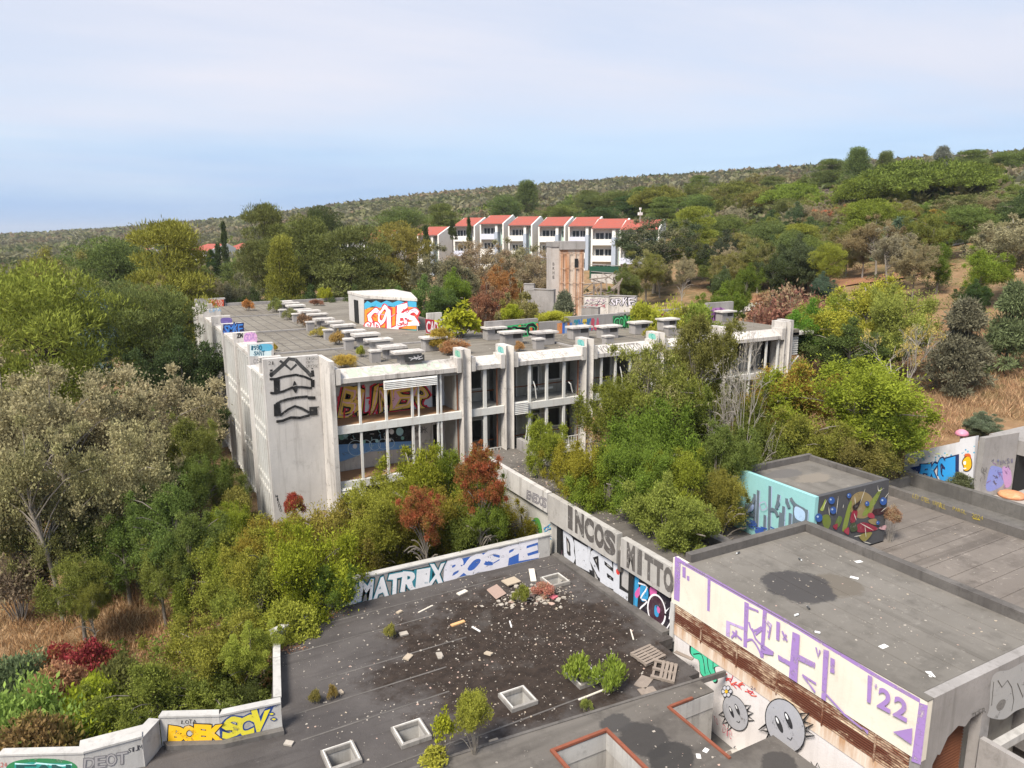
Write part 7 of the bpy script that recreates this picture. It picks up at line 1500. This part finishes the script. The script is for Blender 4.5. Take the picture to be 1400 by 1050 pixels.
# pole, mushroom, painted disc on the far side
a = onZ(1226, 646, 1.55); b = onZ(1252, 663, 1.55); tag(MB().tube([a + [0, 0, .1], b + [0, 0, .05]], .05, 8).build('white_pole', mPip), 'white pole lying in the dark gutter', 'pole')
q_ = at(1315, 593, 47); e = empty('garden_mushroom', 'pink garden mushroom ornament on the grass bank', 'ornament', None, tuple(q_ - [0, 0, .3])); MB().tube([(0, 0, -.9), (0, 0, .25)], .07, 8).build('stem', mTan, e)
MB().tube([(0, 0, .2), (0, 0, .28), (0, 0, .42), (0, 0, .52), (0, 0, .56)], [.30, .36, .30, .16, .02], 14).build('cap', flat('pink_enamel', (.62, .24, .33), (.5, .2, .28), .4), e, True)
q_ = onZ(1383, 678, 1.5); e = empty('painted_disc', 'orange painted round disc lying by the grey wall', 'disc', None, (q_[0], q_[1], 1.46)); MB().tube([(0, 0, 0), (0, 0, .12), (0, 0, .22), (0, 0, .24)], [.62, .66, .56, .2], 22).build('top', concrete('orange_painted_rubber', (.62, .33, .15), (.5, .18, .10), (.6, .5, .35), .5, 0), e, True); MB().tube([(0, 0, -.02), (0, 0, .02)], [.58, .61], 22).build('rim', cDark, e)
# more trees that close the woods on the slope
TRs = random.Random(77)
for i in range(70):
    a = TRs.uniform(960, 1420); d = TRs.uniform(104, 185); p = polar(a, d); zg = terr1(*p); kd = TRs.choice(('pine2', 'ash1', 'oak1', 'oak2', 'laurel', 'oak3')); hh = TRs.uniform(5, 8.5)
    yy = 315.5 - (zg + hh - HC) / d * FPX + 0
    T(a, yy, d, hh * .9 * FPX / d, kd, {'pine2': PN, 'ash1': (.11, .14, .03), 'oak1': OL, 'oak2': (.14, .13, .06), 'laurel': (.055, .08, .03), 'oak3': OKC}[kd], {'pine2': 'green pine in the dense wood on the right slope', 'ash1': 'light green tree in the dense wood on the right slope', 'oak1': 'olive tree in the dense wood on the right slope', 'oak2': 'grey-olive tree in the dense wood on the right slope', 'laurel': 'dark bushy tree in the dense wood on the right slope', 'oak3': 'pale thin tree in the dense wood on the right slope'}[kd], 'wood on the right slope')
for i in range(34):
    a = TRs.uniform(880, 1130); d = TRs.uniform(98, 150); p = polar(a, d); zg = terr1(*p); kd = TRs.choice(('pine2', 'ash1', 'oak1', 'oak2', 'laurel')); hh = TRs.uniform(4, 7.5); yy = 315.5 - (zg + hh - HC) / d * FPX
    if a < 930 and d > 112: continue
    T(a, yy, d, hh * .95 * FPX / d, kd, {'pine2': PN, 'ash1': (.11, .14, .03), 'oak1': OL, 'oak2': (.13, .13, .06), 'laurel': (.055, .08, .03)}[kd], 'tree', 'wood on the right slope')
for i in range(52):
    a = TRs.uniform(700, 1420); d = TRs.uniform(190, 300); p = polar(a, d); zg = terr1(*p); kd = TRs.choice(('pine2', 'pine2', 'oak1', 'oak2', 'ash1', 'pine1')); hh = TRs.uniform(7, 11); yy = 315.5 - (zg + hh - HC) / d * FPX
    T(a, yy, d, hh * .95 * FPX / d, kd, {'pine2': PN, 'ash1': (.10, .125, .03), 'oak1': OL, 'oak2': (.13, .125, .06), 'pine1': PN}[kd], 'tree', 'wood on the right slope')
for i in range(40):
    a = TRs.uniform(-30, 560); d = TRs.uniform(100, 190); p = polar(a, d); zg = terr1(*p); kd = TRs.choice(('pine2', 'ash1', 'oak1', 'oak2', 'pine1')); hh = TRs.uniform(6, 10); yy = 315.5 - (zg + hh - HC) / d * FPX
    if 440 < a and d > 140: continue
    T(a, yy, d, hh * .8 * FPX / d, kd, {'pine2': PN, 'ash1': (.10, .125, .03), 'oak1': OL, 'oak2': (.13, .125, .06), 'pine1': PN}[kd], {'pine2': 'rounded pine in the wood beyond the long roof', 'ash1': 'green tree in the wood beyond the long roof', 'oak1': 'olive tree in the wood beyond the long roof', 'oak2': 'grey-olive tree in the wood beyond the long roof', 'pine1': 'tiered pine in the wood beyond the long roof'}[kd], 'wood beyond the long roof')
for i in range(46):
    a = TRs.uniform(700, 1260); d = TRs.uniform(31, 37); b0 = TRs.uniform(600, 700); p = polar(a, d)
    if p[0] < 22.3 or p[1] < 25.2 or p[1] > 37: continue
    T(a, TRs.uniform(585, 640), d, TRs.uniform(50, 85), TRs.choice(('ash1', 'ash2', 'shrub1')), TRs.choice(((.12, .15, .02), (.09, .12, .02), (.16, .16, .025))), 'leafy bush in the dense thicket behind the corridor', 'thicket behind the corridor')
for i in range(40):
    a = TRs.uniform(330, 690); d = TRs.uniform(31, 37.5); p = polar(a, d)
    if p[1] < 31.6 or p[1] > 37.6 or p[0] > 17.3 or p[0] < 4: continue
    T(a, TRs.uniform(660, 745) if a > 475 else TRs.uniform(712, 760), d, TRs.uniform(50, 90), TRs.choice(('ash1', 'ash2', 'shrub1')), TRs.choice(((.14, .15, .02), (.10, .115, .02), (.17, .16, .025), (.19, .12, .03))), 'leafy bush in the thicket before the balconies', 'thicket before the balconies')

# ------------------------------------------------------------------ tell the grouped trees apart by what they stand beside
LAND = [(1262, 250, 'the giant umbrella pine'), (890, 330, 'the last terrace house'), (1160, 372, 'the soil path'), (1345, 372, 'the forked white-trunked tree'), (1390, 330, 'the big tan edge oak'), (1195, 228, 'the skyline pine pair'), (1085, 275, 'the small umbrella pine'), (1150, 300, 'the orange-brown oak'),
        (1197, 300, 'the rounded mid-slope pine'), (960, 320, 'the dark evergreen oak'), (1003, 275, 'the middle flat-topped pine'), (770, 262, 'the centre skyline pine'), (850, 250, 'the roof aerial'), (1320, 240, 'the pale skyline conifer'), (1130, 245, 'the bare grey slope tree'), (940, 250, 'the left flat-topped pine'), (1390, 240, 'the far right skyline pine'), (930, 395, 'the gravel road'), (275, 345, 'the left white house'), (222, 350, 'the tall stacked pine'), (305, 325, 'the thin left cypress'), (530, 410, 'the stair house'), (545, 325, 'the golden-green pine'), (380, 395, 'the far roof edge'),
        (40, 400, 'the bright left pine'), (1100, 660, 'the turquoise cabin'), (800, 560, 'the third pillar'), (900, 690, 'the corridor upstand'), (1020, 560, 'the leafless white tree'), (600, 770, 'the lettered parapet'), (655, 650, 'the large red tree'), (580, 710, 'the orange-red bush'), (402, 690, 'the crimson shrub'), (500, 620, 'the left balcony'), (440, 810, 'the white arrow'), (720, 620, 'the corridor roof'), (110, 340, 'the olive left trees'), (430, 330, 'the dark pines behind the roof'), (1290, 330, 'the slim white-trunked tree')]
from collections import defaultdict
byl = defaultdict(list)
for e in TREES:
    if e.get('group') in ('wood on the right slope', 'wood beyond the long roof', 'thicket behind the corridor', 'thicket before the balconies'):
        a, b = e['_px']; L_ = min(LAND, key=lambda q: math.hypot(q[0] - a, (q[1] - b) * 1.3)); dx, dy = a - L_[0], b - L_[1]
        rel = ('left of' if dx < 0 else 'right of') if abs(dx) > abs(dy) * 1.2 else ('above' if dy < 0 else 'below'); r_, g_, b_ = e['_tone']
        tone = 'grey-olive' if b_ > .5 * g_ else 'rusty' if r_ > g_ * 1.35 else 'olive' if r_ > g_ * .95 else 'dark green' if g_ < .1 else 'fresh green'
        noun = {'pine_tree': 'pine', 'oak_tree': 'oak', 'ash_tree': 'leafy tree', 'laurel_tree': 'bushy tree', 'shrub': 'shrub'}.get(e.name.split('.')[0], 'tree'); noun = 'bush' if 'thicket' in e['group'] and noun != 'shrub' else noun
        byl[f'{tone} {noun} just {rel} {L_[2]}'].append(e)
ORD = ('', 'second', 'third', 'fourth', 'fifth', 'sixth', 'seventh', 'eighth', 'ninth', 'tenth', 'eleventh', 'twelfth')
for lb, es in byl.items():
    es.sort(key=lambda e: e['_px'][0])
    for i, e in enumerate(es): e['label'] = lb if len(es) == 1 else lb + ((', leftmost one') if i == 0 else f', {ORD[min(i, 11)]} from the left')
for e in TREES:
    if len(e['label'].split()) > 15: e['label'] = e['label'].replace(' just ', ' ').replace(' from the left', ' one')
for e in TREES: del e['_px'], e['_tone']
# ------------------------------------------------------------------ thin air haze
_m = bpy.data.materials.new('haze_air'); _m.use_nodes = True; _t = _m.node_tree; _t.nodes.clear()
_v = _t.nodes.new('ShaderNodeVolumePrincipled'); _v.inputs['Density'].default_value = .00013; _v.inputs['Color'].default_value = (.80, .88, 1, 1); _v.inputs['Anisotropy'].default_value = .2
_o = _t.nodes.new('ShaderNodeOutputMaterial'); _t.links.new(_v.outputs[0], _o.inputs['Volume'])
tag(B(-16500, 16500, -16500, 16500, -9, 145).build('haze', _m), 'thin bluish air haze over the whole landscape', 'haze', kind='stuff')
